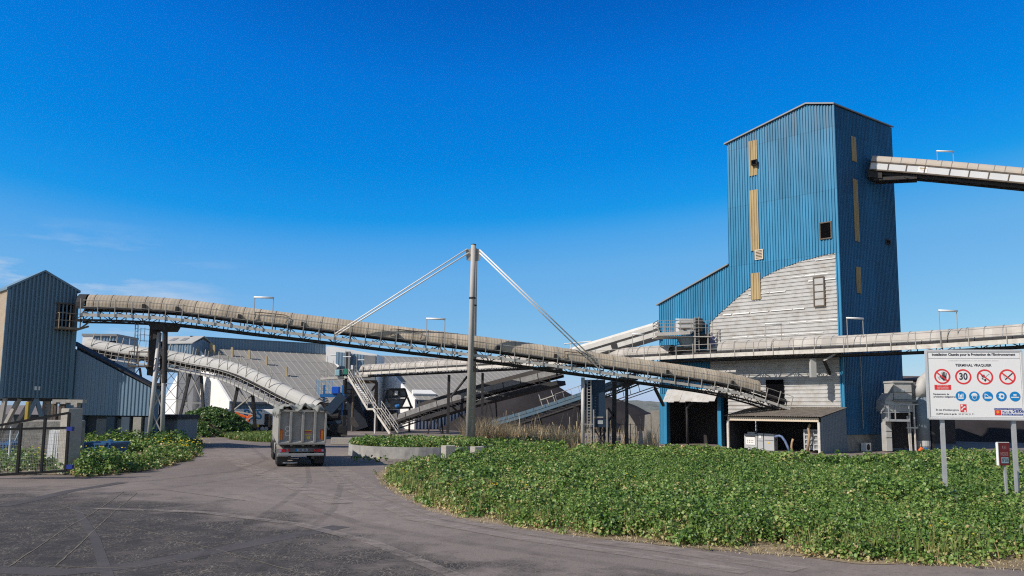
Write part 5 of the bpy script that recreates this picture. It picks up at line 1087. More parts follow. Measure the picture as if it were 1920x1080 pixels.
for y in (.75, 2.1, 6.6, 8.1):
    for s_ in (-1, 1):
        wd = .55 if y < 3 else .32
        x_o = s_*(h-.03); mb = MB(); mb.lathe((x_o, y, .52), [(.40, 0), (.49, -.02), (.52, -.06), (.52, -wd+.06), (.49, -wd+.02), (.40, -wd)], V((s_, 0, 0)), 22); wh = mb.build('wheel', M_RUBBER, TK)
        mb = MB(); mb.lathe((x_o, y, .52), [(.28, .012), (.28, .0)] if False else [(.29, -.05), (.29, .004), (.20, .004), (.12, -.03)], V((s_, 0, 0)), 16); mb.build('rim', M_CHASSIS, wh)
    for s_ in (-1, 1):
        x0, x1 = sorted((s_*(h-.6), s_*(h+.02))); mb = MB(); N_ = 9
        pts = [(y+.66*math.cos(math.pi*(k+.6)/(N_+.2)), .50+.64*math.sin(math.pi*(k+.6)/(N_+.2))) for k in range(N_)]
        for (ya, za), (yb, zb_) in zip(pts, pts[1:]): mb.add([(x0, ya, za), (x1, ya, za), (x1, yb, zb_), (x0, yb, zb_), (x0, ya, za+.03), (x1, ya, za+.03), (x1, yb, zb_+.03), (x0, yb, zb_+.03)], [(0, 1, 2, 3), (7, 6, 5, 4), (0, 4, 5, 1), (1, 5, 6, 2), (2, 6, 7, 3), (3, 7, 4, 0)])
        if y < 1: mb.add([(x0, -.02, .98), (x1, -.02, .98), (x1, -.02, .55), (x0, -.02, .55), (x0, .0, .98), (x1, .0, .98), (x1, .0, .55), (x0, .0, .55)], [(0, 1, 2, 3), (7, 6, 5, 4), (0, 4, 5, 1), (1, 5, 6, 2), (2, 6, 7, 3), (3, 7, 4, 0)])
        mb.build('mudguard', M_CHASSIS if not (y < 1 and s_ < 0) else M_TRUCK, TK)
for s_ in (-1, 1):
    mb = MB(); mb.abox(s_*.97-.27, s_*.97+.27, .12, .135, .18, .62); mb.build('mudflap', M_RUBBER, TK)
    mb = MB(); mb.abox(s_*(h-.12)-.05, s_*(h-.12)+.05, -.2, .02, zt_-.02, zt_+.10); mb.tube((s_*(h-.12)-.09, -.1, zt_+.06), (s_*(h-.12)+.09, -.1, zt_+.06), .04, 8); mb.build('tailgate_hinge', M_CHASSIS, tg)
# side skirt, tank, cab, mirrors
mb = MB(); mb.abox(-h+.05, -h+.5, 3.3, 5.0, .55, 1.1); mb.abox(h-.5, h-.05, 3.3, 5.0, .55, 1.1); mb.build('fuel_tank', M_GALV, TK, bevel=.1)
mb = MB(); mb.add([(-1.2, 7.5, .7), (1.2, 7.5, .7), (1.2, 9.4, .7), (-1.2, 9.4, .7), (-1.15, 7.5, 2.9), (1.15, 7.5, 2.9), (1.15, 9.1, 2.9), (-1.15, 9.1, 2.9)], [(3, 2, 1, 0), (4, 5, 6, 7), (0, 1, 5, 4), (1, 2, 6, 5), (2, 3, 7, 6), (3, 0, 4, 7)]); cab_ = mb.build('cab', mat('cab_grey', (.22, .22, .21), .4, var=.04), TK, bevel=.06)
mb = MB(); mb.abox(-1.19, -1.17, 8.0, 9.0, 1.7, 2.6); mb.abox(-1.0, 1.0, 7.46, 7.485, 1.9, 2.6); mb.build('window', M_GLASS, cab_)
for s_ in (-1, 1):
    mb = MB(); mb.abox(s_*1.36-.09, s_*1.36+.09, 9.0, 9.12, 1.9, 2.7); mi_ = mb.build('mirror', M_DARK, cab_, bevel=.03)
    mb.v = []; mb = MB(); mb.bar((s_*1.15, 9.05, 2.75), (s_*1.36, 9.05, 2.72), .05); mb.build('mirror_arm', M_DARK, cab_)
# tarpaulin: crumpled sheet over the load
bm_ = MB(); nx, ny = 34, 46; r2 = random.Random(5)
def tz(x, y):
    e = min(1, (h+.08-abs(x))/.35); base = 3.02+.22*e
    n_ = .07*math.sin(5.1*x+2.3*y+1.5*math.sin(2*x))+.05*math.sin(9.7*x-3.1*y+1)+.05*math.sin(4.0*y+1.2*math.sin(3*x))+.03*math.sin(17*x+6*y)+r2.uniform(-.02, .02)
    back = max(0, 1-y/.9); return base+n_*(.5+.5*e)+.06*(math.sin(7*x+1)*back)-(.16*max(0, x-.55)*back)
vs = []
for j in range(ny):
    for i in range(nx):
        x = -h-.12+(2*h+.2)*i/(nx-1); y = -.02+6.9*(j/(ny-1))**1.3
        if j == 0: y += .12*math.sin(6*x)+.10*math.sin(13*x+1)
        z = tz(x, y)
        if i == 0: z -= .22+.12*math.sin(3*y)
        if j == 0: z -= .12+.08*math.sin(9*x)
        vs.append((x, y, max(z, 3.04 if 1 < i < nx-1 and j > 0 else 2.7)))
bm_.add(vs, [(j*nx+i, j*nx+i+1, (j+1)*nx+i+1, (j+1)*nx+i) for j in range(ny-1) for i in range(nx-1)])
tp = bm_.build('tarpaulin', M_TARP, TK, smooth=True); sd_ = tp.modifiers.new('thick', 'SOLIDIFY'); sd_.thickness = .015
# ------------------------------------------------------------------ elevator box under the tan conveyor
ed = 66.2
def ex(px, py, d=ed): return P(px, py, d)
EL = thing('bucket_elevator', 'dark blue elevator casing on legs with a ladder under the tan conveyor', 'elevator', gx(1120, ed))
M_NAVYST = mat('dark_blue_casing', (.018, .04, .075), .6, var=.15)
a, b = ex(1106, 712), ex(1135, 783); mb = MB(); mb.abox(a.x, b.x, ed, ed+1.8, b.z, a.z); mb.abox(a.x-.35, a.x-.003, ed+.4, ed+1.6, b.z+.5, a.z); mb.build('casing', M_NAVYST, EL)
a, b = ex(1111, 786), ex(1140, 801); mb = MB(); mb.abox(a.x, b.x, ed-.35, ed+1.9, b.z, a.z); bt = mb.build('boot', M_NAVYST, EL)
a, b = ex(1120, 788), ex(1129.5, 795); mb = MB(); mb.abox(a.x, b.x, ed-.375, ed-.353, b.z, a.z); mb.build('data_plate', M_GREYBOX, bt)
mb = MB(); a, b = ex(1113, 781), ex(1131, 783.5); mb.abox(a.x, b.x, ed-.06, ed-.004, b.z, a.z); mb.build('flange', M_RAIL, EL)
for px in (1112, 1126, 1133, 1140):
    mb = MB(); q = gx(px, ed+(.2 if px in (1112, 1140) else 1.4)); mb.bar(q, V((q.x, q.y, ex(1120, 801).z)), .16); mb.build('leg', M_DARK, EL)
mb = MB(); a, b = gx(1112, ed), gx(1140, ed); zz = ex(1120, 801).z; mb.bar(a, b+Z*zz, .09); mb.bar(b, a+Z*zz, .09); mb.build('cross_bracing', M_DARK, EL)
mb = MB(); q = gx(1093, ed-.2); mb.tube(q, V((q.x, q.y, ex(1093, 708).z)), .15, 12); mb.build('pale_pipe', M_PIPEG, EL, smooth=True)
mb = MB(); la, lb = gx(1101, ed-.3), gx(1108, ed-.3); zt_ = ex(1104, 712).z
mb.bar(la, la+Z*zt_, .06); mb.bar(lb, lb+Z*zt_, .08)
for k in range(24): mb.bar(la+Z*zt_*(k+.5)/24, lb+Z*zt_*(k+.5)/24, .05)
mb.build('ladder', M_RAIL, EL)
mb = MB()
for px in (1113, 1138): q = gx(px, ed-.5); mb.bar(q, V((q.x, q.y, ex(px, 768).z)), .09)
mb.bar(V((gx(1088, ed-.5).x, ed-.5, ex(1100, 795).z)), V((gx(1113, ed-.5).x, ed-.5, ex(1100, 795).z)), .06); mb.build('guard_rail', M_RAIL, EL)
mb = MB(); mb.bar(ex(1140, 765, ed+1), ex(1152, 782, ed+1), .16); mb.bar(ex(1140, 790, ed+1), ex(1152, 776, ed+1), .16); mb.build('side_brace', M_DARK, EL)
# ------------------------------------------------------------------ blue stockpile conveyor and dark loading conveyor
def trough(name, label, path, wd, skirt, m, sm, post_sp=1.6, legs=(), group=None, panel=True):
    t = thing(name, label, 'conveyor', path[0]-Z*.5, group); fr = frames(path, .5); L_ = fr[-1][4]
    mb = MB()
    for s_ in (1, -1): sweep(mb, fr, rect(s_*wd/2, -.1, .06, .16))
    mb.build('stringer', m, t)
    if panel:
        mb = MB(); sweep(mb, fr, rect(wd/2+.02, .28, .03, skirt/2)); sweep(mb, fr, rect(-wd/2-.02, .28+.1, .03, skirt/2)); sk = mb.build('skirt_panel', sm, t)
        mb = MB(); s = .5
        while s < L_: f = at(fr, s); mb.bar(off(f, wd/2+.07, .28-skirt/2), off(f, wd/2+.07, .28+skirt/2), .07, up=f[1]); s += post_sp
        mb.build('panel_stiffener', m, sk)
    mb = MB(); sweep(mb, fr, [(-wd*.4, .2), (-wd*.2, .02), (wd*.2, .02), (wd*.4, .2), (wd*.4, .24), (wd*.2, .06), (-wd*.2, .06), (-wd*.4, .24)]); mb.build('belt', M_BLACK, t)
    mb = MB(); sweep(mb, fr, rect(wd/2, -.75, .06, .07)); sweep(mb, fr, rect(-wd/2, -.75, .06, .07)); s = 0; i = 0
    while s < L_-1.3:
        f, g = at(fr, s), at(fr, s+1.2)
        for q in (1, -1): mb.bar(off(f, q*wd/2, -.2), off(g, q*wd/2, -.75), .06); mb.bar(off(g, q*wd/2, -.2), off(g, q*wd/2, -.75), .06)
        s += 1.2
    mb.build('truss', M_DARK, t)
    for sfrac, px, d in legs:
        f = at(fr, L_*sfrac); mb = MB(); p_ = f[0]; mb.bar(off(f, wd/2, -.7), V((p_.x+.9, p_.y-wd/2, 0)), .18); mb.bar(off(f, -wd/2, -.7), V((p_.x+.9, p_.y+wd/2, 0)), .18); mb.bar(off(f, wd/2, -.7), V((p_.x-.9, p_.y-wd/2, 0)), .18); mb.build('leg', M_DARK, t)
    return t, fr
M_SKIRT = mat('grey_skirt_panel', (.25, .25, .25), .6, .2, var=.18, scale=.8, dirt=(.1, .09, .08), damt=.6)
tN, frN = trough('loading_conveyor', 'dark inclined loading conveyor with grey skirt panels rising behind the mast', [P(738, 793, 108), P(800, 771, 105), P(900, 741, 100), P(1000, 716, 96), P(1050, 703, 94)], 1.7, .9, M_DARK, M_SKIRT, 2.6, legs=((.28, 0, 0), (.62, 0, 0)))
mb = MB(); mid = frN[len(frN)//3:]
sweep(mb, [f for f in frN if 3.5 < f[4]], [(-.95, .75), (-1.0, 1.35), (-.6, 1.5), (-.55, .8)]); mb.build('back_hood', mat('sooty_hood', (.055, .05, .047), .85, var=.25), tN)
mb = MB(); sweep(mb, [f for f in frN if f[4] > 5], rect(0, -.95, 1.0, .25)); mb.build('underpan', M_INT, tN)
f = frN[0]; mb = MB(); mb.add([off(f, a, b, c) for a, b, c in ((-.9, 0, -1.2), (.9, 0, -1.2), (.9, 0, 1.4), (-.9, 0, 1.4), (-1.1, 1.0, -.4), (1.1, 1.0, -.4), (1.1, .9, 1.8), (-1.1, .9, 1.8))], [(3, 2, 1, 0), (4, 5, 6, 7), (0, 1, 5, 4), (1, 2, 6, 5), (2, 3, 7, 6), (3, 0, 4, 7)]); mb.build('feed_chute', M_SKIRT, tN)
M_BLUECONV = mat('blue_grey_conveyor', (.065, .125, .18), .6, var=.15, scale=1, dirt=(.1, .09, .08), damt=.5)
tO, frO = trough('stockpile_conveyor', 'blue low conveyor climbing to the right in front of the coal heap', [P(928, 795, 92), P(990, 778, 90), P(1085, 747, 87), P(1140, 728, 85), P(1190, 707, 83)], 1.1, .34, M_BLUECONV, M_BLUECONV, 1.3, legs=((.3, 0, 0), (.58, 0, 0)))
mb = MB()
for k in range(13): f = at(frO, 2+k*.7); mb.tube(off(f, .5, .3), off(f, -.5, .3), .09, 6)
mb.build('roller_set', M_GALV, tO)
f = at(frO, 7.3); mb = MB(); mb.box(off(f, .2, 1.05), f[1]*.9, f[2]*.5, f[3]*.05); 
for c in (-.8, 0, .8): mb.bar(off(f, .6, .3, c), off(f, .6, 1.7 if c else 1.1, c-.1), .07)
mb.build('maintenance_frame', M_RAIL, tO)
mb = MB(); mb.pipe([off(at(frO, 8.5+k*1.0), .6, 1.15) for k in range(9)], .03, 4)
for k in range(9): f = at(frO, 8.5+k); mb.bar(off(f, .6, .1), off(f, .6, 1.15), .04)
mb.build('handrail', M_RAIL, tO)
# twin light rails on the right going to the tower (thin walkway under C)
mb = MB(); mb.tube(P(1152, 751, 84), P(1245, 719, 80.5), .05, 6); mb.tube(P(1152, 756, 84), P(1245, 724, 80.5), .05, 6)
for px in (1170, 1183, 1200): mb.bar(P(px, 751-(px-1152)*.34, 83), P(px-3, 727-(px-1152)*.1, 83), .06)
solo(mb, 'cable_carrier', M_DARK, 'thin pair of dark cable pipes crossing the sky above the far hill', 'cable carrier', loc=P(1152, 756, 84))
# ------------------------------------------------------------------ head of the grey conveyor: platform, stair, screening plant
cd_ = 109.0
def q_(px, py, d=cd_): return P(px, py, d)
AP = thing('access_platform', 'steel access platform with railings at the left end of the level grey conveyor', 'platform', gx(646, cd_))
a, b = q_(601, 710), q_(690, 706); mb = MB(); mb.bar(a, q_(655, 707), .12, .3); mb.bar(q_(655, 707), q_(690, 704), .12, .3); dk = mb
dk.prism([V((a.x, cd_+.1, a.z-.1)), V((b.x, cd_+.1, b.z-.1)), V((b.x, cd_+2.2, b.z-.1)), V((a.x, cd_+2.2, a.z-.1))], Z*.06); dk.build('deck', M_BEAM, AP)
mb = MB()
for u in (0, .16, .33, .5, .66): p = a.lerp(q_(655, 707), u*1.5 if u < .67 else 1); mb.bar(p, p+Z*1.1, .06); mb.bar(p+V((0, 2.1, 0)), p+V((0, 2.1, 1.1)), .06)
for z_ in (.55, 1.1): mb.bar(a+Z*z_, q_(652, 707)+Z*z_, .05); mb.bar(a+V((0, 2.1, z_)), q_(652, 707)+V((0, 2.1, z_)), .05); mb.bar(a+Z*z_, a+V((0, 2.1, z_)), .05)
for px, yt in ((613, 668), (624, 676), (647, 655), (668, 664)): p = q_(px, 706); mb.bar(p, V((p.x, p.y, q_(px, yt).z)), .05)
mb.build('railing', M_RAIL, AP)
for px0, px1, y_ in ((620, 630, 666), (643, 658, 669), (671, 683, 675)):
    mb = MB(); mb.tube(q_(px0, y_), q_(px1, y_), .08, 6); mb.build('lamp_tube', M_LAMP, AP)
for px, d in ((644, cd_+.2), (661, cd_+1.8)):
    mb = MB(); p = gx(px, d); mb.tube(p, V((p.x, p.y, q_(px, 712).z)), .24 if px < 650 else .17, 10); mb.build('leg', M_DARK if px < 650 else M_BROWNST, AP)
mb = MB(); p = gx(646.5, cd_+.6); mb.bar(V((p.x, p.y, 4)), V((p.x, p.y, q_(646, 660).z)), .3); mb.build('dark_post', M_DARK, AP)
mb = MB(); c = q_(641, 697, cd_+1); mb.lathe(c-V((0, .5, 0)), [(.75, 0), (.8, .1), (.8, .9), (.75, 1)], V((0, 1, 0)), 16); mb.build('head_drum_guard', M_NAVYST, AP)
mb = MB(); c = q_(649, 697, cd_-.2); mb.box(c, V((.3, 0, 0)), V((0, .3, 0)), Z*.38); mb.build('gear_unit', mat('green_paint', (.03, .2, .14), .5), AP, bevel=.05)
mb = MB(); c = q_(633, 699, cd_-.1); mb.box(c, V((.32, 0, 0)), V((0, .3, 0)), Z*.4); mb.build('motor', mat('pale_blue_motor', (.3, .5, .56), .5), AP, bevel=.08)
mb = MB(); c = q_(660, 690, cd_); mb.box(c+Z*.1, V((.14, 0, 0)), V((0, .12, 0)), Z*.3); mb.build('switch_box', M_LAMP, AP)
ST = thing('steel_stair', 'long narrow steel stair with handrails going down to the right from the platform', 'stair', gx(700, 103))
s_top, s_mid, s_mid2, s_bot = P(653, 706, 108.5), P(689, 767, 104), P(700, 767, 103.5), P(731, 813, 101); sw = V((.9, .75, 0))
mb = MB()
for o in (V((0, 0, 0)), sw):
    mb.bar(s_top+o, s_mid+o, .09, .3); mb.bar(s_mid+o, s_mid2+o, .09, .25); mb.bar(s_mid2+o, s_bot+o, .09, .3)
mb.build('stringer', M_BEAM, ST)
mb = MB()
for p, q, n_ in ((s_top, s_mid, 16), (s_mid2, s_bot, 13)):
    for k in range(n_): c = p.lerp(q, (k+.5)/n_); mb.box(c+sw/2, sw/2, V((.12, -.1, 0)), Z*.025)
mb.prism([s_mid, s_mid2, s_mid2+sw, s_mid+sw], Z*.05); mb.build('tread', M_BROWNST, ST)
mb = MB()
for o in (V((0, 0, 0)), sw):
    for p, q, n_ in ((s_top, s_mid, 5), (s_mid2, s_bot, 4)):
        mb.bar(p+o+Z*1.05, q+o+Z*1.05, .05); mb.bar(p+o+Z*.55, q+o+Z*.55, .04)
        for k in range(n_+1): c = p.lerp(q, k/n_)+o; mb.bar(c, c+Z*1.05, .05)
mb.build('handrail', M_BEAM, ST)
mb = MB(); p = P(704, 771, 102.8); mb.tube(V((p.x, p.y, 0)), p, .09, 8); mb.build('leg', M_LAMP, ST)
SP = thing('screening_plant', 'blue and black screening plant with railings and chutes just right of the truck', 'machine', gx(622, 90))
sd0 = 90.0
def s_(px, py, d=sd0): return P(px, py, d)
mb = MB()
for px, d in ((606, sd0), (641, sd0), (606, sd0+2.5)): p = gx(px, d); mb.bar(p+Z*.6, V((p.x, p.y, s_(px, 722).z)), .2)
mb.bar(s_(600, 742), s_(646, 742), .3, .35); mb.bar(s_(600, 742, sd0+2), s_(646, 742, sd0+2), .3, .35); mb.build('frame', M_BLUEPAINT, SP)
mb = MB(); a, b = s_(609, 738), s_(645, 744); mb.abox(a.x, b.x, sd0-.1, sd0+2.2, b.z, a.z); mb.build('deck_beam', M_NAVYST, SP)
mb = MB(); mb.bar(s_(644, 741), s_(617, 772), 1.0, .9, up=V((0, 1, 0))); mb.build('chute', M_NAVYST, SP)
mb = MB(); a, b = s_(623, 725), s_(636, 738); mb.abox(a.x, b.x, sd0-.3, sd0+.6, b.z, a.z); mb.build('motor_box', mat('bright_blue', (.01, .10, .55), .45), SP, bevel=.04)
mb = MB()
for z_ in (.55, 1.1, 1.6): mb.bar(s_(592, 741)+Z*z_*.95, s_(622, 741)+Z*z_*.95, .045); mb.bar(s_(592, 741, sd0+2)+Z*z_*.95, s_(640, 741, sd0+2)+Z*z_*.95, .045); mb.bar(s_(592, 741)+Z*z_*.95, s_(592, 741, sd0+2)+Z*z_*.95, .045)
for px in (592, 597, 602, 609, 616, 622): p = s_(px, 741); mb.bar(p, p+Z*1.75, .06)
mb.build('railing', mat('light_blue_rail', (.16, .33, .50), .5), SP)
mb = MB()
for k in range(5): c = s_(597+k*.2, 755+k*3); mb.pipe([c+V((-.5, 0, -.5)), c+V((-.2, -.1, .3)), c+V((.4, -.1, .6)), c+V((1.1, 0, .4))], .05, 5)
mb.build('rubber_hose', M_BLACK, SP)
mb = MB(); mb.lathe(s_(613, 780)+V((-.3, 0, 0)), [(.2, -.02), (.55, 0), (.55, 1.6), (.2, 1.62)], V((1, .1, 0)), 16); mb.lathe(s_(606, 781, sd0-.6), [(.5, 0), (.5, .3)], V((1, 0, 0)), 16); mb.build('drum', M_DARK, SP)
mb = MB(); a, b = s_(605, 768, sd0+3), s_(652, 770, sd0+3); mb.abox(a.x, b.x, sd0+3, sd0+3.2, 0, a.z); mb.bar(s_(607, 772, sd0+3), s_(648, 800, sd0+3), .25); mb.build('dark_housing', M_DARK, SP); mb = MB(); mb.abox(s_(626, 800).x, s_(643, 800).x, sd0-.2, sd0+1.5, .3, 2.4); mb.build('gear_housing', M_DARK, SP)
mb = MB(); mb.bar(s_(607, 793), s_(640, 791), .5, .35); mb.build('cross_member', M_NAVYST, SP)
mb = MB()
for k in range(9):
    a = s_(608+k*4.2, 806+3*((k*7) % 3)); mb.box(a+V((0, .4*((k*5) % 4), .4)), V((.2+.12*(k % 3), .1, 0)), V((0, .3, 0)), Z*(.4+.25*((k*3) % 4)))
mb.build('drive_gear', M_DARK, SP, bevel=.04)
mb = MB(); mb.bar(s_(616, 806), s_(610, 790), .14); mb.bar(s_(616, 806), s_(624, 794), .12); mb.build('pale_strut', M_RAIL, SP)
WM = thing('transfer_hopper', 'large sooty hopper body with slanted plates behind the steel stair', 'hopper', gx(690, 113))
mb = MB(); a, b = P(652, 768, 114), P(742, 815, 114); mb.abox(a.x, b.x, 114, 116, 0, a.z); mb.build('lower_wall', mat('sooty_navy', (.02, .026, .038), .7, var=.3), WM)
mb = MB(); mb.prism([P(650, 715, 112.5), P(668, 735, 112.5), P(690, 800, 112.5), P(662, 809, 112.5), P(650, 809, 112.5)], V((0, 1.5, 0))); mb.build('slanted_plate', MATS['sooty_navy'], WM)
mb = MB(); mb.bar(P(664, 716, 112), P(707, 716, 112), .45); mb.bar(gx(706, 112), P(706, 716, 112), .4); mb.bar(P(697, 733, 112), P(706, 720, 112), .25); mb.bar(gx(702, 112), P(703, 735, 112), .16); mb.build('portal_frame', M_BROWNST, WM)
mb = MB(); mb.prism([P(656, 782, 100), P(664, 783, 100), P(673, 798, 100), P(668, 802, 100), P(657, 797, 100)], V((0, .5, 0))); mb.build('loose_sheet', M_CHASSIS, WM)
HB = thing('feed_hopper', 'grey trapezoid feed hopper frame above the low end of the loading conveyor', 'hopper', gx(743, 111))
hd_ = 111.0; mb = MB()
fr_ = [P(727, 730, hd_), P(759, 729, hd_), P(764, 744, hd_), P(723, 745, hd_)]
for p, q in zip(fr_, fr_[1:]+fr_[:1]): mb.bar(p, q, .22)
for u in (.33, .66): mb.bar(fr_[0].lerp(fr_[1], u), fr_[3].lerp(fr_[2], u), .14)
for px0, px1 in ((723, 716), (764, 772)): mb.bar(P(px0, 745, hd_), P(px1, 765, hd_), .26)
mb.bar(P(725, 745, hd_), P(735, 765, hd_), .2); mb.bar(P(762, 745, hd_), P(752, 765, hd_), .2); mb.bar(P(714, 766, hd_), P(774, 764, hd_), .3); mb.build('frame', M_DARK, HB)
mb = MB(); mb.prism([p+V((0, .2, 0)) for p in fr_], V((0, .1, 0))); mb.prism([P(727, 747, hd_+1), P(760, 747, hd_+1), P(752, 763, hd_+1), P(735, 763, hd_+1)], V((0, .6, 0))); mb.build('hopper_plate', M_SKIRT, HB)
mb = MB(); p = P(743, 737, hd_-.15); mb.box(p, V((.22, 0, 0)), V((0, .02, 0)), Z*.3); mb.build('notice_plate', M_LAMP, HB)
mb = MB(); p = P(745, 762, hd_-.3); mb.lathe(p, [(.25, -.3), (.3, 0), (.25, .3)], V((1, 0, .2)), 12); mb.build('motor', M_BLUEPAINT, HB)
mb = MB()
for px in (718, 768): mb.bar(gx(px, hd_), P(px, 766, hd_), .25)
mb.build('leg', M_DARK, HB)
mb = MB(); mb.abox(gx(622, 70.5).x, gx(684, 70.5).x, 70.5, 71.2, 0, P(650, 821, 70.5).z); solo(mb, 'concrete_barrier', M_CONC, 'long low pale concrete barrier at the foot of the screening plant', 'barrier', loc=gx(650, 70.5), bevel=.04)
# ------------------------------------------------------------------ dust hopper standing on the grey conveyor
hd2 = dC(1285)-.4
def h_(px, py, d=hd2): return P(px, py, d)
DH = thing('dust_filter_hopper', 'grey dust filter box over a hopper, with a railed deck, astride the level conveyor', 'hopper', h_(1290, 668))
a, b = h_(1271, 601), h_(1298, 624); mb = MB(); mb.abox(a.x, b.x, hd2-.6, hd2+1.1, b.z, a.z); q = h_(1273, 596)
mb.prism([V((a.x, hd2-.6, a.z+.004)), V((b.x, hd2-.6, a.z+.004)), V((b.x, hd2+1.1, a.z+.2)), V((a.x, hd2+1.1, a.z+.2))], Z*.12); bx_ = mb.build('filter_box', mat('pale_steel_box', (.55, .55, .54), .6, var=.08), DH)
mb = MB()
for y_ in (606, 616): p, q = h_(1271, y_, hd2-.63), h_(1298, y_-.5, hd2-.63); mb.bar(p, q, .06)
p = h_(1283, 617, hd2-.66); mb.box(p, V((.1, 0, 0)), V((0, .04, 0)), Z*.1); mb.build('seam', M_BROWNST, bx_)
a, b = h_(1299, 597), h_(1317, 622); mb = MB(); mb.abox(a.x, b.x, hd2-.2, hd2+1.4, b.z, a.z); mb.build('fan_housing', M_DARK, DH, bevel=.05)
mb = MB(); mb.bar(h_(1228, 627, hd2-1.2), h_(1294, 623.5, hd2-1.2), .1, .32); a = h_(1228, 627); b = h_(1330, 622); mb.abox(a.x, b.x, hd2-1.1, hd2+1.6, a.z-.3, a.z-.22); mb.build('deck', M_BEAM, DH)
mb = MB(); zd = h_(1260, 626).z; xs = [h_(px, 626).x for px in (1230, 1240, 1252, 1271, 1291, 1318, 1331)]
for y_ in (hd2-1.15, hd2+1.5):
    for x in xs: mb.bar(V((x, y_, zd-.1)), V((x, y_, zd+1.15)), .055)
    for z_ in (.5, .85, 1.15): mb.bar(V((xs[0], y_, zd+z_)), V((xs[-1], y_, zd+z_)), .04); mb.bar(V((xs[0], hd2-1.15, zd+z_)), V((xs[0], hd2+1.5, zd+z_)), .04)
mb.build('railing', M_RAIL, DH)
mb = MB(); zt_, zl = h_(1285, 631).z, h_(1285, 652).z; x0, x1, x2, x3 = h_(1272, 631).x, h_(1300, 631).x, h_(1281, 652).x, h_(1299, 652).x
mb.add([(x0, hd2-.7, zt_), (x1, hd2-.7, zt_), (x1, hd2+1, zt_), (x0, hd2+1, zt_), (x2, hd2-.4, zl), (x3, hd2-.4, zl), (x3, hd2+.6, zl), (x2, hd2+.6, zl)], [(0, 1, 2, 3), (7, 6, 5, 4), (0, 4, 5, 1), (1, 5, 6, 2), (2, 6, 7, 3), (3, 7, 4, 0)]); mb.build('hopper_cone', mat('blue_grey_steel', (.26, .31, .34), .6), DH)
for px in (1303.5, 1328):
    mb = MB(); p = h_(px, 672, hd2-1.0); mb.bar(p, V((p.x, p.y, h_(px, 598 if px < 1310 else 618).z)), .12); mb.build('post', M_RAIL, DH)
mb = MB(); l0, l1 = h_(1304.5, 663, hd2-.9), h_(1311, 663, hd2-.9); zz = h_(1305, 596).z
mb.bar(l0, V((l0.x, l0.y, zz)), .06); mb.bar(l1, V((l1.x, l1.y, zz)), .06)
for k in range(14): u = (k+.5)/14; z_ = l0.z+(zz-l0.z)*u; mb.bar(V((l0.x, l0.y, z_)), V((l1.x, l1.y, z_)), .045)
mb.build('ladder', M_RAIL, DH)
a, b = h_(1313, 626), h_(1331, 650); mb = MB(); mb.abox(a.x, b.x, hd2, hd2+1.2, b.z, a.z); mb.build('chute_box', M_DARK, DH); mb = MB(); p = h_(1334, 640); mb.box(p, V((.25, 0, 0)), V((0, .3, 0)), Z*.5); mb.build('violet_panel', mat('violet_panel', (.16, .16, .30), .6), DH)
mb = MB(); p, q = h_(1266, 650), h_(1300, 659); mb.abox(p.x, q.x, hd2-.3, hd2+1.0, q.z, p.z); mb.build('skirt_box', M_BROWNST, DH)
# ------------------------------------------------------------------ dust filter plant right of the big tower
fd = 67.5
def f_(px, py, d=fd): return P(px, py, d)
FP_ = thing('dust_filter_plant', 'grey dust filter with a railed landing and a fat vertical duct beside the tower', 'filter', gx(1690, fd))
M_FILT = mat('pale_filter_steel', (.46, .46, .45), .6, var=.08, dirt=(.3, .27, .23), damt=.4)
def fbox(name, x0, y0, x1, y1, dn=0.0, dep=1.8, m=M_FILT, par=None, bevel=0.0):
    a, b = f_(x0, y0), f_(x1, y1); mb = MB(); mb.abox(a.x, b.x, fd+dn, fd+dn+dep, b.z, a.z); return mb.build(name, m, par or FP_, bevel=bevel)
ub = fbox('upper_box', 1675, 718, 1710, 749, 0); fbox('cap', 1673.5, 714, 1711, 717.8, -.1, 2.0, M_FILT, ub); fbox('seam', 1675, 735, 1710, 736, -.03, .028, M_BROWNST, ub); fbox('label_plate', 1689.5, 731, 1695, 735, -.04, .037, M_LAMP, ub)
fbox('side_box', 1711, 716, 1722, 760, .3, 1.8, M_SKIRT)
a = [f_(1660, 750), f_(1674.7, 750), f_(1674.7, 737), f_(1670, 737)]; mb = MB(); mb.prism(a, V((0, 1.6, 0))); mb.build('sloped_inlet', M_FILT, FP_)
fbox('lower_box', 1660, 750.3, 1712, 772, .05, 1.7, M_FILT); fbox('lip', 1674, 749.2, 1717, 753, -.15, .19, M_TRIM)
fbox('column', 1661, 772.3, 1674, 846, .05, .9, M_FILT)
for y_ in (787, 808, 820): fbox('column_seam', 1661, y_, 1674, y_+.7, .02, .028, M_DARK)
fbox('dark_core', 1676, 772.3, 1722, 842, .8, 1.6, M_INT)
mb = MB(); zz = f_(1675, 788).z; x0, x1 = f_(1654.5, 788).x, f_(1694, 788).x; mb.abox(x0, x1, fd-1.1, fd-.02, zz-.09, zz+.09); lg_ = mb.build('landing', M_GALV, FP_)
mb = MB(); zr = f_(1675, 758).z
for x in (x0+.04, (x0*2+x1)/3, x1-.04): mb.bar(V((x, fd-1.08, zz)), V((x, fd-1.08, zr)), .07)
for z_ in (zr, (zr+zz)/2): mb.bar(V((x0, fd-1.08, z_)), V((x1, fd-1.08, z_)), .06); mb.bar(V((x0+.04, fd-1.08, z_)), V((x0+.04, fd, z_)), .05); mb.bar(V((x1-.04, fd-1.08, z_)), V((x1-.04, fd, z_)), .05)
mb.build('railing', M_GALV, lg_)
mb = MB(); mb.bar(V((x0+.4, fd-.9, zz-.1)), f_(1676, 803, fd-.0), .09); mb.build('landing_brace', M_DARK, lg_)
mb = MB()
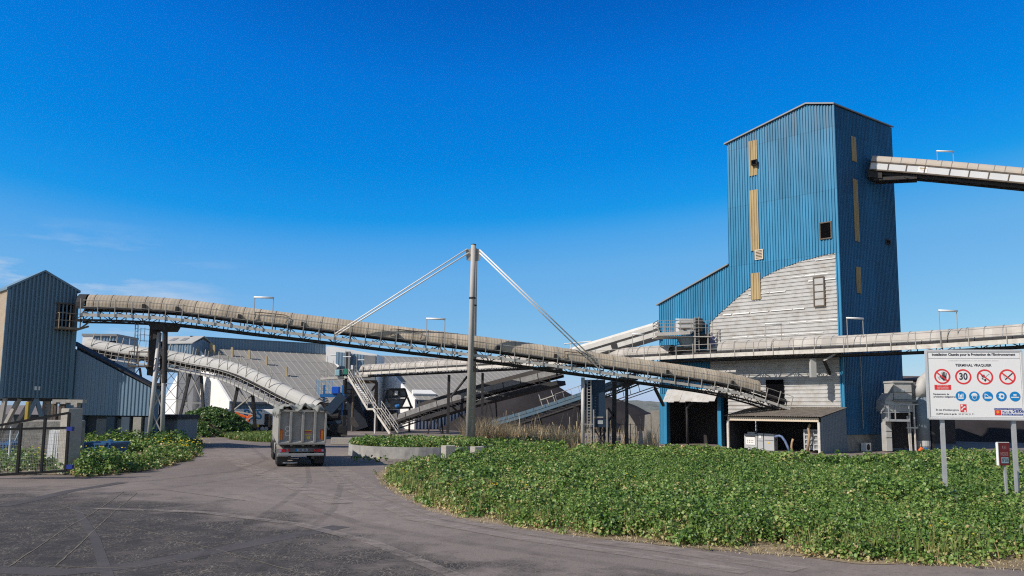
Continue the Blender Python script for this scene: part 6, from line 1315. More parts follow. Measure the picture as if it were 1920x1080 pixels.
for p0, p1 in ((1704, 1706), (1713, 1714), (1700, 1704)):
    mb.bar(gx(p1, fd-.5), V((f_(p0, 760, fd-.5).x, fd-.5, f_(p0, 758 if p0 > 1702 else 780).z)), .1)
mb.bar(f_(1700, 802, fd-.5), f_(1721, 802, fd-.5), .12); mb.bar(f_(1704, 759, fd-.5), f_(1722, 758, fd-.5), .07); mb.build('ladder_frame', M_BEAM, FP_)
mb = MB(); c0 = gx(1730, fd+.2); c0.z = f_(1730, 826).z; c1 = V((c0.x, c0.y, f_(1730, 745).z)); mb.tube(c0, c1, .5, 18); mb.build('duct', mat('blue_grey_duct', (.22, .27, .31), .5, .1, var=.1), FP_, smooth=True)
mb = MB(); mb.pipe([c1+Z*.01, c1+Z*.8, c1+V((.25, .1, 1.35)), c1+V((.8, .3, 1.75)), c1+V((1.6, .5, 1.85))], .505, 16); mb.build('duct_elbow', M_FILT, FP_, smooth=True)
mb = MB(); mb.lathe(c0-Z*.75, [(.36, 0), (.52, .3), (.52, .74)], Z, 18); mb.build('duct_foot', M_FILT, FP_, smooth=False); mb = MB(); mb.lathe(c0-Z*1.0, [(.3, -.3), (.3, .24)], Z, 12); mb.build('duct_base', M_DARK, FP_)
mb = MB(); p = gx(1747, fd); mb.bar(p, V((p.x, p.y, f_(1744, 770).z)), .25); solo(mb, 'support_post', M_DARK, 'black post just left of the notice board, beside the fat duct', 'support post', GP, loc=p)
t = thing('low_building', 'dark brown low building showing between the blue tower and the notice board', 'building', gx(1715, 88))
x0, x1 = gx(1676, 88).x, gx(1790, 88).x; zz = P(1712, 712, 88).z; mb = MB(); mb.abox(x0, x1, 88, 94, 0, zz); mb.build('wall', mat('sooty_brown_wall', (.085, .065, .058), .9, var=.2), t)
mb = MB(); mb.prism([V((x0, 87.6, zz+.003)), V((x0, 94.4, zz+.003)), V((x0+.001, 91, zz+.55))], V((x1-x0, 0, 0))); mb.build('roof', mat('sooty_brown_roof', (.11, .085, .075), .9, var=.2), t)
# litter heap at the duct foot
mb = MB()
for k, (px, py) in enumerate(((1727, 838), (1735, 840))): c = P(px, py, 63); mb.lathe(V((c.x, 63, 0)), [(.25, 0), (.28, .25), (.2, .45), (.05, .62)], Z, 7, mi=k)
solo(mb, 'tarpaulin_bundle', [M_ORANGE, M_BLUEPAINT], 'small orange and blue bundle lying at the foot of the fat duct', 'bundle', loc=gx(1731, 63))
# ------------------------------------------------------------------ notice board
SGD = 28.0
tl, tr, bl, br = P(1733, 657.5, SGD), P(1919, 650, SGD-.5), P(1742, 784.5, SGD), P(1923, 781.5, SGD-.5)
U_ = (V((tr.x, tr.y, 0))-V((tl.x, tl.y, 0))).normalized(); SN = V((U_.y, -U_.x, 0)); O_ = V((bl.x, bl.y, bl.z)); SW_ = (V((br.x, br.y, 0))-V((bl.x, bl.y, 0))).length; SH_ = tl.z-bl.z
UP = (tl-bl); UP = UP/SH_; URT = (br-bl)/SW_
# keep the board upright but let it follow the slight lean seen
UP = Z; URT = U_
def sg(u, v, o=0.0): return O_+URT*u+UP*v+SN*o
NB = thing('notice_board', 'large white safety notice board on two grey posts at the right edge', 'sign', V((O_.x+1.7, O_.y, 0)))
mb = MB(); mb.prism([sg(0, 0), sg(SW_, 0), sg(SW_, SH_), sg(0, SH_)], -SN*.05); PN = mb.build('panel', M_SIGNW, NB)
mb = MB()
for a, b in (((0, 0), (SW_, 0)), ((0, SH_), (SW_, SH_)), ((0, 0), (0, SH_)), ((SW_, 0), (SW_, SH_))): mb.bar(sg(*a, -.02), sg(*b, -.02), .07, .07, up=SN)
mb.build('rim', mat('sign_rim', (.62, .62, .63), .4, .2), NB)
def postat(px): 
    u = (onplane(px, 795, O_, SN)-O_).dot(URT); return u
for px, px2 in ((1769, 1778), (1903, 1912)):
    u = postat(px); mb = MB(); b = sg(u, 0, -.12); b.z = 0; tpt = sg(u, SH_*.9, -.12); mb.bar(b, tpt, .13, .1, up=SN); mb.build('post', M_GALV, NB)
def S(x, y):
    """zoomed-crop coordinates of the photographed board -> board u, v"""
    fx0 = 85+(y-120)*.064; fx1 = 1335+(y-70)*.022; k = (x-fx0)/(fx1-fx0); yt = 120-50*k; yb = 975-15*k
    return k*SW_, SH_*(1-(y-yt)/(yb-yt))
def spl(u, v, o): return sg(u, v, o)
def stext(body, x, y, width_px, h, m=M_INK, par=None, align='CENTER', bold=.0, name='lettering', o=.006):
    u, v = S(x, y); wd = width_px/1240*SW_; mb = MB(); textmesh(mb, body, lambda a, b: sg(u+a, v+b, o), h, wd, align, bold=bold); return mb.build(name, m, par or PN)
mb = MB()
for y in (222,): 
    a, b = S(103, 217), S(1338, 170); mb.bar(sg(.06, a[1], .004), sg(SW_-.06, a[1], .004), .012, .004, up=SN)
for v in (.06, SH_-.06): mb.bar(sg(.06, v, .004), sg(SW_-.06, v, .004), .012, .004, up=SN)
for u in (.06, SW_-.06): mb.bar(sg(u, .066, .004), sg(u, SH_-.066, .004), .012, .004, up=SN)
mb.build('border_line', M_GREYBOX, PN)
stext('Installation Classée pour la Protection de l’Environnement', 708, 146, 1080, .12, bold=.0035)
stext('Autorisation d’exploitation au titre des installations classées', 708, 224, 650, .045, m=mat('faint_ink', (.45, .45, .47), .5))
stext('TERMINAL VRAQUIER', 708, 285, 470, .125, bold=.003)
stext('Equipements de', 292, 665, 205, .085, bold=.001); stext('protection obligatoires', 335, 697, 285, .085, bold=.001)
stext('En cas d’incident grave', 370, 862, 295, .085, bold=.001); stext('ALERTE poste de garde', 360, 913, 265, .075, bold=.001); stext('04 67 46 21 71', 615, 910, 200, .085, m=mat('grey_ink', (.25, .26, .28), .5))
def disc(mb, c, r, o, mi=0, n=40, r_in=0.0, th=.002):
    u0, v0 = c
    if r_in <= 0: mb.prism([sg(u0+r*math.cos(2*math.pi*k/n), v0+r*math.sin(2*math.pi*k/n), o) for k in range(n)], SN*th, mi)
    else:
        for k in range(n):
            a, b = 2*math.pi*k/n, 2*math.pi*(k+1)/n
            mb.prism([sg(u0+q*math.cos(t), v0+q*math.sin(t), o) for q, t in ((r_in, a), (r, a), (r, b), (r_in, b))], SN*th, mi)
def poly(mb, c, pts, o, mi=0, k=1.0, th=.002): mb.prism([sg(c[0]+x*k, c[1]+y*k, o) for x, y in pts], SN*th, mi)
def sbar(mb, c, a, b, w, o, mi=0, k=1.0):
    d = V((b[0]-a[0], b[1]-a[1], 0)).normalized(); n = V((-d.y, d.x, 0))*w/2
    poly(mb, c, [(a[0]+n.x, a[1]+n.y), (b[0]+n.x, b[1]+n.y), (b[0]-n.x, b[1]-n.y), (a[0]-n.x, a[1]-n.y)][::-1], o, mi, k)
RR = .265; INKM = [M_INK, M_SIGNRED, M_SIGNW, M_SIGNBLUE, M_GREYBOX]
def ringsign(name, x, y, slash, draw):
    c = S(x, y); mb = MB(); disc(mb, c, RR, .004, 1, r_in=RR*.80); draw(mb, c)
    if slash: sbar(mb, c, (-.66, .52), (.62, -.57), .17, .0085, 1, RR)
    return mb.build(name, INKM, PN)
def d_hand(mb, c):
    poly(mb, c, [(-.12, .1), (-.05, -.35), (.1, -.55), (.42, -.52), (.5, -.2), (.5, .1)], .005, 0, RR)
    for x0, x1, y1, w in ((.0, -.02, .52, .10), (.14, .15, .62, .11), (.29, .33, .6, .10), (.43, .52, .45, .09)): sbar(mb, c, (x0+.02, .05), (x1, y1), w, .005, 0, RR)
    sbar(mb, c, (-.05, -.3), (-.3, .02), .12, .005, 0, RR)
    for k in range(4): sbar(mb, c, (-.62+.06*k, -.05-.12*k), (-.35+.03*k, -.08-.1*k), .035, .005, 4, RR)
def d_30(mb, c): textmesh(mb, '30', lambda a, b: sg(c[0]+a, c[1]+b, .006), .33, .27, bold=.008)
def d_match(mb, c):
    sbar(mb, c, (.05, .0), (.55, .42), .07, .005, 4, RR)
    poly(mb, c, [(-.5, .3), (-.3, .1), (-.1, .35), (.0, .1), (-.1, -.1), (-.35, -.05)], .005, 0, RR); poly(mb, c, [(-.1, -.3), (.1, -.25), (.15, -.45), (.0, -.62), (-.12, -.5)], .005, 0, RR); poly(mb, c, [(-.42, -.12), (-.2, -.2), (-.15, -.35), (-.38, -.3)], .005, 0, RR)
def d_smoke(mb, c):
    sbar(mb, c, (-.3, -.38), (.62, .48), .13, .005, 0, RR)
    for k in range(4): sbar(mb, c, (-.6+.1*k, .42-.2*k), (-.48+.1*k, .22-.2*k), .06, .005, 4, RR)
ringsign('no_entry_hand_symbol', 304, 440, True, d_hand); ringsign('speed_limit_symbol', 577, 435, False, d_30); ringsign('no_flame_symbol', 857, 428, True, d_match); ringsign('no_smoking_symbol', 1145, 418, True, d_smoke)
c = S(312, 578); mb = MB(); mb.prism([sg(c[0]+a, c[1]+b, .003) for a, b in ((-.27, -.085), (.27, -.085), (.27, .085), (-.27, .085))], SN*.002); rp = mb.build('red_plate', M_SIGNRED, PN)
mb = MB()
for k, s in enumerate(('Accès interdit', 'aux personnes', 'non autorisées')): textmesh(mb, s, lambda a, b: sg(c[0]+a, c[1]+.052-.052*k+b, .007), .052, .36)
mb.build('lettering', M_SIGNW, rp)
RB = .17
def bluesign(name, x, y, draw):
    c = S(x, y); mb = MB(); disc(mb, c, RB, .004, 3); draw(mb, c); return mb.build(name, INKM, PN)
def d_vest(mb, c):
    poly(mb, c, [(-.5, -.55), (.5, -.55), (.5, .5), (.2, .5), (0, .1), (-.2, .5), (-.5, .5)], .007, 2, RB); sbar(mb, c, (-.5, -.2), (.5, -.2), .1, .010, 3, RB); sbar(mb, c, (-.28, .5), (-.28, -.2), .08, .010, 3, RB); sbar(mb, c, (.28, .5), (.28, -.2), .08, .010, 3, RB)
def d_helmet(mb, c):
    poly(mb, c, [(-.6, .12), (.6, .12), (.5, .45), (.2, .68), (-.2, .68), (-.5, .45)], .007, 2, RB); poly(mb, c, [(-.48, .05), (.48, .05), (.36, -.45), (0, -.7), (-.36, -.45)], .007, 2, RB); poly(mb, c, [(-.38, .0), (.38, .0), (.28, -.4), (0, -.58), (-.28, -.4)], .0095, 3, RB)
def d_shoe(mb, c): poly(mb, c, [(-.6, -.35), (.7, -.35), (.72, -.12), (.2, .02), (-.1, .4), (-.55, .55)], .007, 2, RB); poly(mb, c, [(-.48, -.15), (.4, -.15), (.1, -.03), (-.2, .3), (-.45, .38)], .0095, 3, RB); sbar(mb, c, (-.62, -.42), (.72, -.42), .1, .007, 2, RB)
def d_ear(mb, c):
    poly(mb, c, [(-.15, .62), (.4, .5), (.6, .1), (.4, -.5), (-.05, -.6), (-.3, -.35), (-.55, -.2), (-.35, .1), (-.5, .4)], .007, 2, RB); mb2 = [(.25*math.cos(t)+.12, .25*math.sin(t)+.0) for t in [k*math.pi/6 for k in range(12)]]; poly(mb, c, mb2, .0095, 3, RB)
def d_txt(mb, c):
    sbar(mb, c, (-.75, 0), (.75, 0), .02, .007, 2, RB)
    for y, w in ((.38, .6), (.14, .55), (-.2, 1.5)): sbar(mb, c, (-w/2, y), (w/2, y), .16, .007, 2, RB)
for nm, x, y, f in (('vest_symbol', 545, 683, d_vest), ('helmet_symbol', 718, 681, d_helmet), ('safety_shoe_symbol', 888, 676, d_shoe), ('face_protection_symbol', 1061, 671, d_ear), ('mandatory_text_symbol', 1234, 668, d_txt)): bluesign(nm, x, y, f)
c = S(578, 835); mb = MB(); mb.prism([sg(c[0]+a, c[1]+b, .003) for a, b in ((-.1, -.135), (.1, -.135), (.1, .135), (-.1, .135))], SN*.002, 1)
pts = [(-.75+.0, -.5), (-.5, -.75), (-.25, -.55), (-.3, -.35), (.15, .12), (.4, .1), (.7, .35), (.5, .6), (.2, .55), (-.5, -.1)]
poly(mb, c, pts, .006, 2, .11); poly(mb, (c[0]-.05, c[1]+.09), [(-.03, -.03), (.03, -.03), (.03, .03), (-.03, .03)], .006, 2); poly(mb, (c[0]+.05, c[1]-.1), [(-.03, -.03), (.03, -.03), (.03, .03), (-.03, .03)], .006, 2); mb.build('emergency_phone_symbol', INKM, PN)
x0, v0 = S(968, 915); x1, v1 = S(1322, 818); mb = MB(); mb.prism([sg(x0, v1-.06, .003), sg(x1-.02, v1-.06, .003), sg(x1-.02, v1, .003), sg(x0, v1, .003)], SN*.002, 0); mb.prism([sg(x0+.015, v0, .003), sg(x0+.22, v0, .003), sg(x0+.22, v1-.07, .003), sg(x0+.015, v1-.07, .003)], SN*.002, 1)
cx, cy = x0+.115, (v0+v1-.07)/2+.02; mb.prism([sg(cx+a*.06, cy+b*.06, .006) for a, b in ((-1, 0), (0, -1), (1, 0), (0, 1))], SN*.002, 2); mb.prism([sg(x0+.24, v0, .003), sg(x1, v0, .003), sg(x1, v0+.06, .003), sg(x0+.24, v0+.06, .003)], SN*.002, 0)
lg = mb.build('port_emblem', [M_NAVY, M_SIGNRED, mat('emblem_yellow', (.75, .30, .03), .5)], PN)
mb = MB(); textmesh(mb, 'Etablissement Public Régional', lambda a, b: sg((x0+x1)/2+a, v1-.03+b, .007), .05, .88); textmesh(mb, 'Sud de France', lambda a, b: sg((x0+x1)/2+.12+a, v0+.03+b, .007), .06, .62); mb.build('pale_lettering', M_SIGNW, lg)
mb = MB(); textmesh(mb, 'Port de', lambda a, b: sg(x0+.40+a, v0+.115+b, .006), .11, .28, bold=.002); textmesh(mb, 'Sète', lambda a, b: sg(x0+.76+a, v0+.15+b, .006), .17, .36, bold=.003); mb.build('blue_lettering', M_NAVY, lg)
# ------------------------------------------------------------------ fire point sign
kd = 27.0
KS = thing('fire_point_sign', 'small brown red fire point sign on a short post in the weeds', 'sign', gx(1886, kd))
a, b = P(1871.5, 830, kd), P(1896.5, 873, kd); ko = V((a.x, kd, b.z)); ku = V((1, .12, 0)).normalized(); kn = V((ku.y, -ku.x, 0)); kw, kh = (b.x-a.x), a.z-b.z
def kk(u, v, o=0.0): return ko+ku*u+Z*v+kn*o
mb = MB(); mb.prism([kk(0, 0), kk(kw, 0), kk(kw, kh), kk(0, kh)], -kn*.05); kp = mb.build('panel', M_BROWNRED, KS)
mb = MB(); mb.prism([kk(-.025, 0, .004), kk(-.003, 0, .004), kk(-.003, kh, .004), kk(-.025, kh, .004)], -kn*.10); mb.prism([kk(-.025, kh+.002, .004), kk(kw, kh+.002, .004), kk(kw, kh+.02, .004), kk(-.025, kh+.02, .004)], -kn*.06); mb.build('white_edge', M_LAMP, KS)
fm = mat('faded_letter', (.42, .27, .28), .6)
mb = MB(); textmesh(mb, 'P.E.I', lambda p, q: kk(kw*.5+p, kh*.78+q, .004), .15, kw*.36); mb.build('lettering', fm, kp)
mb = MB(); textmesh(mb, 'INCENDIE', lambda p, q: kk(kw*.5+p, kh*.5+q, .004), .17, kw*.68); mb.build('lettering', fm, kp)
mb = MB(); mb.prism([kk(kw*.2, kh*.1, .004), kk(kw*.84, kh*.1, .004), kk(kw*.84, kh*.36, .004), kk(kw*.2, kh*.36, .004)], kn*.004); pl_ = mb.build('number_plate', mat('blue_grey_plate', (.25, .36, .42), .5), kp)
mb = MB(); textmesh(mb, 'N°316', lambda p, q: kk(kw*.52+p, kh*.23+q, .011), .17, kw*.54, bold=.002); mb.build('lettering', M_INK, pl_)
mb = MB(); p = kk(kw*.52, 0, -.06); mb.bar(V((p.x+.06, p.y, 0)), V((p.x, p.y, p.z+kh*.7)), .07); mb.build('post', M_GALV, KS)
# ------------------------------------------------------------------ concrete pieces
for px0, px1, yt, d, lab in ((828, 866, 835, 47.6, 'left of two square concrete blocks behind the bushes beside the mast foot'), (882, 920, 837, 48, 'right of two square concrete blocks, just right of the mast foot')):
    a, b = gx(px0, d), gx(px1, d); zt_ = P(px0, yt, d).z; mb = MB(); e = V((.32, -.4, 0)); f = V((b.x-a.x-.32, .35, 0)); mb.prism([a, a+e, a+e+f*.62, a+f*.8], Z*zt_); solo(mb, 'concrete_block', M_CONC, lab, 'concrete block', 'concrete blocks by the mast', loc=a, bevel=.03)
PC = V((-6.3, 57.4, 0)); PRX, PRY, PHT = 5.1, 6.1, .74
mb = MB(); n = 72
for k in range(n):
    a, b = 2*math.pi*k/n, 2*math.pi*(k+1)/n; pr = []
    for t in (a, b): pr.append([PC+V((PRX*s*math.cos(t), PRY*s*math.sin(t), 0)) for s in (1, .965)])
    (o0, i0), (o1, i1) = pr; mb.quad(o0, o1, o1+Z*PHT, o0+Z*PHT); mb.quad(o0+Z*PHT, o1+Z*PHT, i1+Z*PHT, i0+Z*PHT); mb.quad(i1, i0, i0+Z*PHT, i1+Z*PHT)
pw = thing('round_planter', 'low round concrete planter wall full of green weeds at the mast foot', 'planter', PC); mb.build('wall', mat('planter_concrete', (.38, .37, .35), .9, var=.2, scale=.5, dirt=(.17, .17, .17), damt=.7), pw, recalc=True)
mb = MB(); mb.add([PC+V((PRX*.966*math.cos(2*math.pi*k/n), PRY*.966*math.sin(2*math.pi*k/n), .6)) for k in range(n)], [tuple(range(n))]); mb.build('soil', M_SOIL, pw)
for pts, d, lab in (([(1178, 815), (1196, 822), (1194, 800), (1179, 776)], 74, 'broken triangular pale concrete slab standing behind the dark posts'), ([(1207, 820), (1221, 820), (1220, 776), (1209, 778)], 73, 'tall narrow pale concrete slab left of the blue column'), ([(1221, 818), (1237, 820), (1237, 769), (1220, 770)], 74.5, 'widest pale concrete slab leaning against the blue column'), ([(1196, 822), (1206, 822), (1203, 806), (1198, 806)], 70, 'small pale concrete stump between the slabs')):
    ps = [P(x, y, d) for x, y in pts]; 
    for p in ps: 
        if p.z < .9: p.z = 0
    mb = MB(); mb.prism(ps, V((.1, .3, 0))); solo(mb, 'concrete_slab', M_CONC, lab, 'concrete slab', 'concrete slabs by the coal yard', loc=ps[0])
mb = MB()
for k, px in enumerate(range(1142, 1204, 10)): p = gx(px, 70.5); mb.bar(p, p+Z*2.1, .06)
for z_ in (.4, 1.2, 2.0): mb.bar(gx(1142, 70.5)+Z*z_, gx(1202, 70.5)+Z*z_, .03)
solo(mb, 'wire_fence', M_BROWNST, 'thin rusty post and wire fence in front of the concrete slabs', 'fence', loc=gx(1170, 70.5))
# ------------------------------------------------------------------ vegetation (ground cover nobody could count)
def leaf_mat(name, stops, trans=.25, rough=.45):
    m = bpy.data.materials.new(name); m.use_nodes = True; n = m.node_tree.nodes; l = m.node_tree.links.new; b = n['Principled BSDF']; b.inputs['Roughness'].default_value = rough; b.inputs['Specular IOR Level'].default_value = .5
    at_ = n.new('ShaderNodeAttribute'); at_.attribute_name = 'tint'; r = n.new('ShaderNodeValToRGB'); e = r.color_ramp.elements
    while len(e) < len(stops): e.new(.5)
    for k, (p, c) in enumerate(stops): e[k].position = p; e[k].color = (*c, 1)
    l(at_.outputs['Fac'], r.inputs[0]); l(r.outputs[0], b.inputs['Base Color'])
    t = n.new('ShaderNodeBsdfTranslucent'); l(r.outputs[0], t.inputs[0]); x = n.new('ShaderNodeMixShader'); x.inputs[0].default_value = trans; l(b.outputs[0], x.inputs[1]); l(t.outputs[0], x.inputs[2]); l(x.outputs[0], n['Material Output'].inputs[0]); return m
M_LEAF = leaf_mat('mallow_leaf', [(0, (.045, .095, .02)), (.3, (.105, .205, .036)), (.55, (.19, .305, .06)), (.75, (.33, .375, .115)), (.88, (.46, .39, .17)), (1, (.50, .36, .18))])
M_IVY = leaf_mat('ivy_leaf', [(0, (.035, .08, .016)), (.5, (.08, .17, .032)), (.8, (.14, .23, .05)), (1, (.26, .28, .08))])
M_GRASSB = leaf_mat('grass_blade', [(0, (.08, .15, .03)), (.5, (.17, .24, .05)), (.8, (.28, .25, .09)), (1, (.42, .33, .16))])
M_REEDB = leaf_mat('reed_blade', [(0, (.22, .17, .10)), (.4, (.58, .45, .26)), (.8, (.72, .58, .36)), (1, (.40, .36, .16))], trans=.3)
M_FLOW = mat('yellow_flower', (.78, .62, .02), .6, var=.1)
def mesh_np(name, verts, nper, faces, tint, m, flow=None):
    """verts (N*nper,3); faces: list of index tuples inside one item, all the same length"""
    N = len(verts)//nper; fl = np.array(faces); k = fl.shape[1]; nf = len(faces)
    idx = (fl[None]+(np.arange(N)*nper)[:, None, None]).reshape(-1)
    me = bpy.data.meshes.new(name); me.vertices.add(N*nper); me.vertices.foreach_set('co', verts.astype(np.float32).reshape(-1)); me.loops.add(len(idx)); me.loops.foreach_set('vertex_index', idx.astype(np.int32))
    me.polygons.add(N*nf); me.polygons.foreach_set('loop_start', np.arange(N*nf, dtype=np.int32)*k); me.polygons.foreach_set('loop_total', np.full(N*nf, k, dtype=np.int32))
    ms = m if isinstance(m, (list, tuple)) else [m]
    for q in ms: me.materials.append(q)
    if flow is not None: me.polygons.foreach_set('material_index', np.repeat(flow.astype(np.int32), nf))
    a = me.attributes.new('tint', 'FLOAT', 'POINT'); a.data.foreach_set('value', np.repeat(np.clip(tint, 0, 1), nper).astype(np.float32)); me.update(); me.validate()
    o = bpy.data.objects.new(name, me); COL.objects.link(o); o['kind'] = 'stuff'; return o
LT = np.array([(0, 0, 0), (-.46, .22, .07), (-.44, .68, .09), (0, 1, -.10), (.44, .68, .09), (.46, .22, .07)])
def inpoly(pts, poly):
    x, y = pts[:, 0], pts[:, 1]; c = np.zeros(len(pts), bool); n = len(poly)
    for i in range(n):
        x0, y0 = poly[i]; x1, y1 = poly[(i+1) % n]
        h = ((y0 > y) != (y1 > y)) & (x < (x1-x0)*(y-y0)/(y1-y0+1e-12)+x0); c ^= h
    return c
def edge_dist(pts, line):
    d = np.full(len(pts), 1e9)
    for (x0, y0), (x1, y1) in zip(line, line[1:]):
        vx, vy = x1-x0, y1-y0; t = np.clip(((pts[:, 0]-x0)*vx+(pts[:, 1]-y0)*vy)/(vx*vx+vy*vy+1e-9), 0, 1); d = np.minimum(d, np.hypot(pts[:, 0]-x0-t*vx, pts[:, 1]-y0-t*vy))
    return d
def vnoise(p, s, seed=0):
    q = np.random.default_rng(seed); ph = q.uniform(0, 6.28, 8); an = q.uniform(0, 6.28, 8); fr = q.uniform(.6, 2.2, 8)/s; r = 0
    for k in range(8): r = r+np.sin((p[:, 0]*np.cos(an[k])+p[:, 1]*np.sin(an[k]))*fr[k]+ph[k])
    return r/8
def scatter(poly, dens):
    P_ = np.array(poly); lo, hi = P_.min(0), P_.max(0); A = (hi-lo).prod(); n = int(A*dens); p = rng.uniform(lo, hi, (n, 2)); return p[inpoly(p, poly)]
def plants(name, label, poly, dens, hmin, hmax, leaves, lsize, m, front=None, base=None, keep=None, drybias=0.0, flowers=0.0, spread=.42, farscale=True, clump=2.2, seed=1, backlift=0.0):
    c = scatter(poly, dens)
    if keep is not None: c = c[keep(c)]
    n = len(c); cl = vnoise(c, clump, seed); d = np.hypot(c[:, 0], c[:, 1]); hgt = hmin+(hmax-hmin)*np.clip(.5+.75*cl+rng.normal(0, .2, n), 0, 1.25)
    ed = edge_dist(c, front) if front is not None else np.full(n, 99.)
    hgt = hgt*np.clip(.38+ed/1.9, .35, 1)*(1+backlift*np.clip((d-36)/14, 0, 1)*(c[:, 0]/d < .06))
    zb = base(c) if base is not None else np.zeros(n)
    fs = np.clip(24/d, .38, 1.25) if farscale else np.ones(n)
    nl = np.maximum(6, (leaves*fs*rng.uniform(.7, 1.3, n))).astype(int); ls = lsize*np.clip((d/24)**.55, .8, 1.75) if farscale else np.full(n, lsize)
    I = np.repeat(np.arange(n), nl); N = len(I)
    az = rng.uniform(0, 2*np.pi, N); cz = rng.uniform(0, 1, N)**.8; rad = rng.uniform(.45, 1, N)**.6
    rr = spread*(.75+.5*rng.random(n))[I]
    sr = np.sqrt(1-cz**2)
    pos = np.stack([c[I, 0]+rr*sr*np.cos(az)*rad, c[I, 1]+rr*sr*np.sin(az)*rad, zb[I]+hgt[I]*(.12+.88*cz*rad)+rng.normal(0, .03, N)], 1)
    pos[:, 2] = np.maximum(pos[:, 2], zb[I]+.03)
    # leaf axis: outward with droop; normal: mostly up
    nrm = np.stack([np.cos(az)*sr*.8, np.sin(az)*sr*.8, .55+cz*.6], 1)+rng.normal(0, .62, (N, 3)); nrm /= np.linalg.norm(nrm, axis=1)[:, None]
    ax = np.stack([np.cos(az), np.sin(az), np.full(N, -.25)], 1)+rng.normal(0, .55, (N, 3)); ax -= nrm*(ax*nrm).sum(1)[:, None]; ax /= np.linalg.norm(ax, axis=1)[:, None]; sd = np.cross(ax, nrm)
    sz = (ls[I]*rng.uniform(.55, 1.35, N))[:, None]
    V_ = pos[:, None]+sz[:, None]*(LT[None, :, 0:1]*sd[:, None]+(LT[None, :, 1:2]-.5)*ax[:, None]+LT[None, :, 2:3]*nrm[:, None])
    rel = (pos[:, 2]-zb[I])/np.maximum(hgt[I], .1)
    tint = .40+.22*vnoise(c, 4, seed+5)[I]+rng.normal(0, .16, N)+.13*rng.normal(0, 1, n)[I]
    dry = np.clip(1.0-ed[I]/2.6, 0, 1)
    low = np.clip(.75-rel, 0, 1)*dry
    tint = tint+low*rng.uniform(.3, 1.1, N)+np.where(rng.random(N) < .035+.05*dry+drybias, rng.uniform(.3, .6, N), 0)
    o = mesh_np(name, V_.reshape(-1, 3), 6, [(0, 1, 2, 3), (0, 3, 4, 5)], tint, m); o['label'] = label
    return o, c, hgt, ed, zb
def blades(name, label, pts, h, w, lean, m, tintc=.5, tints=.2, zb=None, head=0.0):
    n = len(pts); zb = np.zeros(n) if zb is None else zb; az = rng.uniform(0, 2*np.pi, n); hh = h*rng.uniform(.45, 1.15, n); ww = w*rng.uniform(.6, 1.4, n); ln = lean*rng.uniform(.1, 1, n)*hh; la = rng.uniform(0, 2*np.pi, n)
    b = np.stack([pts[:, 0], pts[:, 1], zb], 1); s = np.stack([np.cos(az)*ww, np.sin(az)*ww, 0*az], 1)/2; l1 = np.stack([np.cos(la)*ln*.35, np.sin(la)*ln*.35, hh*.6], 1); l2 = np.stack([np.cos(la)*ln, np.sin(la)*ln, hh*np.sqrt(np.clip(1-(lean*.3)**2, .3, 1))], 1)
    k = .25+head
    V_ = np.stack([b-s, b+s, b+l1+s*.8, b+l1-s*.8, b+l2+s*k, b+l2-s*k], 1)
    o = mesh_np(name, V_.reshape(-1, 3), 6, [(0, 1, 2, 3), (3, 2, 4, 5)], rng.normal(tintc, tints, n), m); o['label'] = label; return o
def g2(px, py): p = G(px, py); return (p.x, p.y)
def d2(px, d): p = gx(px, d); return (p.x, d)
FRONT = [(738, 880), (722, 892), (735, 908), (780, 935), (830, 957), (900, 974), (1000, 989), (1100, 1003), (1200, 1013), (1300, 1023), (1400, 1033), (1500, 1040), (1600, 1048), (1760, 1056), (1920, 1064), (2080, 1072)]
fl0 = [g2(*p) for p in FRONT]; fl_ = []
for (xa, ya), (xb, yb) in zip(fl0, fl0[1:]):
    k_ = max(1, int(math.hypot(xb-xa, yb-ya)/.6))
    for j_ in range(k_): u_ = j_/k_; fl_.append((xa+(xb-xa)*u_+random.uniform(-.12, .12), ya+(yb-ya)*u_+random.uniform(-.22, .28)))
fl_.append(fl0[-1])
BACKL = [d2(2100, 62), d2(1900, 62), d2(1750, 62), d2(1660, 55), d2(1580, 51), d2(1500, 54), d2(1400, 60), d2(1320, 64), d2(1250, 65), d2(1100, 64), d2(1040, 56), d2(985, 52.5), d2(930, 51), d2(860, 49.6), d2(800, 47), d2(748, 42.5)]
FIELD = fl_+BACKL
sheet('verge', [V((x, y, 0)) for x, y in FIELD], .010, M_SOIL, 'straw littered soil under the weeds')
# a ragged fringe of soil and straw along the kerbless edge
def inset(line, a):
    L2 = []
    for i, (x, y) in enumerate(line):
        x0, y0 = line[max(i-1, 0)]; x1, y1 = line[min(i+1, len(line)-1)]; t = V((x1-x0, y1-y0, 0)).normalized(); n_ = V((t.y, -t.x, 0)); L2.append((x+n_.x*a, y+n_.y*a))
    return L2
fr2 = []
for a, b in zip(fl_, fl_[1:]):
    for j in range(2): u = j/2; fr2.append((a[0]+(b[0]-a[0])*u, a[1]+(b[1]-a[1])*u))
fr2.append(fl_[-1])
out2 = [(x+random.uniform(-.1, .1), y+random.uniform(-.12, .12)) for x, y in inset(fr2, .35)]
mb = MB()
for i in range(len(fr2)-1): mb.quad((*fr2[i], .010), (*out2[i], .010), (*out2[i+1], .010), (*fr2[i+1], .010))
o = mb.build('verge', M_SOIL); o['kind'] = 'structure'; o['label'] = 'dusty straw edge between the weeds and the road'
if o.data.polygons[0].normal.z < 0: o.data.flip_normals()
def bx(c):
    u = c[:, 0]/c[:, 1]; f = lambda a, b, d: (u > gx(a, 47).x/47) & (u < gx(b, 47).x/47) & (c[:, 1] > d)
    return ~(f(812, 846, 43.5) | f(874, 900, 44.5)) & ~((c[:, 1] > 47.2) & (u < gx(800, 47).x/47))
def gappy(c): return bx(c) & (vnoise(c, 1.1, 91)+.45*vnoise(c, .5, 92)+rng.normal(0, .12, len(c)) > -.40)
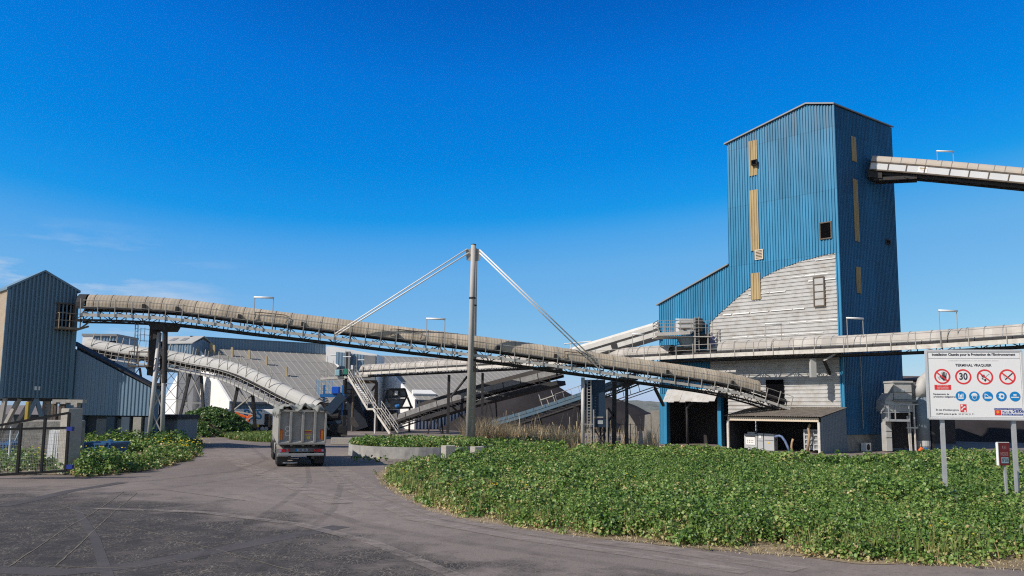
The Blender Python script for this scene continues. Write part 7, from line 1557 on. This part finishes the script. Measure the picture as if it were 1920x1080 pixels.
o, pc, ph_, ed, zb = plants('weed_field', 'broad field of knee high green weeds with yellowing stems along the road', FIELD, 4.0, .30, .80, 150, .078, M_LEAF, front=fl_, keep=gappy, seed=3, backlift=.55)
plants('broad_leaved_weeds', 'taller clumps of broad leaved weeds in the field', FIELD, 1.7, .55, 1.05, 150, .092, M_LEAF, front=fl_, keep=lambda c: bx(c) & (vnoise(c, 2.6, 55)+.5*vnoise(c, .9, 56) > .26) & (np.hypot(c[:, 0], c[:, 1]) < 52), seed=41, spread=.48, drybias=-.03)
def spires(name, label, pts, h, m, n_l=26, ls=.05):
    """upright weeds: a thin stalk carrying small leaves all the way up"""
    n = len(pts); hh = h*rng.uniform(.55, 1.25, n); I = np.repeat(np.arange(n), n_l); N = len(I); u = rng.uniform(.12, 1, N); az = rng.uniform(0, 6.283, N); r_ = .11*(1.15-u)*rng.uniform(.3, 1.4, N); lx = rng.normal(0, .14, (n, 2))
    pos = np.stack([pts[I, 0]+lx[I, 0]*u*hh[I]+r_*np.cos(az), pts[I, 1]+lx[I, 1]*u*hh[I]+r_*np.sin(az), hh[I]*u], 1); nrm = np.stack([np.cos(az)*.7, np.sin(az)*.7, .5+0*az], 1)+rng.normal(0, .5, (N, 3)); nrm /= np.linalg.norm(nrm, axis=1)[:, None]
    ax = np.stack([np.cos(az), np.sin(az), .5+0*az], 1)+rng.normal(0, .4, (N, 3)); ax -= nrm*(ax*nrm).sum(1)[:, None]; ax /= np.linalg.norm(ax, axis=1)[:, None]; sd = np.cross(ax, nrm); sz = (ls*rng.uniform(.5, 1.5, N)*(1.25-.6*u))[:, None]
    V_ = pos[:, None]+sz[:, None]*(LT[None, :, 0:1]*.7*sd[:, None]+(LT[None, :, 1:2]-.2)*ax[:, None]+LT[None, :, 2:3]*nrm[:, None]); tint = .45+.3*rng.random(n)[I]-.25*u+rng.normal(0, .12, N)+np.where(u < .35, rng.uniform(0, .5, N), 0)
    o = mesh_np(name, V_.reshape(-1, 3), 6, [(0, 1, 2, 3), (0, 3, 4, 5)], tint, m); o['label'] = label; return o
sp = scatter(FIELD, 9.0); sp = sp[(vnoise(sp, 3.5, 77) > .05) & (np.hypot(sp[:, 0], sp[:, 1]) < 46) & bx(sp)]
spires('upright_weeds', 'upright yellow green weeds standing among the broad leaves', sp, .82, M_LEAF, 26, .062)
# stems and dry stalks near the front edge
e2 = pc[(ed < 3.2)]; st = np.repeat(e2, 16, 0)+rng.normal(0, .2, (len(e2)*16, 2))
blades('weed_stem', 'yellow green weed stems along the road edge', st, .55, .022, .25, M_GRASSB, .62, .25)
tf_ = scatter(inset(fl0, .55)+inset(fl0, -.3)[::-1], 1.3); spires('edge_tufts', 'small green tufts growing out of the road edge', tf_, .30, M_LEAF, 34, .06)
big = scatter(fl0+inset(fl0, -2.2)[::-1], 90); fringe = scatter(inset(fl0, .5)+inset(fl0, -.6)[::-1], 150)
blades('dry_grass', 'short dry straw on the road edge', np.concatenate([fringe, big]), .085, .016, 2.6, M_REEDB, .6, .25)
def flowers(name, label, pts, z0, z1, s=.06):
    n = len(pts); pos = np.stack([pts[:, 0], pts[:, 1], rng.uniform(z0, z1, n)], 1); T_ = np.array([(-.5, -.5, 0), (.5, -.5, 0), (.5, .5, 0), (-.5, .5, 0), (0, 0, .5), (0, 0, -.5)])*s
    V_ = pos[:, None]+T_[None]*rng.uniform(.6, 1.4, (n, 1, 1)); o = mesh_np(name, V_.reshape(-1, 3), 6, [(0, 1, 4), (1, 2, 4), (2, 3, 4), (3, 0, 4), (0, 1, 5), (1, 2, 5), (2, 3, 5), (3, 0, 5)], np.zeros(n), M_FLOW); o['label'] = label
fp = []
for px, py, k, s in ((762, 886, 10, .35), (932, 919, 14, .5), (1800, 1020, 5, .6), (1160, 905, 6, 2.0)): q = g2(px, py+22); fp.append(rng.normal(q, s, (k, 2)))
flowers('yellow_flowers', 'scattered yellow flowers in the weed field', np.concatenate(fp), .45, .8, .045)
# left verge
LV = [g2(*p) for p in ((143, 895), (200, 892), (250, 887), (300, 878), (340, 867), (365, 856), (375, 846), (374, 834), (364, 822))]; LVB = [d2(345, 84), d2(330, 66), d2(250, 60.5), d2(148, 60.5), d2(140, 45)]
LVP = LV+LVB
sheet('verge', [V((x, y, 0)) for x, y in LVP], .010, M_SOIL, 'bare soil and weeds by the small tower')
def keepL(c): 
    a, b = gx(150, 52), gx(290, 52); u = c[:, 0]/c[:, 1]; k = ~((u > a.x/52) & (u < gx(287, 52).x/52) & (c[:, 1] > 45.5) & (c[:, 1] < 55)); return k
plants('hedge_weeds', 'dense dark green weeds on the left verge beside the road', LVP, 3.8, .5, 1.05, 130, .085, M_LEAF, front=LV, keep=keepL, spread=.5, seed=9)
fp = []
for px, py, k, s in ((340, 838, 42, .8), (352, 845, 16, .6), (200, 862, 8, .5)): q = g2(px, py+18); fp.append(rng.normal(q, s, (k, 2)))
flowers('yellow_flowers', 'bright yellow flowers at the bend of the left verge', np.concatenate(fp), .85, 1.2, .065)
HB_ = [d2(152, 57), d2(345, 57), d2(345, 66), d2(290, 60), d2(152, 59.6)]; plants('hedge_weeds', 'taller bushes under the blue wing behind the skip', HB_, 2.6, 1.0, 1.9, 190, .10, M_LEAF, seed=33, spread=.65, drybias=-.1)
GV = [g2(-80, 893), g2(128, 890), d2(136, 46), d2(-120, 46)]
sheet('verge', [V((x, y, 0)) for x, y in GV], .0095, M_SOIL, 'weedy soil behind the gate')
plants('gate_weeds', 'green weeds growing behind the black gate', GV, 3.2, .5, 1.0, 80, .09, M_LEAF, seed=12, keep=lambda c: ~((c[:, 1] > 45.3)))
q = g2(78, 880); flowers('yellow_flowers', 'a few yellow flowers behind the gate mesh', rng.normal(q, (.5, .3), (16, 2)), .7, 1.2, .06)
# ivy covered mound
mq = gx(396, 90); MX, MY, MR, MRY, MHT = mq.x, 90.0, 4.5, 7.0, 2.75
def mz(c): return MHT*np.clip(1-((c[:, 0]-MX)/MR)**2-((c[:, 1]-MY)/MRY)**2, 0, 1)**1.05
mb = MB(); NX = 24
for j in range(NX+1):
    for i in range(NX+1):
        x = MX-MR+2*MR*i/NX; y = MY-MRY+2*MRY*j/NX; zz = MHT*max(0, 1-((x-MX)/MR)**2-((y-MY)/MRY)**2)**1.05; mb.v.append((x, y, zz-.05 if zz > 0 else -.05))
for j in range(NX):
    for i in range(NX): mb.f.append([j*(NX+1)+i, j*(NX+1)+i+1, (j+1)*(NX+1)+i+1, (j+1)*(NX+1)+i]); mb.m.append(0)
o = mb.build('mound_ground', M_SOIL, smooth=True); o['kind'] = 'structure'; o['label'] = 'earth mound under the ivy'
n = 40; MP = [(MX+MR*1.03*math.cos(2*math.pi*k/n), MY+MRY*1.03*math.sin(2*math.pi*k/n)) for k in range(n)]
plants('ivy_mound', 'rounded mound thickly covered with green ivy', MP, 5.0, .3, .65, 95, .11, M_IVY, base=mz, spread=.5, seed=15)
IB = [d2(300, 86), d2(345, 86), d2(352, 100), d2(300, 100)]; plants('ivy_mound', 'low green ivy beside the grey shed', IB, 2.5, .6, 1.3, 70, .10, M_IVY, spread=.7, seed=16)
# grass strip in front of the trailer
GS_ = [g2(*p) for p in ((416, 817), (430, 824), (470, 828), (512, 830))]+[d2(520, 92), d2(430, 95)]
sheet('verge', [V((x, y, 0)) for x, y in GS_], .010, M_SOIL, 'grassy strip in front of the white trailer')
blades('grass', 'rough green grass strip in front of the white trailer', scatter(GS_, 90), .55, .05, .8, M_GRASSB, .35, .2)
plants('low_weeds', 'low weeds in the grass strip', GS_, 2.0, .3, .7, 60, .09, M_LEAF, seed=18)
# planter weeds and the strip running right from it
EP = [(PC.x+PRX*.95*math.cos(2*math.pi*k/40), PC.y+PRY*.95*math.sin(2*math.pi*k/40)) for k in range(40)]
plants('planter_weeds', 'bushy green weeds filling the round planter', EP, 4.2, .4, .75, 95, .085, M_LEAF, base=lambda c: np.full(len(c), .6), seed=21, drybias=.03)
SC = [d2(900, 53), d2(1000, 54.5), d2(1060, 57), d2(1060, 60), d2(900, 62)]; plants('low_weeds', 'green weeds right of the round planter', SC, 3.6, .6, 1.1, 100, .085, M_LEAF, seed=31)
SB = [d2(930, 60), d2(1040, 60), d2(1060, 68), d2(930, 70)]; plants('low_weeds', 'green weeds between the planter and the dry reeds', SB, 3.0, .5, 1.0, 80, .09, M_LEAF, seed=22)
WP = [g2(*p) for p in ((655, 860), (690, 862), (740, 862), (735, 866), (690, 866), (655, 864))]
plants('edge_weeds', 'sparse weeds at the foot of the planter wall', [(x, y-.4) for x, y in WP], 1.2, .3, .5, 30, .10, M_LEAF, seed=23)
# reeds and dead brush
RP = [d2(945, 69), d2(1085, 67.5), d2(1092, 72), d2(945, 74)]
blades('dry_reeds', 'band of tall dry tan reeds in front of the coal heap', scatter(RP, 45), 1.75, .04, .35, M_REEDB, .5, .22)
RP2 = [d2(1080, 71), d2(1235, 70), d2(1235, 75), d2(1080, 76)]
blades('dry_reeds', 'thin dry reeds round the dark posts', scatter(RP2, 9), 1.7, .035, .35, M_REEDB, .45, .22)
hp = scatter(RP, 1.2); blades('reed_plumes', 'feathery reed plumes above the dry reeds', np.concatenate([hp, scatter(RP2, .8)]), 2.9, .03, .25, M_REEDB, .7, .1, head=1.6)
BP = [d2(868, 69), d2(955, 69), d2(955, 74), d2(868, 74)]
blades('dead_brush', 'tangle of brown dead brush right of the mast', scatter(BP, 55), 2.4, .028, .7, M_REEDB, .12, .15)
plants('low_weeds', 'green weeds at the foot of the dead brush', [d2(860, 66), d2(955, 66), d2(955, 69), d2(860, 69)], 2.5, .5, .9, 70, .09, M_LEAF, seed=25)
# loose weeds along tower foot
plants('low_weeds', 'weeds at the foot of the blue tower and shed', [d2(1250, 64), d2(1360, 61), d2(1370, 64), d2(1250, 68)], 2.5, .3, .6, 60, .09, M_LEAF, seed=26)
# ------------------------------------------------------------------ loose pieces that can be counted become parts of their own
def split_pieces(o, name):
    me = o.data; n = len(me.vertices); par = list(range(n))
    def find(a):
        while par[a] != a: par[a] = par[par[a]]; a = par[a]
        return a
    for p in me.polygons:
        vs = list(p.vertices); r = find(vs[0])
        for v in vs[1:]: par[find(v)] = r
    groups = {}
    for p in me.polygons: groups.setdefault(find(p.vertices[0]), []).append(p)
    if len(groups) < 2: return
    co = [v.co.copy() for v in me.vertices]
    for ps in groups.values():
        mp_ = {}; vs = []; fs = []; mi = []
        for p in ps:
            f = []
            for v in p.vertices:
                if v not in mp_: mp_[v] = len(vs); vs.append(co[v])
                f.append(mp_[v])
            fs.append(f); mi.append(p.material_index)
        m2 = bpy.data.meshes.new(name); m2.from_pydata(vs, [], fs)
        for q in me.materials: m2.materials.append(q)
        m2.polygons.foreach_set('material_index', mi); m2.update()
        c = bpy.data.objects.new(name, m2); COL.objects.link(c); c.parent = o.parent; c.matrix_local = o.matrix_local
        for ch in list(o.children): pass
    bpy.data.objects.remove(o)
SPL = {'corner_trim': 'corner_trim', 'roller_set': 'roller', 'marker_rod': 'marker_rod', 'bracket': 'bracket', 'panel_stiffener': 'panel_stiffener', 'support_strut': 'support_strut', 'rooflight': 'rooflight', 'downpipe': 'downpipe', 'rubber_hose': 'rubber_hose', 'fuel_tank': 'fuel_tank', 'bars': 'bar', 'tread': 'tread', 'tailgate_latch': 'tailgate_latch', 'anchor_plate': 'anchor_plate', 'lifting_lug': 'lifting_lug', 'pale_stripe': 'pale_stripe', 'drive_gear': 'drive_gear', 'collar': 'collar'}
for o in list(COL.objects):
    st_ = o.name.split('.')[0]
    if o.type == 'MESH' and o.parent and st_ in SPL and not o.children: split_pieces(o, SPL[st_])
# ------------------------------------------------------------------ the air: faint even haze round the whole scene
mb = MB(); mb.abox(-2650, 3250, -350, 3850, -1.0, 44); hz = mb.build('haze', [])
hz['kind'] = 'stuff'; hz['label'] = 'thin even sea haze'
m = bpy.data.materials.new('haze_air'); m.use_nodes = True; n = m.node_tree.nodes; n.remove(n['Principled BSDF']); pv = n.new('ShaderNodeVolumePrincipled'); pv.inputs['Color'].default_value = (.86, .92, 1, 1); pv.inputs['Density'].default_value = .00004; pv.inputs['Anisotropy'].default_value = .2
m.node_tree.links.new(pv.outputs[0], n['Material Output'].inputs['Volume']); hz.data.materials.append(m)
